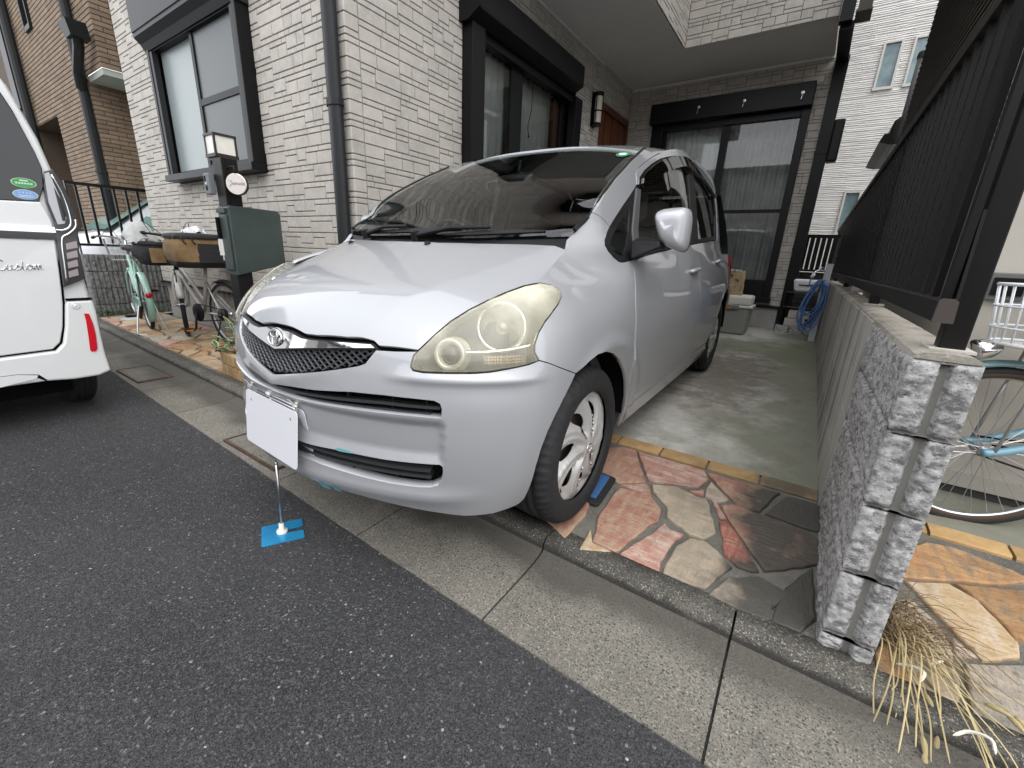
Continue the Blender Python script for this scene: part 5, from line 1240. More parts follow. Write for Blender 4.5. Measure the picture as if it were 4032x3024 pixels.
# ---- fenders, doors
fd = [tuple(p) for p in TR['FEND']]
lamp_right = [LAMPP[i] for i in range(19, 8, -1)]          # bottom right corner of the lamp up to its top
fend = fd[:1]+[fd[1],fd[2],fd[3],fd[4],fd[5]]+fd[6:]
fend_poly = fd+[tuple(p) for p in TR['BUMPGAP'][2:0:-1]]+lamp_right[:-1]
patch('front_fender', bodyS, fend_poly, PAINT, car, sp=.022, gap=.0018, flange=.014)
belt = [tuple(p) for p in TR['BELT']]; db = [tuple(p) for p in TR['DOORB']]
dfr = [(1.640,.9955),(1.637,.9405),(1.617,.82),(1.628,.63),(1.633,.49),(1.705,.352)]
dmid = [(2.80,1.109),(2.835,1.04),(2.83,.95),(2.83,.80),(2.86,.65),(2.93,.50),(2.99,.415)]
sill = [(2.99,.405),(2.228,.372),(1.705,.350)]
doorf = dfr+sill[:2][::-1]+dmid[::-1]+belt[3:0:-1]
doorf = dfr+[(2.228,.368),(2.99,.400)]+dmid[::-1]+[belt[3],belt[2],belt[1]]
d1 = patch('front_door', bodyS, doorf, PAINT, car, sp=.035, gap=.0018, flange=.014)
ra = [(3.43,.405)]+[(3.91-.40*cos(a), .41+.40*sin(a)) for a in [radians(x) for x in (14,30,48,62)]]
doorr = [(2.99,.400),(3.40,.407)]+ra[1:]+[(3.80,1.0),(3.70,1.172),(3.15,1.137)]+dmid[:]
doorr = [(2.99,.400),(3.42,.407)]+ra[1:]+[(3.79,.90),(3.78,1.02),(3.70,1.173),(3.155,1.137)]+dmid
d2 = patch('rear_door', bodyS, doorr, PAINT, car, sp=.035, gap=.0018, flange=.014)
silp = [(1.715,.345),(2.228,.362),(2.99,.394),(3.42,.400),(3.50,.35),(3.46,.275),(2.9,.262),(2.2,.250),(1.765,.245)]
patch('sill', bodyS, silp, PAINT, car, sp=.04, gap=.0018, flange=.02)
arr = [(3.91-.40*cos(radians(a)), .41+.40*sin(radians(a))) for a in (62,80,100,120,140,158,172)]
quart = [(3.70,1.176),(3.782,1.02),(3.79,.90)]+arr+[(4.31,.36),(4.52,.33),(4.60,.60),(4.52,.95),(4.30,1.40),(4.22,1.56),(4.05,1.575),(3.86,1.56)]
QTOP = quart
patch('rear_quarter', bodyS, [(3.704,1.18),(3.786,1.02),(3.794,.90)]+arr+[(4.31,.37),(4.45,.34),(4.46,.62),(4.43,.95),(4.30,1.36),(4.18,1.545),(3.80,1.53),(3.79,1.37)], PAINT, car, sp=.045, gap=.002, flange=.014)
patch('rear_bumper', lambda s, z: bodyS(s,z) if s < 5.58 else bodyS(11.16-s,z)+Vector((2*(CXC-bodyS(11.16-s,z).x),0,0)), [(4.315,.36),(4.45,.335),(4.462,.62),(5.1,.66),(5.56,.68),(5.56,.24),(4.9,.24),(4.34,.26)], PAINT, car, sp=.06, gap=.002, flange=.02)
# ---- side frame above the glass, pillars, glass
pil = [tuple(p) for p in TR['PILLAR']]
def roof_edge(y):
    lo, hi = 1.40, 1.70
    for _ in range(24):
        m_ = (lo+hi)/2; x, yy, z = body(y+.0, m_)
        if roof(x, yy)[2] > m_: lo = m_
        else: hi = m_
    return (lo+hi)/2
upper = [(y, roof_edge(y)) for y in (2.14,2.3,2.5,2.75,3.0,3.3,3.6,3.9,4.1)]
seam = [tuple(p) for p in TR['SEAM']]
seamP = [seam[0],seam[1],seam[2],seam[3],seam[4],seam[5],seam[6],seam[7],seam[8]]
seamP += [(2.85,min(1.606,roof_edge(2.85)-.012)),(3.15,min(1.606,roof_edge(3.15)-.012)),(3.42,1.592),(3.66,1.560),(3.77,1.50),(3.785,1.37),(3.70,1.178)]
qt = [tuple(p) for p in TR['QUART']]
frame_poly = pil[:5]+upper+[(4.17,1.548),(3.80,1.535),(3.775,1.51),(3.66,1.565)]+[(3.42,1.597),(3.15,min(1.611,roof_edge(3.15)-.008)),(2.85,min(1.611,roof_edge(2.85)-.008))]+seamP[8::-1]+[pil[8],pil[7],pil[6],pil[5],(1.515,1.1455)]
patch('side_frame', bodyS, frame_poly, PAINT, car, sp=.022, gap=.0016, flange=.030)
# black surround of the side glass with its openings
qg = [tuple(p) for p in TR['QGLASS']]
surround = [qt[1],qt[2],qt[3],qt[4],qt[5],qt[6],qt[7],belt[0],belt[1],belt[2],belt[3],(2.80,1.1105),(3.155,1.1385),(3.70,1.176)]+seamP[:-1][::-1]+[pil[8],pil[7],pil[6],pil[5]]
rise = lambda P, dz: [(u, v+dz) for u, v in P]
fg = [(1.79,1.028),(2.14,1.066),(2.48,1.100),(2.735,1.126),(2.765,1.50),(2.66,1.545),(2.45,1.515),(2.26,1.468),(2.10,1.415),(1.985,1.36),(1.905,1.305)]
rg = [(2.90,1.142),(3.16,1.166),(3.62,1.198),(3.70,1.36),(3.66,1.50),(3.45,1.545),(3.10,1.560),(2.93,1.555)]
patch('window_surround', bodyS, surround, BLK, car, holes=[qg,fg,rg], sp=.03, gap=.0016, flange=.010, hflange=.014, lift=-.004)
patch('quarter_glass', bodyS, qg, SIDEG, car, sp=.03, gap=-.004, flange=0, lift=-.010)
patch('front_door_glass', bodyS, fg, SIDEG, car, sp=.05, gap=-.006, flange=0, lift=-.013)
patch('rear_door_glass', bodyS, rg, SIDEG, car, sp=.05, gap=-.006, flange=0, lift=-.013)
strip = seamP[:13]; inner_s = [(1.905,1.318),(1.922,1.352),(1.992,1.392),(2.10,1.438),(2.225,1.482),(2.37,1.520),(2.51,1.550),(2.65,1.572),(2.85,1.582),(3.15,1.584),(3.42,1.569),(3.64,1.535)]
patch('door_frame', bodyS, strip[:12]+[(3.66,1.557)]+inner_s[::-1], PAINT, car, sp=.02, gap=.0016, flange=.008, lift=.001)
v1 = [(1.915,1.322),(1.93,1.345),(1.995,1.385),(2.105,1.432),(2.23,1.476),(2.37,1.513),(2.51,1.543),(2.66,1.566),(2.80,1.576)]; v2 = [(2.835,1.515),(2.74,1.525),(2.62,1.512),(2.46,1.478),(2.28,1.43),(2.10,1.372),(1.93,1.305)]
patch('wind_visor', bodyS, v1+v2, SMOKE, car, sp=.02, gap=0, flange=.016, lift=.018)
v3 = [(2.87,1.578),(3.15,1.58),(3.42,1.565),(3.63,1.53),(3.70,1.48)]; v4 = [(3.62,1.465),(3.42,1.505),(3.15,1.525),(2.89,1.525)]
patch('wind_visor', bodyS, v3+v4, SMOKE, car, sp=.025, gap=0, flange=.016, lift=.018)
# mirror-base pillar cover and belt moulding
patch('pillar_cover', bodyS, [(1.668,1.0005),(1.79,1.0165),(1.915,1.30),(1.865,1.30),(1.74,1.06)], mat('grey pillar cover', (.075,.076,.08), .45), car, sp=.03, gap=.001, flange=.008, lift=.004)
blade('belt_moulding', [(1.66+.19*i, interp(belt, 1.66+.19*i)+.010) for i in range(11)], .016, .012, .006, BLK)
# ---- roof and glass
rl = [(y, body(y, roof_edge(y))[0]-.004) for y in (2.20,2.35,2.6,2.85,3.1,3.4,3.7,4.0,4.2)]
roof_half = [(0,2.185)]+[(w*.5, 2.19) for w in (.3,.6,.9)]+[(rl[0][1]-.03,2.205)]+[(w-.012, y) for y, w in rl]+[(.50,4.40),(0,4.46)]
roof_full = roof_half+[(-u, v) for u, v in roof_half[1:-1][::-1]]
patch('roof', roofS, roof_full, PAINT, car, sp=.05, gap=.002, flange=.02, both=False)
g = MB(); pe = [bodyS(*p) for p in pil[:5]]
_WE[:] = [(.640,1.440,1.070),(.648,1.475,1.108)]+[(p.x-CXC-.006, p.y+.006, p.z+.001) for p in pe[:1]]+[(p.x-CXC-.007, p.y+.008, p.z) for p in pe[1:4]]+[(pe[4].x-CXC-.012, 2.16, 1.502)]
_WE[2] = (_WE[2][0],_WE[2][1]+.02,_WE[2][2]+.004)
_WCn[:] = [(0,1.320,1.050),(0,1.385,1.092),(0,1.49,1.158),(0,1.62,1.243),(0,1.77,1.335),(0,1.96,1.438),(0,2.178,1.540)]
def wsP(u, t): p = screen(u, t); return Vector((CXC+p[0],p[1],p[2]))
g = MB(); g.smooth = True; g.grid([[wsP(-1+2*i/40, t) for i in range(41)] for t in [k/24 for k in range(25)]]); ws = g.build('windscreen', CARG, car)
g = MB()  # black seal along the screen edge and cowl
for sg in (1,-1): g.tube([wsP(sg*.995, .12+.88*k/20)+Vector((0,0,-.004)) for k in range(21)], .009, 6)
stuff_ = g.build('screen_seal', BLK, car); stuff(stuff_)
g = MB(); g.smooth = True; g.grid([[wsP(-.99+1.98*i/30, t)+Vector((0,.004,-.006)) for i in range(31)] for t in (.0,.045,.085)]); g.build('screen_band', BLKM, car)
g = MB(); g.smooth = True; hr = [p for p in [(-.655,1.425)]+[(-u,v) for u,v in ((.60,1.404),(.5207,1.371),(.4262,1.3305),(.3275,1.294),(.1738,1.259))]+[(0,1.247)]+[(.1738,1.259),(.3275,1.294),(.4262,1.3305),(.5207,1.371),(.60,1.404),(.655,1.425)]]
rows = [[bonnetS(u,v)+Vector((0,0,-.010)) for u,v in hr],[bonnetS(u,v+.012)+Vector((0,0,-.022)) for u,v in hr]]
rows += [[lerp(bonnetS(u,v+.012)+Vector((0,0,-.022)), wsP(max(-1,min(1,u/.655)),.02)+Vector((0,0,-.012)), t)+Vector((0,0,-.010*sin(pi*t))) for u,v in hr] for t in (.3,.65,1)]
g.grid(rows); g.build('cowl', BLK, car)
# ---- wipers
for (u0,t0,u1,t1,nm) in ((-.60,.02,.30,.115,'a'),(.22,.012,.86,.06,'b')):
    g = MB(); pv = wsP(u0 if nm == 'a' else -.02, 0)+Vector((0,-.02,.006)); mid = wsP((u0+u1)/2, (t0+t1)/2)+Vector((0,-.016,.030)); pa, pb = wsP(u0,t0)+Vector((0,-.012,.010)), wsP(u1,t1)+Vector((0,-.012,.010))
    g.tube([pv, lerp(pv,mid,.5)+Vector((0,-.006,.014)), mid], [.012,.009,.006], 8); g.lathe(pv,(0,-.3,1),[(.001,.022),(.016,.018),(.018,-.02)],12)
    n = 14; bl = [wsP(lerp(u0,u1,i/n), lerp(t0,t1,i/n))+Vector((0,-.010,.008)) for i in range(n+1)]
    rows = [[p+Vector((0,.004,-.006)) for p in bl],[p+Vector((0,-.003,.004+.008*sin(pi*i/n))) for i, p in enumerate(bl)],[p+Vector((0,-.012,-.002)) for p in bl]]
    g.grid(rows); g.build('wiper', BLK, car)
g = MB(); 
for u in (-.42,.13): 
    p = bonnetS(u,1.23 if abs(u) < .3 else 1.28); g.lathe(p,(0,.2,1),[(.013,-.004),(.012,.006),(.006,.011),(.001,.012)],12)
stuff(g.build('washer_nozzle', BLK, car))
# ---- windscreen sticker, white lettering sits on a round green seal
GRN = mat('green sticker', (.03,.20,.09), .5); WHI = mat('white print', (.62,.70,.66), .6)
g = MB(); c0, t0 = .895, .900
disc = lambda r, lift: [wsP(c0+.9*r*cos(2*pi*i/28)/.60, t0+.62*r*sin(2*pi*i/28)/.74)+Vector((0,-.002-lift,.003+lift)) for i in range(28)]
g.poly(disc(.034,0)); seal = g.build('sticker', GRN, car); g = MB(); g.poly([wsP(c0+.018*cos(2*pi*i/20)/.60, t0+.010*sin(2*pi*i/20)/.74)+Vector((0,-.003,.004)) for i in range(20)]); g.build('sticker_print', WHI, seal)
# ---- door mirrors, handles
g = MB(); g.smooth = True
def sq(a, e): return (abs(a)**e)*(1 if a >= 0 else -1)
cM = Vector((CXC+.905,1.735,1.118))
for par in (1,-1):
    g = MB(); g.smooth = True; rows = []
    for i in range(13):
        ph = -pi/2+pi*i/12*.5+0; row = []
        for j in range(28):
            th = 2*pi*j/28; cx_, cz_ = sq(cos(th),.55), sq(sin(th),.55); r = cos(ph)**.5
            x = cx_*.060*r*(1+.16*cz_); z = cz_*.076*r+(-.006*cx_)+(.014*cx_*cz_); y = .058*sin(ph)*(1 if ph < 0 else .3)
            row.append(Vector((cM.x+x-.012*cz_+.006, cM.y+.035+y+.02*cx_*r, cM.z+z)))
        rows.append(row)
    vs2 = [[Vector((p.x if par == 1 else 2*CXC-p.x, p.y, p.z)) for p in r] for r in rows]
    g.grid(vs2 if par == 1 else [r[::-1] for r in vs2], closed=True)
    mir = g.build('mirror', PAINT, car, fix=True)
    g = MB(); g.smooth = True; g.grid([[p for p in vs2[-1]],[p+Vector((0,.012,0)) for p in vs2[-1]],[cM+Vector((0,0.05,0)) if par == 1 else Vector((2*CXC-cM.x,cM.y+.05,cM.z)) for p in vs2[-1]]], closed=True); g.build('mirror_glass', BLK, mir)
    g = MB(); k = lambda x,y,z: Vector((CXC+par*x,y,z))
    g.add([k(.775,1.70,1.000),k(.775,1.90,1.022),k(.755,1.86,1.10),k(.755,1.74,1.07),k(.885,1.705,1.046),k(.885,1.80,1.046),k(.88,1.79,1.072),k(.88,1.71,1.072)],((0,1,5,4),(1,2,6,5),(2,3,7,6),(3,0,4,7),(4,5,6,7),(3,2,1,0))); bevel(g.build('mirror_arm', BLK, mir, fix=True), .008)
for (y0, z0, par_) in ((2.66,.945,d1),(3.52,1.006,d2)):
    for idx, sg in ((0,1),(1,-1)):
        g = MB(); g.smooth = True; n = 10
        pth = on_body([(y0-.10+.20*i/n, z0+.012*(i/n)) for i in range(n+1)], .020, sg < 0)
        fl = on_body([(y0-.10,z0),(y0+.10,z0+.012)], -.002, sg < 0)
        g.tube([fl[0]]+pth[1:-1]+[fl[1]], [.010]+[.0125]*(n-1)+[.010], 10); g.build('door_handle', PAINT, par_[idx])
        g = MB(); c = on_body([(y0,z0+.004)], .0012, sg < 0)[0]; q = on_body([(y0+.045*cos(2*pi*i/20), z0+.004+.036*sin(2*pi*i/20)) for i in range(20)], .0015, sg < 0); g.poly(q if sg < 0 else q[::-1]); g.build('handle_cup_shade', mat('cup shade', (.30,.31,.33), .4, .6), par_[idx])  # flat disc, shade of the handle recess put into its colour
# ---- scuffs of teal paint on the lower bumper
TEALP = mat('teal scuff', (.10,.27,.30), .45)
for nm in ('SCUFF','SCUFF2','SCUFF3'): patch('paint_scuff', bodyS, smooth_poly([tuple(p) for p in TR[nm]],1), TEALP, bumper, sp=.02, gap=0, flange=0, lift=.0018, both=False)
# ---- wheels
def wheel(cx, cy, cz, sgn, lab=None):
    """sgn +1: outer face towards +X"""
    ax = Vector((sgn,0,0)); R_ = .308; hub = Vector((cx,cy,cz))
    g = MB(); g.smooth = True; n = 180; prof = [(-.092,.215),(-.097,.245),(-.094,.275),(-.080,.298),(-.062,.306),(-.042,.308),(-.040,.302),(-.034,.302),(-.032,.308),(-.004,.309),(-.003,.303),(.004,.303),(.005,.309),(.032,.308),(.034,.302),(.040,.302),(.042,.308),(.062,.306),(.074,.301),(.086,.291),(.094,.275),(.0975,.250),(.095,.226),(.090,.217),(.080,.212)]
    rows = []
    for k in range(n):
        a = 2*pi*k/n; row = []
        for i, (w, r) in enumerate(prof):
            if k % 3 == 0 and (i in (3,4,5,16,17,18,19)): r -= .0055
            if k % 3 == 1 and i in (9,12): r -= .002
            row.append(hub+ax*w+Vector((0,cos(a)*r,sin(a)*r)))
        rows.append(row)
    rows.append(rows[0]); g.grid(rows if sgn > 0 else [r[::-1] for r in rows])
    ty = g.build('wheel', RUB, car)
    def cap_h(r, a):
        t = r/.2135; b = a-.55*t*t; q = (b*7/(2*pi)) % 1; d = abs(q-.5)*2            # d = 0 on the spoke ridge
        dome = .034*(1-t**1.7)+.004
        cut = max(0.0, min(1.0, (d-.34)/.5)); mid = max(0.0, min(1.0, (t-.16)/.15))*max(0.0, min(1.0, (.97-t)/.10))
        rid = (.0065*max(0.0, 1-abs(q-.40)/.10)+.0045*max(0.0, 1-abs(q-.62)/.07))*mid*(.4+.6*t)
        return dome-.017*cut*mid+rid
    sg_ = 1 if sgn > 0 else -1
    def capS(u, v):
        r = hypot(u, v); a = atan2(v, u); return hub+ax*(.066+cap_h(r, a))+Vector((0,u,v))
    holes_ = []
    for k in range(7):
        pts = []
        for (t_, q_) in ((.40,.0),(.46,-.13),(.58,-.20),(.72,-.21),(.80,-.12),(.82,.02),(.78,.16),(.66,.20),(.52,.14),(.44,.08)):
            r = t_*.2135; a = (k+q_)*2*pi/7+.55*t_*t_; pts.append((r*cos(a), r*sin(a)))
        holes_.append(smooth_poly(pts, 1))
    hc = patch('hubcap', capS, [(.2135*cos(2*pi*i/72), .2135*sin(2*pi*i/72)) for i in range(72)], CAPM, ty, holes=holes_, sp=.0085, gap=0, flange=.004, hflange=.005, both=False)
    g = MB(); g.smooth = True; g.lathe(hub+ax*.100, ax, [(.028,-.004),(.029,.002),(.026,.004),(.001,.005)], 28); g.build('cap_centre', CAPM, ty)
    if sgn > 0:
        g = MB(); c = hub+ax*.1052
        def ov(oy, oz, ry, rz): g.smooth = True; g.tube([c+Vector((0,oy+cos(2*pi*i/24)*ry,oz+sin(2*pi*i/24)*rz)) for i in range(24)], .0019, 6, closed=True)
        ov(0,0,.0215,.0165); ov(0,0,.0075,.0155); ov(0,.0065,.0150,.0085); g.build('oval_emblem', CHROME, ty)
    g = MB(); g.lathe(hub, ax, [(.20,-.09),(.20,.03),(.12,.045),(.03,.05),(.001,.05)], 28); g.build('rim', mat('rusty brown steel', (.045,.032,.028), .6, .3), ty)
    return ty
wheel(CXC+.8145-.097, 1.372, .314, 1); wheel(CXC-.8145+.097, 1.372, .314, -1)
wheel(CXC+.8145-.100, 3.905, .408, 1); wheel(CXC-.8145+.100, 3.905, .408, -1)
# raised lettering on the tyre wall is left as faint ribs; arch liners
for cy_, cz_, rr_ in ((1.372,.314,.372),(3.91,.41,.402)):
    for sg in (1,-1):
        g = MB(); g.smooth = True; rows = []
        for k in range(25):
            a = radians(4+118*k/24); rows.append([Vector((CXC+sg*x, cy_+cos(a)*rr_, max(.2, cz_+sin(a)*rr_))) for x in (.806,.78,.55)])
        g.grid(rows); g.build('arch_liner', BLKM, car)
g = MB(); g.box((CXC-.54,.86,.245),(CXC+.54,4.4,.42)); g.box((CXC-.70,1.80,.255),(CXC+.70,3.42,.40)); g.build('underbody', BLKM, car)
g = MB(); g.box((CXC-.54,.95,.425),(CXC+.54,1.40,.66)); g.build('engine_bay', BLKM, car)
# ---- tail: hatch with window, lamps
g = MB(); g.smooth = True
def tailP(u, z):
    e = body(4.42, min(z,1.2)); we = interp([(.6,.765),(.95,.745),(1.2,.70),(1.4,.655),(1.55,.60)], z); yc = interp([(.6,4.60),(.95,4.60),(1.2,4.56),(1.4,4.50),(1.56,4.44)], z)
    return Vector((CXC+u*we, yc-.16*u*u*abs(u), z))
g.grid([[tailP(-1+2*i/24, z) for i in range(25)][::-1] for z in (.60,.75,.95,1.08)]); hatch = g.build('tailgate', PAINT, car)
g = MB(); g.smooth = True; g.grid([[tailP(-1+2*i/24, z) for i in range(25)][::-1] for z in (1.085,1.2,1.35,1.5,1.565)]); g.build('rear_window', mat('dark rear glass', (.01,.012,.012), .03, spec=.8), hatch)
for sg in (1,-1):
    g = MB(); g.smooth = True; g.grid([[tailP(sg*(.80+.24*i/6), z)+Vector((0,.012*sin(pi*i/6),0)) for i in range(7)] for z in (.82,.9,1.0,1.07)]); g.build('tail_lamp', mat('red tail lamp', (.35,.01,.012), .15, coat=1.0), hatch, fix=True)
# ---- cabin
SEAT = mat('grey seat cloth', (.060,.062,.060), .95, bump=[(300,.3,.001)]); DASH = mat('grey green dashboard', (.085,.10,.095), .75, bump=[(200,.2,.0006)])
LINE = mat('roof lining', (.35,.345,.32), .95)
g = MB(); g.smooth = True
g.grid([[Vector((CXC-.66+1.32*i/16, y+.13*(abs(i-8)/8)**2, z)) for i in range(17)] for y, z in ((1.36,1.035),(1.52,1.045),(1.68,1.04),(1.80,1.015),(1.86,.95),(1.88,.72))]); g.build('dashboard', DASH, car)
g = MB(); g.smooth = True
for sx in (-.37,.37):
    pass
def seat(sx, y):
    g = MB(); g.box((CXC+sx-.25,y,.50),(CXC+sx+.25,y+.48,.64)); g.box((CXC+sx-.24,y+.50,.62),(CXC+sx+.24,y+.62,1.18), rot=Matrix.Rotation(radians(-12),3,'X'), piv=(CXC+sx,y+.5,.62)); g.box((CXC+sx-.12,y+.63,1.215),(CXC+sx+.12,y+.72,1.39))
    s_ = bevel(g.build('seat', SEAT, car), .05, 4)
seat(-.37,2.02); seat(.37,2.02)
g = MB(); g.box((CXC-.60,2.95,.55),(CXC+.60,3.4,.70)); g.box((CXC-.60,3.42,.68),(CXC+.60,3.55,1.22)); bevel(g.build('rear_bench', SEAT, car), .05, 3)
for sx in (-.4,.4):
    g = MB(); g.box((CXC+sx-.11,3.45,1.235),(CXC+sx+.11,3.53,1.37)); bevel(g.build('head_restraint', SEAT, car), .03, 3)
g = MB(); g.smooth = True; ct = Vector((CXC-.37,1.98,1.0)); axw = Vector((0,1,.55)).normalized(); uw = Vector((1,0,0)); vw = axw.cross(uw)
g.tube([ct+uw*(.185*cos(2*pi*i/36))+vw*(.185*sin(2*pi*i/36)) for i in range(36)], .015, 8, closed=True)
for a in (0,pi,1.5*pi): g.tube([ct+uw*(.18*cos(a))+vw*(.18*sin(a)), ct-axw*.03], .014, 6)
g.lathe(ct-axw*.03, axw, [(.06,-.02),(.06,.02),(.001,.03)], 16); g.tube([ct-axw*.03, Vector((CXC-.37,1.78,.90))], .035, 8); g.build('steering_wheel', BLK, car)
g = MB(); g.smooth = True; rm = wsP(0,.84)+Vector((0,.05,-.07)); g.lathe(rm,(1,0,0),[(.001,-.115),(.028,-.105),(.034,0),(.028,.105),(.001,.115)],12); g.tube([rm, wsP(0,.90)+Vector((0,.005,-.004))], .008, 6); g.build('room_mirror', BLK, car)
g = MB(); g.smooth = True; g.grid([[roofS(u, y)+Vector((0,.0,-.03)) for u in [-.57+1.14*i/12 for i in range(13)]] for y in (2.24,2.6,3.0,3.5,4.0,4.3)]); g.build('roof_lining', LINE, car)
for sg in (1,-1):
    g = MB(); g.smooth = True
    g.grid([[Vector((CXC+sg*(body(y, .95)[0]-.05), y, z)) for y in (1.55,2.2,2.9,3.6,4.2)] for z in (.42,.7,.97)]); g.build('door_lining', SEAT, car)
    g = MB(); g.grid([[Vector((CXC+sg*(body(y, z)[0]-.03), y+dy, z)) for y in (2.74,2.90)] for z, dy in ((1.1,0),(1.3,0),(1.55,0))]); g.build('pillar_lining', LINE, car)
g = MB(); g.box((CXC-.62,1.75,.425),(CXC+.62,4.3,.46)); g.build('cabin_floor', BLKM, car)

# ================================================================== things standing about
def strokes(word, h):
    """joined-up handwriting as lists of points, x to the right, letters h tall"""
    G = {'C':([(.62,.85),(.45,1),(.2,.85),(.05,.45),(.2,.05),(.45,0),(.7,.18)],.72),'Y':([(.0,.95),(.15,1),(.2,.75),(.3,.6),(.5,.75),(.62,1),(.55,.3),(.35,-.35),(.12,-.3),(.3,.0),(.7,.15)],.72),
         'u':([(0,.1),(.1,.5),(.08,.1),(.22,0),(.38,.2),(.42,.5),(.42,.1),(.55,.05)],.55),'s':([(0,.05),(.2,.3),(.3,.52),(.36,.3),(.3,.05),(.12,.03),(.3,.03),(.45,.1)],.45),
         't':([(0,.1),(.15,.5),(.22,.85),(.18,.3),(.22,.02),(.4,.1)],.40),'o':([(0,.1),(.12,.42),(.3,.5),(.42,.3),(.28,.02),(.1,.1),(.12,.4),(.35,.45),(.55,.35)],.52),
         'm':([(0,.05),(.1,.5),(.1,.02),(.2,.42),(.32,.48),(.34,.02),(.44,.42),(.56,.48),(.58,.1),(.72,.05)],.72),'a':([(.0,.08),(.12,.42),(.34,.5),(.14,.35),(.12,.05),(.3,.08),(.4,.48),(.4,.08),(.54,.06)],.54),
         'd':([(.0,.08),(.12,.42),(.34,.46),(.14,.35),(.12,.05),(.3,.08),(.42,.5),(.46,1),(.42,.1),(.56,.06)],.56)}
    out = []; x = 0
    for ch in word:
        pts, w = G[ch]; out.append([((x+a)*h, b*h) for a, b in pts]); x += w
    return out, x*h
def write(mb, word, h, origin, ux, uz, r, n=5):
    st, w = strokes(word, h); O = Vector(origin); ux, uz = Vector(ux), Vector(uz)
    for s_ in st: mb.smooth = True; mb.tube(spline([O+ux*a+uz*b for a, b in s_], n), r, 5)
    return w

# ---- white board on a clip stand in front of the car
BLUE = mat('blue anodised plate', (.02,.22,.46), .28, .35, spec=.6, var=[(6,(.03,.30,.56),.4,.6)]); WB = mat('white board', (.66,.66,.69), .45)
CLEAR = mat('clear clip plastic', (.78,.74,.68), .2, spec=.6, alpha=.65)
st = thing('sign_stand', (-1.48,.66,-.064), 'blank white board clipped to a thin steel stand with blue foot plate', 'sign')
bx_, by_ = Vector((-1.571,.627,0)), Vector((-1.451,.569,0)); u = Vector((.068,.125,0)); 
P = lambda a, b: Vector((-1.571,.627,-.0645))+Vector((.068,.125,0))*a+Vector((.120,-.058,0))*b
out = [P(.03,0),P(.97,0),P(1,.03),P(1,.36),P(.97,.40),P(.46,.44),P(.44,.50),P(.46,.56),P(.97,.60),P(1,.64),P(1,.97),P(.97,1),P(.03,1),P(0,.97),P(0,.03)]
m = MB(); m.poly(out[::-1], thick=(0,0,.0022)); m.build('foot_plate', BLUE, st, fix=True)
base = Vector((-1.479,.660,-.062)); topp = Vector((-1.437,.664,.512))
m = MB(); m.smooth = True; m.lathe(base,(0,0,1),[(.001,.012),(.019,.010),(.019,0)],20); m.lathe(base,(0,0,1),[(.019,.0),(.019,.008),(.010,.012),(.0085,.04),(.006,.042)],18); m.build('foot_collar', mat('ivory plastic', (.70,.69,.60), .45), st)
m = MB(); m.smooth = True; k = .52; m.tube([base+(topp-base)*.06, base+(topp-base)*k], .0042, 10); m.tube([base+(topp-base)*k, topp], .0030, 10); m.lathe(base+(topp-base)*k, topp-base, [(.004,-.002),(.0055,0),(.0055,.006),(.003,.008)], 10); m.build('rod', STEEL, st)
rgt = Vector((.989,-.07,0)).normalized()
A_, B_ = Vector((-1.592,.668,.509)), Vector((-1.252,.654,.509))
m = MB(); m.smooth = True; m.tube([A_, B_], .0024, 8); m.tube([A_+Vector((0,-.007,-.006)), B_+Vector((0,-.007,-.006))], .002, 8); m.build('cross_bar', STEEL, st)
m = MB(); m.smooth = True; m.tube([lerp(A_,B_,.40), lerp(A_,B_,.47)], .0058, 10); m.build('bar_joint', mat('white joint', (.75,.75,.74), .4), st)
def board(name, off, tilt, w0=-.012, w1=1.055):
    L0, R0 = lerp(A_,B_,w0)+off, lerp(A_,B_,w1)+off; dn = Vector((tilt[0],tilt[1],-.193)); c = .014; w = R0-L0; wu = w.normalized()
    pts = [L0+wu*c, R0-wu*c, R0+dn*.02-wu*c*.3, R0+dn*.07, R0+dn*.93, R0+dn*.98-wu*c*.3, R0+dn-wu*c, L0+dn+wu*c, L0+dn*.98+wu*c*.3, L0+dn*.93, L0+dn*.07, L0+dn*.02+wu*c*.3]
    m = MB(); m.poly(pts, thick=(0,.0022,0)); o = m.build(name, WB, st, fix=True); return o, L0, R0, dn, wu
bo, L0, R0, dn, wu = board('board', Vector((0,-.011,-.012)), (.0,-.022))
board('rear_board', Vector((.0,.010,-.012)), (.0,.02))
for t_ in (.12,.885):
    m = MB(); c = lerp(L0,R0,t_)+dn*.16+Vector((0,-.0008,0)); m.smooth = False; m.poly([c+wu*(.0042*cos(2*pi*i/12))+Vector((0,0,.0055*sin(2*pi*i/12))) for i in range(12)]); m.build('slot_hole', mat('hole grey', (.25,.25,.26), .8), bo)
for t_ in (.03,.955):
    c = lerp(A_,B_,t_); m = MB()
    for sy in (-1,1):
        m.add([c+wu*a+Vector((0,b*sy,z)) for a, b, z in ((-.006,.003,-.022),(.006,.003,-.022),(.006,.0065,.004),(-.006,.0065,.004),(-.008,.006,.006),(.008,.006,.006),(.009,.018,.026),(-.009,.018,.026))]+[c+wu*a+Vector((0,b*sy,z)) for a, b, z in ((-.006,.001,-.022),(.006,.001,-.022),(.006,.0045,.004),(-.006,.0045,.004),(-.008,.004,.006),(.008,.004,.006),(.009,.016,.026),(-.009,.016,.026))],
              ((0,1,2,3),(4,5,6,7),(3,2,5,4),(8,11,10,9),(12,15,14,13),(11,12,13,10),(0,8,9,1),(1,9,10,2),(3,11,8,0),(5,13,14,6),(6,14,15,7),(7,15,12,4)))
    m.smooth = True; m.tube([c-wu*.010, c+wu*.010], .004, 8); m.build('clip', CLEAR, st)

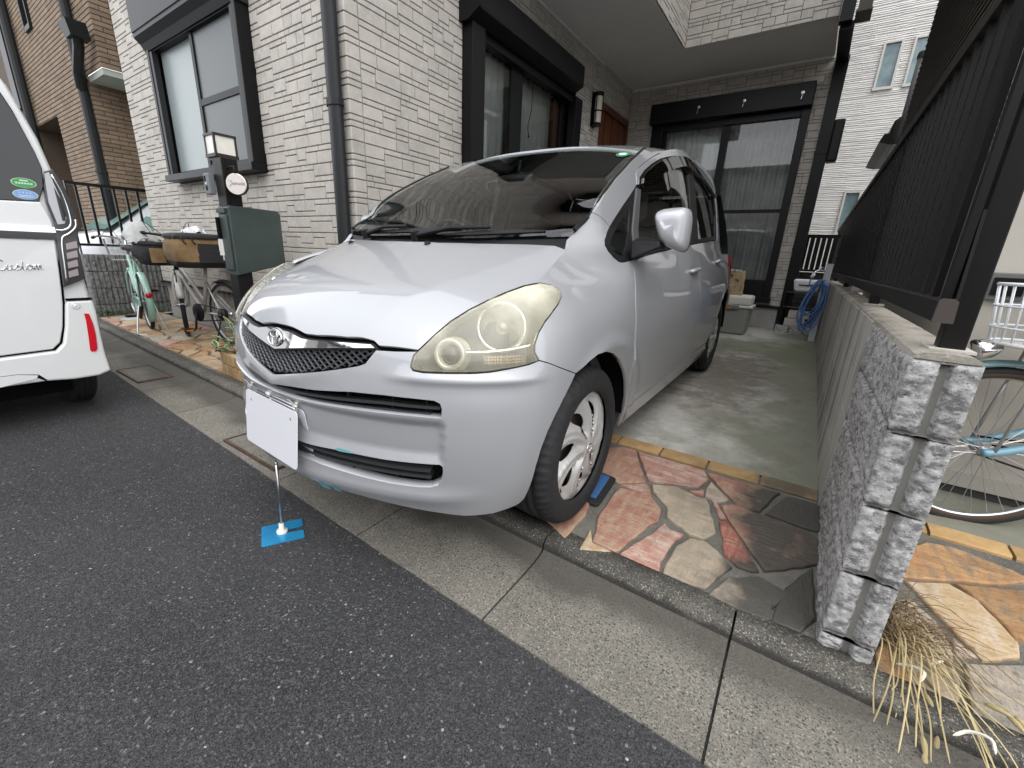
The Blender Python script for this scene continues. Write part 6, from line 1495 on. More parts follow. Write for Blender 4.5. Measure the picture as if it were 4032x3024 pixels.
# ---- white van at the left
VAN = mat('pearl white paint', (.68,.68,.67), .3, 0, coat=1.0, spec=.5); VGL = mat('black privacy glass', (.006,.006,.007), .04, spec=.7)
vx, vyc = -3.45, -.06
van = thing('parked_van', (-5.1,vyc,-.065), 'white box van seen from behind at the left edge with black rear window', 'van')
HP = [(.20,.50),(.196,.60),(.205,.672),(.31,.670),(.45,.672),(.57,.676),(.66,.674),(.76,.668),(.90,.668),(1.05,.682),(1.19,.680),(1.27,.668),(1.33,.648),(1.47,.627),(1.60,.590),(1.69,.566),(1.74,.540),(1.775,.47),(1.79,.36),(1.795,.10),(1.797,vyc)]
prof = [(y,z) for z, y in HP]; full = prof+[(2*vyc-y,z) for y, z in prof[-2::-1]]
def vsec(x, ins, zc=99, k=1.0):
    return [Vector((x, vyc+(y-vyc)*(1-ins), min(z, zc)*k+(1-k)*0)) for y, z in full]
m = MB(); m.smooth = True
secs = [vsec(vx-.004,.030),vsec(vx-.018,.010),vsec(vx-.05,.0)]+[vsec(x,0) for x in (-4.2,-5.2,-5.75)]
secs += [vsec(-6.1,.01,1.62),vsec(-6.4,.02,1.28),vsec(-6.58,.03,1.02),vsec(-6.78,.06,.96),vsec(-6.86,.14,.80)]
m.grid(secs); m.poly(secs[-1]); m.smooth = False; m.poly(secs[0]); vb = m.build('body', VAN, van, fix=True)
for side in (0,1):
    sy = lambda y: y if not side else 2*vyc-y
    m = MB(); 
    for (x0,x1) in ((-3.62,-4.55),(-4.62,-5.5)):
        a = [Vector((x, sy(y+.003), z)) for x, y, z in ((x0,.680,1.12),(x1,.680,1.12),(x1,.60,1.58),(x0-.05,.60,1.58))]; m.poly(a, thick=(0,(-.02 if not side else .02),0))
    stuff(m.build('side_glass', VGL, van, fix=True))
m = MB(); m.quad((-6.38,vyc-.60,1.32),(-6.38,vyc+.60,1.32),(-6.07,vyc+.58,1.645),(-6.07,vyc-.58,1.645)); m.build('windscreen', VGL, van)
R2 = lambda x, P_: [Vector((x, y, z)) for y, z in P_]
def vplate(name, pts, dx, mt, par, x=vx, bv=0):
    m = MB(); m.poly(R2(x, pts), thick=(dx,0,0)); o = m.build(name, mt, par, fix=True)
    if bv: bevel(o, bv, 2, 50)
    return o
mir = lambda P_: P_+[(2*vyc-y, z) for y, z in P_[::-1]]
gl = mir([(vyc,1.148),(.40,1.150),(.560,1.158),(.592,1.235),(.604,1.328),(.592,1.405),(.572,1.493),(.553,1.577),(.528,1.650),(.48,1.70),(.30,1.735),(vyc,1.74)])
tg = mir([(vyc,.372),(.263,.372),(.458,.378),(.493,.412),(.520,.497),(.545,.625),(.556,.715),(.566,.811),(.580,.958),(.588,1.060),(.576,1.120),(.566,1.1575),(.40,1.149),(vyc,1.147)])
tl = vplate('tailgate', tg, .020, VAN, van, x=vx-.002, bv=.006)
vplate('rear_window', gl, .014, VGL, van, x=vx-.002, bv=.004)
vplate('tailgate_gap', mir([(vyc,.362),(.27,.362),(.468,.368),(.504,.405),(.531,.494),(.556,.623),(.567,.714),(.575,.80),(.575,1.0),(vyc,1.0)]), .003, BLKM, van, x=vx-.003)
bp = mir([(vyc,.21),(.229,.206),(.40,.204),(.511,.191),(.619,.192),(.674,.212),(.667,.309),(.668,.433),(.673,.571),(.670,.640),(.562,.640),(.553,.622),(.528,.494),(.502,.405),(.466,.366),(.27,.360),(vyc,.360)])
bu = vplate('rear_bumper', bp, .030, VAN, van, x=vx-.002, bv=.012)
rec = MB(); rec.box((vx+.0285,.562,.643),(vx-.01,.668,.652)); rec.build('bumper_seam', BLKM, bu)
chr_ = MB(); chr_.box((vx+.010,vyc-.66,1.006),(vx+.028,.590,1.034)); chr_.build('chrome_strip', CHROME, tl)
chr_ = MB(); chr_.box((vx+.010,vyc-.66,.968),(vx+.024,.590,1.003)); chr_.build('black_strip', mat('gloss black', (.006,.006,.006), .08, spec=.7), tl)
LB = mat('dark lamp body', (.035,.035,.038), .12, spec=.7)
for sd in (0,1):
    f = (lambda P_: P_) if not sd else (lambda P_: [(2*vyc-y,z) for y, z in P_])
    lp = vplate('tail_lamp', f([(.610,1.314),(.642,1.327),(.664,1.27),(.680,1.187),(.686,1.10),(.684,1.051),(.666,.921),(.664,.836),(.663,.762),(.563,.716),(.572,.811),(.586,.958),(.595,1.060),(.583,1.159),(.591,1.243)]), .030, LB, van, x=vx-.004, bv=.004)
    q = lambda pts, r, mt, nm: (lambda mm: (setattr(mm,'smooth',True), mm.tube(spline([Vector((vx+.029,y,z)) for y, z in f(pts)],5), r, 6), mm.build(nm, mt, lp)))(MB())
    vplate('clear_lens', f([(.604,1.30),(.622,1.31),(.640,1.19),(.645,1.085),(.632,1.055),(.605,1.05),(.592,1.16),(.598,1.24)]), .004, mat('pale clear lens', (.45,.45,.47), .08, spec=.7), lp, x=vx+.0265)
    q([(.630,1.30),(.654,1.20),(.661,1.10),(.652,1.045),(.622,1.022),(.592,1.020)], .006, CHROME, 'chrome_line'); q([(.680,1.08),(.672,1.04),(.640,1.005),(.612,.985),(.600,.940),(.592,.85),(.582,.745)], .006, CHROME, 'chrome_line')
    vplate('inner_lens', f([(.626,1.24),(.640,1.18),(.645,1.10),(.638,1.07),(.626,1.07)]), .004, mat('smoked lens', (.012,.012,.013), .06, spec=.7), lp, x=vx+.0285)
    for k in range(4):
        z = .955-.050*k; y = .616-.006*k; vplate('lamp_block', f([(y,z-.004),(y+.046-.002*k,z+.012),(y+.044-.002*k,z-.024),(y-.003,z-.036)]), .006, mat('pinkish lens', (.32,.27,.27), .15, spec=.6), lp, x=vx+.027)
    vplate('reflector', f([(.618,.567),(.638,.563),(.645,.50),(.645,.44),(.637,.36),(.628,.342),(.610,.341),(.604,.352),(.612,.44),(.618,.52)]), .005, mat('red reflector', (.52,.008,.02), .18, spec=.6), bu, x=vx+.0285)
m = MB(); m.smooth = True; m.lathe((vx+.026,.592,.612),(1,0,0),[(.019,0),(.018,.005),(.013,.006),(.012,.004),(.010,.006),(.001,.007)],24); m.build('parking_sensor', VAN, bu)
m = MB(); write(m,'Custom',.050,(vx+.020,.338,.812),(0,1.0,0),(0,0,1),.0032); wv = m.build('chrome_lettering', CHROME, tl)
for nm, cy_, cz_, col in (('green_sticker',.522,1.244,(.06,.33,.08)),('blue_sticker',.517,1.188,(.20,.36,.66))):
    pts = lambda k: [(cy_+.045*k*cos(2*pi*i/28), cz_+.024*k*sin(2*pi*i/28)+.10*(.045*k*cos(2*pi*i/28))*-.0) for i in range(28)]
    s_ = vplate(nm, pts(1), .0008, mat('pale sticker rim %s' % nm, (.6,.66,.6), .5), van, x=vx+.0125); vplate('sticker_face', pts(.93), .0006, mat(nm+' face', col, .5), s_, x=vx+.0135)
    mm = MB()
    if 'green' in nm:
        for k in range(6): mm.box((vx+.0142,cy_-.030+k*.0105,cz_-.006),(vx+.0146,cy_-.0225+k*.0105,cz_+.002))
        mm.box((vx+.0142,cy_-.014,cz_+.008),(vx+.0146,cy_+.016,cz_+.014))
    else:
        for k in range(4):
            c = (cy_-.020+k*.013, cz_+.009); mm.poly([Vector((vx+.0144, c[0]+(.0046 if i % 2 == 0 else .002)*sin(2*pi*i/10), c[1]+(.0046 if i % 2 == 0 else .002)*cos(2*pi*i/10))) for i in range(10)])
        for k in range(2): mm.box((vx+.0142,cy_-.026,cz_-.006-k*.007),(vx+.0146,cy_+.026,cz_-.003-k*.007))
    stuff(mm.build('sticker_print', WHI, s_))
vplate('diffuser', mir([(vyc,.213),(.229,.209),(.362,.228),(.372,.245),(.30,.263),(vyc,.268)]), .006, VAN, bu, x=vx+.0275); vplate('diffuser_edge', mir([(vyc,.269),(.30,.265),(.376,.248),(.402,.2105),(.392,.209),(.366,.232),(.23,.2085),(vyc,.2125)]), .003, BLKM, bu, x=vx+.0275)
m = MB(); m.box((-6.6,vyc-.58,.08),(-3.62,vyc+.58,.30)); m.build('underbody', BLKM, van)
def vwheel(x, y0, y1):
    m = MB(); m.smooth = True; n = 96; w = y1-y0; pr = [(0,.20),(.004,.25),(.02,.28),(.03,.284)]+sum([[(t,.284),(t+.004,.277),(t+.009,.277),(t+.013,.284)] for t in (.045,.075,.105)],[])+[(w-.03,.284),(w-.02,.28),(w-.004,.25),(w,.20)]
    rows = []
    for k in range(n+1):
        a = 2*pi*(k%n)/n; rows.append([Vector((x+cos(a)*(r-(.004 if k % 3 == 0 and i in (2,3,16,17) else 0)), y0+t, .219+sin(a)*r)) for i,(t,r) in enumerate(pr)])
    m.grid(rows); wl = m.build('wheel', RUB, van, fix=True)
    m = MB(); m.lathe((x,(y0+y1)/2,.219),(0,1,0),[(.2,-w/2),(.205,0),(.2,w/2-.01),(.10,w/2-.005),(.001,w/2-.02)],28); m.build('rim', mat('van rim', (.35,.35,.36), .35, .6), wl)
for x in (-3.92,-6.44): vwheel(x,.505,.655); vwheel(x,2*vyc-.655,2*vyc-.505)
for x in (-3.92,-6.44):
    m = MB(); m.smooth = True
    for sg in (1,-1):
        yy = vyc+sg*.7385
        m.poly([Vector((x+.33*cos(a),yy-sg*.055,.22+.33*sin(a))) for a in [pi*i/18 for i in range(19)]], thick=(0,-sg*.2,0))
    stuff(m.build('arch_liner', BLKM, van))

# ---- post with lamp, name plate, intercom and mailbox
PB = mat('dark brown post', (.009,.008,.0075), .45, spec=.3); GRNB = mat('grey green mailbox', (.060,.078,.072), .42, .15, var=[(2.2,(.045,.060,.057),.4,.6),(5,(.030,.036,.045),.60,.72,(1,1,.45)),(60,(.10,.12,.11),.72,.75)], spec=.5)
pst = thing('mailbox_post', (-3.57,1.56,.02), 'dark entrance post with square lamp, round name plate and green mailbox by the planter', 'mailbox')
m = MB(); m.box((-3.635,1.503,.0),(-3.508,1.610,1.555)); bevel(m.build('post', PB, pst), .004)
m = MB(); m.box((-3.505,1.530,1.25),(-3.499,1.583,1.545)); m.build('bracket_plate', PB, pst)
lx0,lx1,ly0,ly1,lz0,lz1 = -3.713,-3.565,1.500,1.648,1.568,1.714
lm = MB(); w = .013
for a in (lx0,lx1-w):
    for b in (ly0,ly1-w): lm.box((a,b,lz0+.018),(a+w,b+w,lz1-.014))
lm.box((lx0-.003,ly0-.003,lz0-.004),(lx1+.003,ly1+.003,lz0+.0175)); lm.box((lx0-.002,ly0-.002,lz1-.0135),(lx1+.002,ly1+.002,lz1)); lm.box((lx0+.02,ly0+.01,lz0-.02),(lx1-.005,ly1-.015,lz0-.0045))
lf = lm.build('lamp_frame', mat('brown lamp frame', (.030,.020,.018), .45), pst)
lm = MB(); lm.box((lx0+.006,ly0+.006,lz0+.019),(lx1-.006,ly1-.006,lz1-.0145)); lm.build('lamp_pane', mat('milk glass', (.78,.76,.68), .25, spec=.5, var=[(9,(.70,.68,.61),.4,.65)]), lf)
nrm = Vector((.62,-.785,0)); sdv = Vector((.785,.62,0)); dc = Vector((-3.402,1.535,1.382))
m = MB(); m.smooth = True; m.lathe(dc-nrm*.030, nrm, [(.001,0),(.066,0),(.070,.004),(.070,.028)], 40, ref=sdv); dk = m.build('name_plate', PB, pst)
m = MB(); m.smooth = True; m.lathe(dc-nrm*.002, nrm, [(.0695,0),(.0685,.003),(.062,.0032)], 40, ref=sdv); m.build('plate_rim', mat('pale brass', (.62,.58,.46), .25, .8), dk)
m = MB(); m.lathe(dc+nrm*.0005, nrm, [(.066,0),(.0655,.0022),(.001,.0024)], 40, ref=sdv); m.build('plate_face', mat('pale plate', (.62,.57,.54), .55), dk)
m = MB(); m.cur = 0; write(m,'Yamada',.030,dc+nrm*.0030-sdv*.047+Vector((0,0,-.006)), sdv, Z_, .0010); m.build('name_lettering', mat('grey lettering', (.12,.11,.11), .5), dk)
m = MB(); m.smooth = True; m.tube(spline([(-3.503,1.535,1.49),(-3.44,1.535,1.493),(-3.405,1.535,1.49),(-3.398,1.535,1.47),(-3.402,1.535,1.452)],6), .006, 8); m.tube(spline([(-3.503,1.54,1.36),(-3.47,1.54,1.33),(-3.455,1.54,1.36),(-3.46,1.54,1.41),(-3.43,1.54,1.445),(-3.408,1.538,1.455)],6), .005, 8); m.build('scroll_bracket', PB, pst)
m = MB(); m.box((-3.722,1.462,1.318),(-3.640,1.5025,1.458)); ic = bevel(m.build('intercom', mat('grey intercom', (.16,.17,.185), .5, .2), pst), .006)
m = MB(); m.box((-3.705,1.4605,1.405),(-3.685,1.4618,1.44)); m.box((-3.695,1.4605,1.345),(-3.672,1.4618,1.375)); stuff(m.build('intercom_window', BLKM, ic)); m = MB(); m.box((-3.698,1.4600,1.385),(-3.676,1.4617,1.397)); m.build('intercom_button', WHI, ic)
bxv = [(1.500,.760),(1.500,1.236),(1.512,1.246),(1.845,1.240),(1.868,1.220),(1.868,.852),(1.850,.838)]
m = MB(); m.poly([Vector((-3.662,y,z)) for y, z in bxv], thick=(.168,0,0)); mbx = bevel(m.build('mailbox', GRNB, pst, fix=True), .006)
m = MB(); m.box((-3.640,1.488,.80),(-3.520,1.4995,1.18)); bevel(m.build('mailbox_door', GRNB, mbx), .004); m = MB(); m.box((-3.645,1.480,1.195),(-3.515,1.4995,1.225)); m.build('mailbox_flap', mat('dark green flap', (.03,.04,.037), .4), mbx)
m = MB(); m.box((-3.652,1.470,1.02),(-3.618,1.4875,1.165)); m.build('lock', BLKM, mbx)
m = MB(); m.box((-3.650,1.4675,.90),(-3.622,1.4870,1.015)); m.box((-3.648,1.4655,.93),(-3.626,1.4672,.985)); m.build('name_label', mat('label paper', (.72,.72,.70), .6), mbx)

# ---- planter of tan bricks with a variegated plant
PBK = mat('tan planter brick', (.40,.27,.14), .85, var=[(14,(.31,.20,.10),.4,.64),(90,(.48,.35,.2),.6,.72)], bump=[(120,.5,.003)], island=.13)
pl = thing('planter', (-3.47,1.47,.01), 'low planter of tan bricks with soil beside the mailbox post', 'planter')
ring = [(-3.640,1.352),(-3.34,1.338),(-3.19,1.345),(-3.12,1.42),(-3.12,1.62),(-3.645,1.62),(-3.665,1.40)]
m = MB(); m.poly([Vector((x*.97-.1,lerp(y,1.47,.12),.0)) for x, y in ring], thick=(0,0,.165)); m.build('soil', DIRT, pl, fix=True)
for cz, (z0,z1) in enumerate(((.010,.094),(.100,.186))):
    for i in range(len(ring)):
        a, b = Vector(ring[i]), Vector(ring[(i+1)%len(ring)]); Ln = (b-a).length; n = max(1, round(Ln/.105)); t0 = .5/n if cz and n > 1 else 0
        cuts = [0]+[min(1,t0+k/n) for k in range(1 if t0 == 0 else 0, n+1)]; cuts = sorted(set([c for c in cuts if c <= 1]+[1]))
        d = (b-a).normalized(); nin = Vector((-d.y,d.x)); cc = Vector((-3.4,1.48))
        if nin.dot(cc-a) < 0: nin = -nin
        for c0_, c1_ in zip(cuts, cuts[1:]):
            if (c1_-c0_)*Ln < .02: continue
            p, q = a+d*(c0_*Ln+.003), a+d*(c1_*Ln-.003); m = MB(); m.poly([Vector((*p,z0)),Vector((*q,z0)),Vector((*(q+nin*.05),z0)),Vector((*(p+nin*.05),z0))], thick=(0,0,z1-z0)); bevel(m.build('brick', PBK, pl, fix=True), .006)
LEAFG = mat('leaf green', (.045,.11,.03), .5, island=.25); LEAFW = mat('leaf cream edge', (.50,.52,.28), .5)
pp = thing('variegated_plant', (-3.50,1.45,.17), 'small plant with cream edged leaves growing in the brick planter', 'plant')
rl_ = random.Random(4)
stem_m = MB(); 
def leaf(c, d, up, L, w, white=True):
    d = d.normalized(); s_ = d.cross(up).normalized(); n = s_.cross(d); prof_ = [(0,.02),(.2,.7),(.45,1),(.7,.8),(.9,.35),(1,.03)]
    m = MB(); m.smooth = True; rows = []
    for t, k in prof_: rows.append([c+d*(t*L)+s_*(sgn*k*w)+n*(abs(sgn)*.25*w-.22*L*t*t) for sgn in (-1,-.72,0,.72,1)])
    for i in range(len(rows)-1):
        b0 = len(m.v)
        if i == 0: b00 = 0; [m.v.append(tuple(p)) for r in rows for p in r]
    for i in range(len(rows)-1):
        for j in range(4):
            m.cur = 1 if (j in (0,3) or i == 4) and white else 0; m.face([i*5+j, i*5+j+1, (i+1)*5+j+1, (i+1)*5+j])
    return m.build('leaf', [LEAFG, LEAFW], pp)
for i in range(9):
    b0 = Vector((-3.50+rl_.uniform(-.09,.16),1.45+rl_.uniform(-.06,.06),.165)); tp = b0+Vector((rl_.uniform(-.14,.08),rl_.uniform(-.12,.04),rl_.uniform(.06,.26)))
    md = lerp(b0,tp,.55)+Vector((0,0,.03)); stem_m.tube(spline([b0,md,tp],4), .0025, 5)
    for k in range(5):
        t = .45+.55*k/4; p = lerp(lerp(b0,md,t),lerp(md,tp,t),t); leaf(p, Vector((rl_.uniform(-1,1),rl_.uniform(-1,.6),rl_.uniform(-.1,.7))), Z_, rl_.uniform(.045,.075), rl_.uniform(.014,.021))
for i in range(14):
    p = Vector((-3.62+rl_.uniform(-.05,.12),1.37+rl_.uniform(-.03,.04),.19+rl_.uniform(-.01,.03))); leaf(p, Vector((rl_.uniform(-1,1),rl_.uniform(-1,.3),.25)), Z_, .032, .013, False)
stuff(stem_m.build('stem', mat('pale stem', (.22,.27,.13), .6), pp))

# ---- bicycles
SPK = mat('spoke steel', (.50,.51,.52), .3, .9); ALU = mat('aluminium', (.52,.53,.54), .3, .9); RED = mat('red reflector', (.52,.008,.02), .18); BAMB = mat('amber reflector', (.6,.20,.02), .25)
def bike_wheel(root, c, d, r, tyre_w=.017, nsp=28, nm='wheel', rimm=None, tm=None, seg=56):
    """wheel in the vertical plane through direction d"""
    d = Vector(d).normalized(); ax = d.cross(Z_).normalized(); c = Vector(c)
    ringp = lambda rr, o=0: [c+d*(cos(2*pi*i/seg)*rr)+Z_*(sin(2*pi*i/seg)*rr)+ax*o for i in range(seg)]
    m = MB(); m.smooth = True; m.tube(ringp(r-tyre_w), tyre_w, 10, closed=True); w = m.build(nm, tm or RUB, root)
    m = MB(); m.smooth = True; rr = r-2*tyre_w
    m.grid([list(q)+[q[0]] for q in (ringp(rr+.006,-.011),ringp(rr-.010,-.010),ringp(rr-.014,0),ringp(rr-.010,.010),ringp(rr+.006,.011))]); m.build('rim', rimm or ALU, w)
    m = MB()
    for i in range(nsp):
        a = 2*pi*i/nsp; b = a+(.45 if (i//2) % 2 else -.45)*1.0; o = .024 if i % 2 else -.024
        m.tube([c+ax*o+d*(cos(b)*.022)+Z_*(sin(b)*.022), c+d*(cos(a)*(rr-.012))+Z_*(sin(a)*(rr-.012))], .0012, 4, cap=False)
    stuff(m.build('spokes', SPK, w)); m = MB(); m.smooth = True; m.lathe(c-ax*.045, ax, [(.006,0),(.008,.012),(.022,.018),(.022,.024),(.013,.03),(.013,.06),(.022,.066),(.022,.072),(.008,.078),(.006,.09)], 16); m.build('hub', ALU, w); return w
def fender(root, c, d, r, a0, a1, m_, w=.026, nm='fender'):
    d = Vector(d).normalized(); ax = d.cross(Z_).normalized(); c = Vector(c); rows = []
    for i in range(25):
        a = radians(lerp(a0,a1,i/24)); o = d*cos(a)+Z_*sin(a); rows.append([c+o*(r-.008)-ax*w, c+o*(r+.006)-ax*w*.75, c+o*(r+.011), c+o*(r+.006)+ax*w*.75, c+o*(r-.008)+ax*w])
    m = MB(); m.smooth = True; m.grid(rows); o = m.build(nm, m_, root); o.modifiers.new('thick','SOLIDIFY').thickness = .002; return o
MINT = mat('mint green paint', (.30,.50,.41), .3, coat=.6); BEIG = mat('beige grey bicycle paint', (.42,.40,.37), .35, coat=.5); LBLU = mat('light blue bicycle paint', (.16,.33,.41), .35, coat=.4)
SADD = mat('dark saddle', (.022,.017,.014), .5)
def T(root, nm, paths, m_, r=.012, seg=8):
    m = MB(); m.smooth = True
    for p in paths:
        rr = r
        if isinstance(p, tuple): p, rr = p
        m.tube(spline(p,5) if len(p) > 2 else p, rr, seg)
    return m.build(nm, m_, root)
# mint bicycle, tail towards the camera
b1 = thing('bicycle', (-6.45,1.65,.01), 'mint green bicycle with dark saddle and red reflector parked before the ribbed wall', 'bicycle', 'bicycles parked on the stone paving')
rz = .30; r1 = Vector((-6.00,1.60,rz+.022)); f1 = Vector((-6.86,1.735,rz+.022)); dd = (f1-r1).normalized(); sx_ = dd.cross(Z_).normalized(); bb = lerp(r1,f1,.42)+Vector((0,0,-.05))
bike_wheel(b1, r1, dd, rz, .020); bike_wheel(b1, f1, dd, rz, .018)
st_top = lerp(r1,f1,.30)+Vector((0,0,.44)); hd = lerp(r1,f1,.83)+Vector((0,0,.44)); hd2 = lerp(r1,f1,.86)+Vector((0,0,.33))
T(b1,'frame',[([bb,st_top],.015),([hd2,lerp(hd2,bb,.55)+Vector((0,0,-.03)),bb],.017),([hd,lerp(hd,bb,.5)+Vector((0,0,.03)),lerp(bb,st_top,.35)],.014)]+[([bb+sx_*.02*k,r1+sx_*.055*k],.010) for k in (1,-1)]+[([st_top+sx_*.012*k-Vector((0,0,.05)),r1+sx_*.055*k],.008) for k in (1,-1)],MINT)
T(b1,'fork',[([hd2,hd2+(f1-hd2)*.25+sx_*.045*k,f1+sx_*.05*k],.010) for k in (1,-1)]+[([hd2,hd+Vector((0,0,.05))],.016)],MINT)
fr1 = fender(b1, r1, dd, rz+.012, 40, 215, MINT, .030); fender(b1, f1, dd, rz+.012, 20, 170, MINT, .028)
m = MB(); m.smooth = True; rp = r1-dd*(rz+.026)*cos(radians(18))+Z_*(rz+.026)*sin(radians(18))
m.lathe(rp-dd*.001, -dd, [(.028,0),(.030,.006),(.024,.014),(.001,.018)], 18); m.build('reflector', RED, b1)
T(b1,'seat_post',[([st_top,st_top+Vector((.03,-.005,.10))],.013)],ALU); 
def saddle(root, c, d, m_=SADD):
    d = Vector(d).normalized(); s_ = d.cross(Z_).normalized(); rows = []
    for t, w, z in ((-.13,.02,-.01),(-.12,.085,.01),(-.06,.10,.02),(.0,.075,.012),(.07,.035,.008),(.13,.022,.004),(.145,.006,-.008)):
        rows.append([c+d*t+s_*(w*a)+Vector((0,0,z+zz)) for a, zz in ((-1,-.035),(-1,-.008),(-.6,.008),(0,.004),(.6,.008),(1,-.008),(1,-.035))])
    m = MB(); m.smooth = True; m.grid(rows); m.grid([r[::-6] if False else [r[0],r[-1]] for r in rows][::-1]); m.build('saddle', m_, root)
    m = MB(); m.smooth = True
    for k in (-1,1): m.lathe(c-d*.07+s_*(.045*k)-Vector((0,0,.075)), (0,0,1), [(.016,0),(.016,.045)], 10)
    m.tube([c-d*.10-s_*.06-Z_*.03, c-d*.10+s_*.06-Z_*.03], .006, 6); stuff(m.build('saddle_springs', ALU, root))
saddle(b1, st_top+Vector((.02,-.005,.13)), dd)
hb = hd+Vector((.02,-.002,.20))
T(b1,'handlebar',[([hd+Vector((0,0,.04)),hb],.013),([hb,hb+sx_*.10+Z_*.03,hb+sx_*.22-dd*.06+Z_*.035,hb+sx_*.27-dd*.20+Z_*.02],.0105),([hb,hb-sx_*.10+Z_*.03,hb-sx_*.22-dd*.06+Z_*.035,hb-sx_*.27-dd*.20+Z_*.02],.0105)],ALU)
T(b1,'grip',[([hb+sx_*.265-dd*.14+Z_*.024,hb+sx_*.285-dd*.24+Z_*.015],.016)],SADD); T(b1,'grip',[([hb-sx_*.265-dd*.14+Z_*.024,hb-sx_*.285-dd*.24+Z_*.015],.016)],SADD)
T(b1,'brake_cable',[[hb+sx_*.2+Z_*.03,hb+dd*.12+sx_*.1+Z_*.12,hb+dd*.14-sx_*.05-Z_*.05],[hb-sx_*.2+Z_*.03,hb+dd*.12-sx_*.1+Z_*.13,hb+dd*.12-Z_*.1]],BLK,.003,5)
cg = MB(); pts = [bb-dd*(-.10)+Z_*.06, bb+Z_*.085, r1+dd*.05+Z_*.055, r1-dd*.07+Z_*.045, r1-dd*.08-Z_*.035, bb-Z_*.07, bb+dd*.09-Z_*.03]
cg.poly([p-sx_*.075 for p in pts], thick=tuple(sx_*.022)); bevel(cg.build('chain_guard', MINT, b1, fix=True), .006)
for k in (1,-1): T(b1,'crank',[([bb-sx_*.09*k,bb-sx_*.095*k+Vector((.10,0,-.13))*k],.009)],ALU)
for p in (bb-sx_*.15+Vector((.10,0,-.13)), bb+sx_*.15+Vector((-.10,0,.13))):
    m = MB(); m.box(p-Vector((.045,.04,.011)), p+Vector((.045,.04,.011))); m.build('pedal', BLK, b1)
sl_ = Vector((-5.72,1.40,.015)); sr_ = Vector((-5.76,1.675,.015)); T(b1,'rear_stand',[[r1+sx_*.06,lerp(r1+sx_*.06,sl_ if sx_.y < 0 else sr_,.6)+Vector((-.02,0,0)),sl_ if sx_.y < 0 else sr_],[r1-sx_*.06,lerp(r1-sx_*.06,sr_ if sx_.y < 0 else sl_,.6)+Vector((-.02,0,0)),sr_ if sx_.y < 0 else sl_],([sl_,lerp(sl_,sr_,.5)+Vector((.03,0,0)),sr_],.008)],ALU,.0075,8)
bk = MB()
bc = hd+dd*.20+Z_*.08
for k in range(5):
    z = -.11+.06*k; sc_ = .82+.18*k/4; bk.tube([bc+dd*(.13*sc_*x)+sx_*(.17*sc_*y)+Z_*z for x, y in ((-1,-1),(1,-1),(1,1),(-1,1))], .003, 5, closed=True)
for i in range(28):
    a = i/28*4; s0 = int(a); t = a-s0; P4 = [(-1,-1),(1,-1),(1,1),(-1,1),(-1,-1)]; x, y = lerp(P4[s0][0],P4[s0+1][0],t), lerp(P4[s0][1],P4[s0+1][1],t)
    bk.tube([bc+dd*(.13*.82*x)+sx_*(.17*.82*y)-Z_*.11, bc+dd*(.13*x)+sx_*(.17*y)+Z_*.13], .002, 4)
stuff(bk.build('basket', ALU, b1))
# beige bicycle, front wheel turned to the street
b2 = thing('bicycle', (-4.95,1.74,.015), 'beige grey bicycle with black rear wheel parked behind the mailbox post', 'bicycle', 'bicycles parked on the stone paving')
r2_ = Vector((-4.50,1.80,.335)); fw = Vector((-5.33,1.715,.335)); d2_ = (fw-r2_).normalized(); s2 = d2_.cross(Z_).normalized(); dfw = Vector((.95,-.31,0)).normalized(); R2_ = .30; sfw = dfw.cross(Z_)
bike_wheel(b2, r2_, d2_, R2_, .019); bike_wheel(b2, fw, dfw, R2_, .021)
bb2 = Vector((-4.93,1.765,.315)); h1 = Vector((-5.36,1.735,.86)); h2 = Vector((-5.345,1.725,.69)); st2 = Vector((-4.78,1.775,.75))
T(b2,'frame',[([h2,lerp(h2,bb2,.5)+Vector((.02,0,-.02)),bb2],.020),([h1-Z_*.06,lerp(h1,bb2,.5)+Vector((.06,0,.0)),lerp(bb2,st2,.25)],.017),([bb2,st2],.016)]+[([bb2+s2*.02*k,r2_+s2*.06*k],.010) for k in (1,-1)]+[([lerp(bb2,st2,.7),r2_+s2*.06*k],.009) for k in (1,-1)],BEIG)
T(b2,'fork',[([h2,h2+sfw*.05*k+Vector((.0,.01,-.05)),fw+sfw*.05*k],.015) for k in (1,-1)],BEIG); T(b2,'head_tube',[([h2-Z_*.02,h1],.021)],BLK)
fender(b2, fw, dfw, R2_+.012, 20, 175, BEIG, .030); fender(b2, r2_, d2_, R2_+.012, 60, 205, BLK, .028)
m = MB(); m.smooth = True; m.lathe(r2_-d2_*(R2_+.02)*.93+Z_*(R2_+.02)*.42, Vector((.8,-.6,0)), [(.030,0),(.032,.006),(.026,.016),(.001,.02)], 18); m.build('reflector', RED, b2)
T(b2,'front_stay',[[fw+sfw*.06,fw+sfw*.06+dfw*(R2_+.02)*.9-Z_*.12+Z_*.16,fw+dfw*(R2_+.03)*.98+Z_*.06,fw-sfw*.06+dfw*(R2_+.02)*.9+Z_*.04,fw-sfw*.06]],ALU,.004,6)
for k in (1,-1): T(b2,'crank',[([bb2-s2*.08*k,bb2-s2*.085*k+Vector((-.03,-.01,-.17))*k],.010)],BLK)
pdl = bb2-s2*.085+Vector((-.03,-.01,-.17)); pdl = pdl+Vector((-.02,-.06,0)) if s2.y > 0 else pdl+Vector((-.02,-.05,0))
m = MB(); m.box(pdl-Vector((.045,.045,.012)), pdl+Vector((.045,.045,.012))); pd = m.build('pedal', BLK, b2); m = MB(); m.box(pdl+Vector((.0455,-.03,-.007)), pdl+Vector((.048,.03,.007))); m.build('pedal_reflector', BAMB, pd); m = MB(); m.box(pdl+Vector((-.035,-.048,-.007)), pdl+Vector((.035,-.0455,.007))); m.build('pedal_reflector', BAMB, pd)
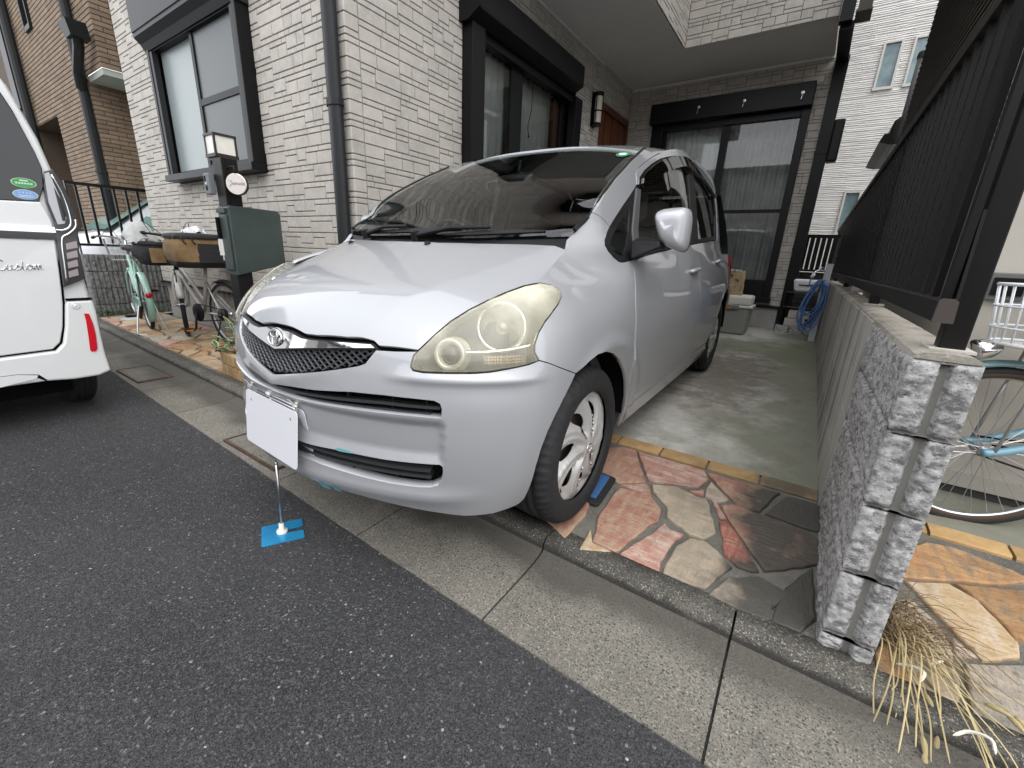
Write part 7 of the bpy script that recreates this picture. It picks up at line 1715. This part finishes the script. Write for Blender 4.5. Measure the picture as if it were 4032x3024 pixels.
m = MB(); m.smooth = True; m.lathe(bb2-s2*.06, s2, [(.001,-.012),(.085,-.010),(.09,0),(.085,.010),(.001,.012)], 28); m.build('chain_ring', BLK, b2); m = MB(); m.smooth = True; m.lathe(r2_-s2*.05, s2, [(.02,-.03),(.055,-.02),(.055,.02),(.02,.03)], 20); m.build('gear_hub', BLK, b2)
T(b2,'chain',[([bb2-s2*.06+Z_*.085,r2_-s2*.05+Z_*.05],.006),([bb2-s2*.06-Z_*.085,r2_-s2*.05-Z_*.05],.006)],BLK)
T(b2,'kick_stand',[([r2_-s2*.07-Z_*.02,r2_+Vector((.10,-.16,-.20)),r2_+Vector((.12,-.20,-.31)),r2_+Vector((.15,-.21,-.318))],.008)],BLK)
T(b2,'seat_post',[([st2,st2+Z_*.14],.013)],ALU); saddle(b2, st2+Z_*.17, d2_)
hb2 = h1+Vector((0,0,.16)); T(b2,'handlebar',[([h1,hb2],.014),([hb2,hb2+sfw*.14+Z_*.02,hb2+sfw*.25-dfw*.10+Z_*.03],.011),([hb2,hb2-sfw*.14+Z_*.02,hb2-sfw*.25-dfw*.10+Z_*.03],.011)],BLK)
for k in (1,-1): T(b2,'grip',[([hb2+sfw*.20*k-dfw*.05+Z_*.027,hb2+sfw*.28*k-dfw*.14+Z_*.03],.017)],BLK)
T(b2,'brake_cable',[[hb2+sfw*.15+Z_*.02,hb2+dfw*.10+sfw*.18+Z_*.12,hb2+dfw*.12-Z_*.05],[hb2-sfw*.15+Z_*.02,hb2+dfw*.1-sfw*.15+Z_*.15,hb2+dfw*.14-sfw*.05-Z_*.03],[h1,h1+Vector((.06,-.05,-.2)),h2+Vector((.10,-.05,-.2))]],BLK,.003,5)
T(b2,'lock_loop',[[h2+Vector((.10,-.06,.02)),h2+Vector((.20,-.08,-.03)),h2+Vector((.16,-.08,-.16)),h2+Vector((.08,-.07,-.14))]],BLK,.005,6)
# carrier bags on the bicycles
TANC = mat('tan bag cloth', (.27,.175,.085), .8, var=[(10,(.21,.13,.06),.42,.62)], bump=[(18,.5,.02),(300,.2,.001)]); BLKC = mat('black bag cloth', (.018,.018,.019), .75, bump=[(22,.5,.015),(300,.2,.001)])
def bag(name, c, sx, sy, h, label, seed, rot, tan_faces, group='bicycle bags'):
    t = thing(name, (c[0],c[1],c[2]), label, 'bag', group); R = Matrix.Rotation(rot,3,'Z'); c = Vector(c); n = 40
    def sec(z, k, sag): 
        out = []
        for i in range(n):
            a = 2*pi*i/n; x, y = (abs(cos(a))**.38)*(1 if cos(a) > 0 else -1), (abs(sin(a))**.38)*(1 if sin(a) > 0 else -1)
            p = Vector((x*sx/2*k, y*sy/2*k, z)); q = p*9+Vector((seed,0,0)); nn = mnoise.noise(q)*.022+mnoise.noise(q*2.3)*.010
            p = p+Vector((x,y,0)).normalized()*(nn+sag); out.append(c+R@p)
        return out
    for nm, mt, rows in (('bag_base', BLKC, [(0,.86,0),(.02,.93,0),(h*.18,.965,.0)]),('bag_side', TANC if tan_faces else BLKC, [(h*.18,.965,0),(h*.4,.99,.012),(h*.65,1,.012),(h*.86,.985,.0)]),('bag_lid', BLKC, [(h*.84,1.01,.004),(h*.90,1.03,.006),(h*.97,.98,.004),(h,.80,0),(h*1.02,.3,0)])):
        m = MB(); m.smooth = True; R_ = [sec(*r) for r in rows]; m.grid(R_, closed=True)
        if nm == 'bag_lid': m.poly(R_[-1])
        if nm == 'bag_base': m.poly(R_[0][::-1])
        m.build(nm, mt, t)
    return t, R, c
t, R, c = bag('basket_bag', (-4.83,1.745,.755), .50, .42, .30, 'large tan and black zip bag above the beige bicycle beside the mailbox', 3, -.12, True)
def pat(nm, x, y0, y1, z0, z1, mt, par, off=.012): 
    m = MB(); m.smooth = True; m.grid([[c+R@Vector((x+off*(1-abs(2*v-1)**4),lerp(y0,y1,v),lerp(z0,z1,k))) for v in (0,.15,.3,.5,.7,.85,1)] for k in (0,.5,1)]); m.build(nm, mt, par)
pat('bag_pocket', .258, -.05, .185, .05, .215, BLKC, t); pat('bag_badge', .274, .135, .18, .075, .125, mat('bag badge', (.5,.5,.5), .5), t, .004)
m = MB(); m.smooth = True
for yy in (-.15,-.08): m.tube(spline([c+R@Vector((.20,yy,.285)),c+R@Vector((.27,yy-.01,.262)),c+R@Vector((.285,yy,.225)),c+R@Vector((.26,yy+.02,.21))],5), .006, 6)
stuff(m.build('bag_strap', BLKC, t))
t, R, c = bag('basket_bag', (-5.66,1.72,.735), .40, .36, .23, 'smaller black bag with tan end hanging between the two bicycles', 8, .1, False)
pat('bag_panel', .200, -.18, -.05, .03, .17, TANC, t, .014)
# net and cloth lying on the bags
NET = mat('white mesh net', (.62,.63,.62), .8, alpha=.62); CLO = mat('pale crumpled cloth', (.58,.58,.58), .8)
def crumple(name, c, sx, sy, h, label, m_, seed, cat='net'):
    m = MB(); m.smooth = True; rows = []
    for i in range(19):
        row = []
        for j in range(19):
            u, v = i/18*2-1, j/18*2-1; rr = min(1,hypot(u,v)/1.2); z = h*(1-rr**1.6)+.035*mnoise.noise((u*2.4+seed,v*2.4,0))+.018*mnoise.noise((u*6,v*6,seed)); row.append(Vector((c[0]+u*sx*(1-.25*rr*rr), c[1]+v*sy*(1-.25*rr*rr), c[2]+z)))
        rows.append(row)
    m.grid(rows); o = m.build(name, m_, None, loc=c); tag(o, label, cat); return o
crumple('mesh_net', (-5.62,1.56,.955), .17, .17, .20, 'translucent white mesh net draped over the black bicycle bag', NET, 2)
crumple('cloth', (-4.98,1.80,1.055), .11, .12, .06, 'pale crumpled cloth lying on top of the tan bicycle bag', CLO, 5, 'cloth')
# light blue bicycle with a wire basket, right of the wall
b3 = thing('bicycle', (.85,2.30,.04), 'light blue bicycle with a white wire basket behind the split faced wall end', 'bicycle', None)
r3 = Vector((.682,2.285,.352)); d3 = Vector((cos(radians(14)),sin(radians(14)),0)); s3 = d3.cross(Z_).normalized()
TANW = mat('tan wall tyre', (.055,.036,.022), .7); bike_wheel(b3, r3, d3, .328, .017, 36, tm=RUB, seg=80); 
m = MB(); m.smooth = True; m.tube([r3+d3*(cos(2*pi*i/80)*.300)+Z_*(sin(2*pi*i/80)*.300)-s3*0 for i in range(80)], .0165, 10, closed=True); m.build('tyre_wall', TANW, b3)
f3 = r3+d3*1.05; bike_wheel(b3, f3, d3, .328, .017, 36)
bb3 = r3+d3*.43+Z_*-.05; st3 = r3+d3*.25+Z_*.48; h3 = r3+d3*.86+Z_*.5; h4 = r3+d3*.90+Z_*.36
for k in (1,-1): T(b3,'chain_stay',[([r3+s3*.062*k-d3*.028+Z_*.004,r3+s3*.062*k+d3*.02+Z_*.012,r3+s3*.060*k+d3*.16+Z_*.075,r3+s3*.05*k+d3*.28+Z_*.17,r3+s3*.03*k+d3*.40+Z_*.28],[.009,.014,.017,.018,.018]) if False else [r3+s3*.062*k-d3*.028+Z_*.004,r3+s3*.062*k+d3*.03+Z_*.02,r3+s3*.060*k+d3*.16+Z_*.085,r3+s3*.05*k+d3*.28+Z_*.18,r3+s3*.03*k+d3*.42+Z_*.30]],LBLU,.0145,12)
T(b3,'frame',[([bb3,st3],.016),([h4,lerp(h4,bb3,.5)-Z_*.05,bb3],.018),([h3,lerp(h3,st3,.5)-Z_*.1,lerp(bb3,st3,.5)],.015)],LBLU); T(b3,'fork',[[h4,h4+s3*.05*k+Z_*-.08,f3+s3*.05*k] for k in (1,-1)],LBLU,.011)
fender(b3, r3, d3, .342, 25, 200, mat('blue green fender', (.10,.19,.20), .35, coat=.4), .026); fender(b3, f3, d3, .342, 20, 170, LBLU, .026)
T(b3,'chain',[([r3-s3*.05+Z_*.035,bb3-s3*.05+Z_*.085],.004),([r3-s3*.05-Z_*.035,bb3-s3*.05-Z_*.085],.004),([r3+s3*.05+Z_*.035,bb3+s3*.05+Z_*.085],.004)],BLK)
bc = r3+d3*.06+Z_*.415+s3*.0
T(b3,'rack_strut',[([r3+s3*.07*k,r3+s3*.07*k+d3*.06+Z_*.40],.006) for k in (1,-1)],ALU)
bk = MB(); bk.smooth = True
for z, r, t_ in ((.0,.140,.006),(.055,.152,.004),(.13,.160,.004),(.205,.166,.006)): bk.tube([bc+Vector((r*cos(2*pi*i/40)*1.0, r*.85*sin(2*pi*i/40), z)) for i in range(40)], t_, 6, closed=True)
for i in range(26):
    a = 2*pi*i/26; bk.tube([bc+Vector((.140*cos(a),.119*sin(a),0)), bc+Vector((.166*cos(a),.141*sin(a),.205))], .0025, 5)
WIRE = mat('white coated wire', (.72,.74,.76), .35); stuff(bk.build('basket', WIRE, b3))
m = MB(); m.smooth = True; m.lathe(bc+Vector((0,0,-.004)),(0,0,1),[(.001,-.004),(.136,-.004),(.138,.004),(.001,.006)],36); m.build('basket_base', mat('pale basket base', (.66,.62,.58), .6), b3)
m = MB(); m.smooth = True; m.lathe(r3-d3*.10+Z_*.385, -d3+Vector((0,0,-.15)), [(.012,-.05),(.032,-.02),(.040,.015),(.036,.03),(.001,.034)], 20); m.build('dynamo_lamp', CHROME, b3)
T(b3,'seat_post',[([st3,st3+Z_*.15],.013)],ALU); saddle(b3, st3+Z_*.18, d3); T(b3,'handlebar',[([h3-Z_*.1,h3+Z_*.12],.013),([h3+Z_*.12-s3*.26-d3*.15,h3+Z_*.13-s3*.2,h3+Z_*.12,h3+Z_*.13+s3*.2,h3+Z_*.12+s3*.26-d3*.15],.011)],ALU)

# ---- kerb ramp plate under the front tyre
m = MB(); t = thing('ramp_plate', (-.60,1.58,.02), 'blue and black rubber plate under the front tyre of the silver car', 'ramp')
z = floor_z(1.6)
def slabq(pts, z0, z1): mm = MB(); mm.poly([Vector((x,y,floor_z(y)+z0)) for x, y in pts], thick=(0,0,z1-z0)); return mm
bevel(slabq([(-.80,1.722),(-.556,1.712),(-.543,1.700),(-.530,1.482),(-.545,1.468),(-.80,1.476)],.002,.014).build('rubber_edge', RUB, t, fix=True), .004)
BLP = mat('blue rubber', (.045,.13,.30), .6, bump=[(120,.3,.001)]); bevel(slabq([(-.79,1.700),(-.570,1.690),(-.555,1.500),(-.79,1.498)],.0145,.021).build('blue_top', BLP, t, fix=True), .002)
mm = MB()
for k in range(9):
    y = 1.515+k*.020; zt = floor_z(y)+.0212; mm.poly([Vector((-.640,y,zt)),Vector((-.590,y+.006,zt)),Vector((-.590,y+.010,zt)),Vector((-.640,y+.004,zt))], thick=(0,0,.002))
    mm.poly([Vector((-.640,y+.012,zt)),Vector((-.590,y+.006,zt)),Vector((-.590,y+.010,zt)),Vector((-.640,y+.016,zt))], thick=(0,0,.0016))
stuff(mm.build('tread_ribs', BLP, t, fix=True))
# ---- round cover in the bicycle paving
t = MB(); t.smooth = False; t.lathe((-6.85,1.66,floor_z(1.66)+.004),(0,0,1),[(.11,-.02),(.11,.004),(.10,.008),(.001,.0085)],32); o = t.build('round_cover', mat('pale lid', (.48,.48,.47), .6), None, loc=(-6.85,1.66,.03)); tag(o,'round pale drain cover in the paving beneath the mint bicycle','drain cover')
# ---- storage bin with a sack on it
BIN = mat('grey plastic bin', (.24,.24,.225), .5, bump=[(90,.1,.001)]); LID = mat('cream plastic lid', (.60,.585,.53), .45)
t = thing('storage_bin', (-.74,6.25,.13), 'grey plastic storage bin with cream lid by the back window', 'bin')
def rbox(x0,x1,y0,y1,z0,z1,tap,m_,nm,par,bv=.03):
    mm = MB(); mm.add([(x0+tap,y0+tap,z0),(x1-tap,y0+tap,z0),(x1-tap,y1-tap,z0),(x0+tap,y1-tap,z0),(x0,y0,z1),(x1,y0,z1),(x1,y1,z1),(x0,y1,z1)],((0,3,2,1),(4,5,6,7),(0,1,5,4),(1,2,6,5),(2,3,7,6),(3,0,4,7))); o = mm.build(nm,m_,par); bevel(o,bv,3,30); return o
rbox(-.98,-.53,6.06,6.44,.128,.475,.022,BIN,'tub',t); rbox(-1.0,-.51,6.04,6.46,.470,.502,.0,LID,'lid_rim',t,.012); ld = rbox(-.975,-.535,6.065,6.435,.503,.62,-.0,LID,'lid',t,.03)
m = MB(); m.box((-.83,6.022,.455),(-.75,6.039,.500)); m.build('clip', mat('orange clip', (.36,.16,.05), .5), t); m = MB(); m.box((-.748,6.022,.457),(-.66,6.039,.502)); m.build('clip', mat('grey clip', (.17,.17,.18), .5), t)
t = thing('paper_sack', (-.80,6.22,.62), 'crumpled brown paper sack standing on the cream bin lid', 'sack')
m = MB(); m.smooth = True; rows = []
for k in range(13):
    zz_ = .622+.30*k/12; row = []
    for i in range(32):
        a = 2*pi*i/32; x, y = (abs(cos(a))**.4)*(1 if cos(a) > 0 else -1), (abs(sin(a))**.4)*(1 if sin(a) > 0 else -1); n_ = .02*mnoise.noise((x*2,y*2,zz_*12)); row.append(Vector((-.80+x*(.125+n_)*(1-.1*(k/12)**3), 6.22+y*(.09+n_), zz_+(.012*mnoise.noise((x*3,y*3,5)) if k == 12 else 0))))
    rows.append(row)
m.grid(rows, closed=True); m.build('sack', mat('brown paper', (.33,.23,.13), .85, var=[(9,(.42,.33,.20),.45,.6),(14,(.06,.045,.035),.58,.64)], bump=[(30,.4,.006)]), t)
m = MB(); m.smooth = True; m.grid([[Vector((-.90+.17*i/9, 6.15+.13*j/9, .925+.018*mnoise.noise((i*.7,j*.7,2)))) for i in range(10)] for j in range(10)]); m.build('sack_liner', mat('pale blue liner', (.50,.55,.62), .6), t)
# ---- tap post, hose, basin
t = thing('tap_post', (.18,6.3,.13), 'white standpipe post with chrome tap at the far end of the block wall', 'tap')
m = MB(); m.box((.130,6.27,.13),(.198,6.34,1.035)); bevel(m.build('post', mat('pale grey post', (.42,.43,.44), .5), t), .006); m = MB(); m.box((.126,6.266,1.036),(.202,6.344,1.048)); m.build('cap', mat('pale grey post', (.42,.43,.44), .5), t)
T(t,'tap',[([(.13,6.30,.965),(.07,6.29,.965),(.045,6.285,.955),(.035,6.28,.93)],.012),([(.085,6.292,.97),(.085,6.292,1.0)],.007),([(.06,6.29,1.003),(.11,6.292,1.003)],.007)],CHROME); T(t,'hose_nozzle',[([(.034,6.28,.93),(.02,6.275,.885)],.018)],PLW)
HOSE = mat('blue hose', (.07,.16,.34), .4, coat=.3); hs_ = MB(); hs_.smooth = True; rh = random.Random(11); pts = []
for k in range(8):
    cx_ = .055+rh.uniform(-.03,.03); w_ = .105+rh.uniform(-.03,.03); lo = .24+rh.uniform(0,.22); yy = 6.18+.010*k
    for i in range(10): a = 2*pi*i/10+pi/2; hgt = (.86-lo)/2; pts.append((cx_+w_*cos(a)*(.55+.45*(1-sin(a))/2)+.10*(sin(a)+1)/2*.8, yy+rh.uniform(-.01,.02), lo+hgt+hgt*sin(a)))
pts.append((.02,6.26,.80)); pts.append((.02,6.272,.885)); hs_.tube(spline(pts,5), .0085, 7); o = hs_.build('garden_hose', HOSE, None, loc=(.06,6.2,.3)); tag(o,'coiled blue garden hose hanging on the white tap post','hose')
m = MB(); m.smooth = True; pr_ = [(-.17,.845),(-.165,.74),(-.13,.69),(0,.675),(.10,.69),(.13,.75),(.135,.845)]
t = thing('basin', (0,7.0,.67), 'white plastic basin on a shelf behind the blue hose', 'basin')
rbox(-.17,.14,6.86,7.02,.68,.845,.03,mat('white basin', (.74,.75,.77), .4),'bowl',t,.03); m = MB(); m.box((-.10,6.855,.765),(.06,6.862,.778)); m.build('basin_slot', BLKM, t)
t = thing('shelf', (0,7.15,.15), 'dark slatted shelf under the white basin at the passage end', 'shelf')
for z0 in (.47,.665):
    m = MB(); m.box((-.22,6.86,z0),(.22,7.3,z0+.012)); m.build('shelf_board', mat('old grey board', ()), t) if False else m.build('shelf_board', MATS['old grey board'], t)
for x in (-.21,.18):
    m = MB(); m.box((x,6.88,.16),(x+.03,6.91,.664)); m.build('shelf_leg', BLKM, t)
t = thing('stone_step', (0,7.0,.14), 'low rough stone step across the passage below the blue hose', 'step')
for k in range(3):
    m = MB(); m.box((-.26+.165*k,6.80,.10),(-.10+.165*k-.004,7.0,.225)); bevel(m.build('step_block', SPLIT, t), .01)
t = thing('block_stack', (-.05,6.9,.22), 'grey concrete blocks stacked under the shelf behind the blue hose', 'blocks')
for k, (a,b,c_) in enumerate(((-.17,.06,.228),(-.14,.10,.335))):
    m = MB(); m.box((a,6.845,c_),(b,6.99,c_+.10)); bevel(m.build('block', SMOOTHB, t), .006)
# ---- white cup on the wall
m = MB(); m.smooth = True; m.lathe((.272,4.0,.872),(.95,.2,.0),[(.001,0),(.030,0),(.034,.085),(.031,.085),(.028,.005)],20); o = m.build('cup', PLW, None, loc=(.3,4.0,.84)); tag(o,'white cup lying on top of the block wall under the fence rail','cup')
# ---- car parked in the lot beyond the railing
lot = thing('parked_car', (-9.3,2.9,0), 'pale silver car with green tinted windscreen beyond the railing at far left', 'car')
secs = []
for y, zt, zr, w in ((1.15,.62,.62,.62),(1.22,.82,.82,.78),(1.7,.98,.98,.84),(2.05,1.06,1.06,.86),(2.75,1.08,1.62,.86),(3.4,1.08,1.70,.86),(4.6,1.06,1.66,.84),(5.2,.95,1.1,.78)):
    secs.append([Vector((-9.3+x*w, y, z)) for x, z in ((1,.25),(1.02,.55),(1,zt-.08),(.93,zt),(.74,zr-.04),(.6,zr),(0,zr+.03),(-.6,zr),(-.74,zr-.04),(-.93,zt),(-1,zt-.08),(-1.02,.55),(-1,.25))])
m = MB(); m.smooth = True; m.grid(secs); m.poly(secs[0]); m.poly(secs[-1][::-1]); m.build('body', mat('pale silver paint', (.62,.63,.65), .3, .4, coat=1.0), lot, fix=True)
m = MB(); m.quad((-9.3-.66,2.02,1.10),(-9.3+.66,2.02,1.10),(-9.3+.56,2.74,1.63),(-9.3-.56,2.74,1.63)); m.build('windscreen', mat('green tinted glass', (.20,.33,.30), .05, spec=.8), lot)
m = MB(); m.quad((-8.49,2.25,1.12),(-8.53,4.5,1.10),(-8.70,4.4,1.58),(-8.70,2.85,1.58)); m.build('side_glass', mat('green tinted glass', ()) if False else MATS['green tinted glass'], lot)
for x in (-8.52,-10.08):
    for y in (1.75,4.35):
        m = MB(); m.smooth = True; m.lathe((x,y,.32),(1,0,0),[(.18,-.09),(.28,-.09),(.31,-.06),(.31,.06),(.28,.09),(.18,.09),(.001,.07)],28); m.build('wheel', RUB, lot)

# ---- dry foxtail grass at the foot of the wall
STRAW = mat('dry straw', (.52,.42,.22), .8, island=.25); SEED = mat('foxtail seed head', (.40,.33,.17), .9, island=.2, bump=[(300,.8,.003)]); BROWNG = mat('brown dead grass', (.17,.11,.06), .9, island=.3)
gt = thing('dry_grass', (.40,1.42,.01), 'tuft of dry foxtail grass flopping over the kerb beside the wall end', 'grass')
rg = random.Random(31); sm_ = MB(); dm = MB(); fm = MB()
def ground_z(x, y): return floor_z(y)+.010 if y > 1.262 else (.006 if y > 1.165 else -.052)
for i in range(34):
    b0 = Vector((.385+rg.uniform(-.03,.05), 1.43+rg.uniform(-.07,.09), .012)); e = Vector((rg.uniform(.33,.60), 1.06+rg.random()**1.5*.30, 0)); e.z = ground_z(e.x,e.y)+rg.uniform(.004,.03)
    mid = lerp(b0,e,.45); mid.z = .035+rg.random()*.06; q = lerp(b0,e,.8)+Vector((rg.uniform(-.012,.012),0,0)); q.z = max(.012+rg.random()*.02, ground_z(q.x,q.y)+.008)
    path = spline([b0,mid,q,e],5); sm_.tube(path, [.0016]*(len(path)-1)+[.0009], 4, cap=False)
    if i % 3 == 0:
        d = (path[-1]-path[-3]).normalized(); L_ = rg.uniform(.035,.055); n_ = 7; rr = [.002,.005,.0062,.006,.0052,.0035,.0008]; fm.smooth = True; fm.tube([path[-1]+d*(L_*k/6)+Vector((0,0,-.012*(k/6)**2)) for k in range(7)], rr, 7)
for i in range(120):
    b0 = Vector((.385+rg.uniform(-.035,.07), 1.44+rg.uniform(-.10,.13), .012)); e = b0+Vector((rg.uniform(-.03,.16),rg.uniform(-.20,.05),rg.uniform(.0,.09))); md = lerp(b0,e,.5)+Vector((0,0,rg.uniform(.01,.05))); dm.tube(spline([b0,md,e],3), .0011, 3, cap=False)
stuff(sm_.build('stalks', STRAW, gt)); stuff(dm.build('dead_blades', BROWNG, gt)); stuff(fm.build('seed_heads', SEED, gt))
wl = MB()
for (x, y, a) in ((.45,1.30,.4),(.52,1.10,1.9),(.42,1.22,1.2)):
    pts = spline([(x,y,.045),(x+.02*cos(a),y+.02*sin(a),.06),(x+.045*cos(a+.5),y+.045*sin(a+.5),.045),(x+.06*cos(a+1),y+.06*sin(a+1),.03)],4); wl.tube(pts, [.001]+[.0035]*(len(pts)-2)+[.001], 5)
stuff(wl.build('pale_leaf_blades', mat('pale dry leaf', (.68,.64,.54), .7), gt))
# ---- weeds at the foot of the ribbed wall
wd = thing('weeds', (-7.25,1.62,.02), 'low green weeds at the foot of the ribbed grey wall', 'weed'); m = MB(); rw = random.Random(6)
for i in range(260):
    cx_, cy_ = rw.choice([(-7.27,1.50),(-7.27,1.60),(-7.22,2.02),(-7.27,1.74)]); p = Vector((cx_+rw.uniform(-.03,.05),cy_+rw.uniform(-.07,.07),.03+rw.random()*.06)); d = Vector((rw.uniform(-1,1),rw.uniform(-1,1),rw.uniform(0,.8))).normalized(); s_ = d.orthogonal().normalized(); m.quad(p, p+d*.012+s_*.006, p+d*.026, p+d*.012-s_*.006)
stuff(m.build('leaves', LEAFG, wd))
# ---- bits on the road: chippings and litter
m = MB(); rs = random.Random(77)
for i in range(700):
    x = rs.uniform(-4.5,.6); y = rs.uniform(-.2,.80+street(x)); r_ = rs.uniform(.0015,.0042)
    if rs.random() < .5 and y < .3: continue
    p = Vector((x,y,-.066)); a0 = rs.random()*6; k = 5; m.add([p+Vector((r_*cos(a0+2*pi*j/k)*rs.uniform(.7,1.2),r_*sin(a0+2*pi*j/k)*rs.uniform(.7,1.2),.0002)) for j in range(k)]+[p+Vector((0,0,r_*.7))], [(j,(j+1)%k,k) for j in range(k)])
o = stuff(m.build('road_chippings', mat('grey chippings', (.20,.20,.20), .6, island=.6))); o['label'] = 'scattered grey stone chippings on the asphalt road'; o['category'] = 'gravel'
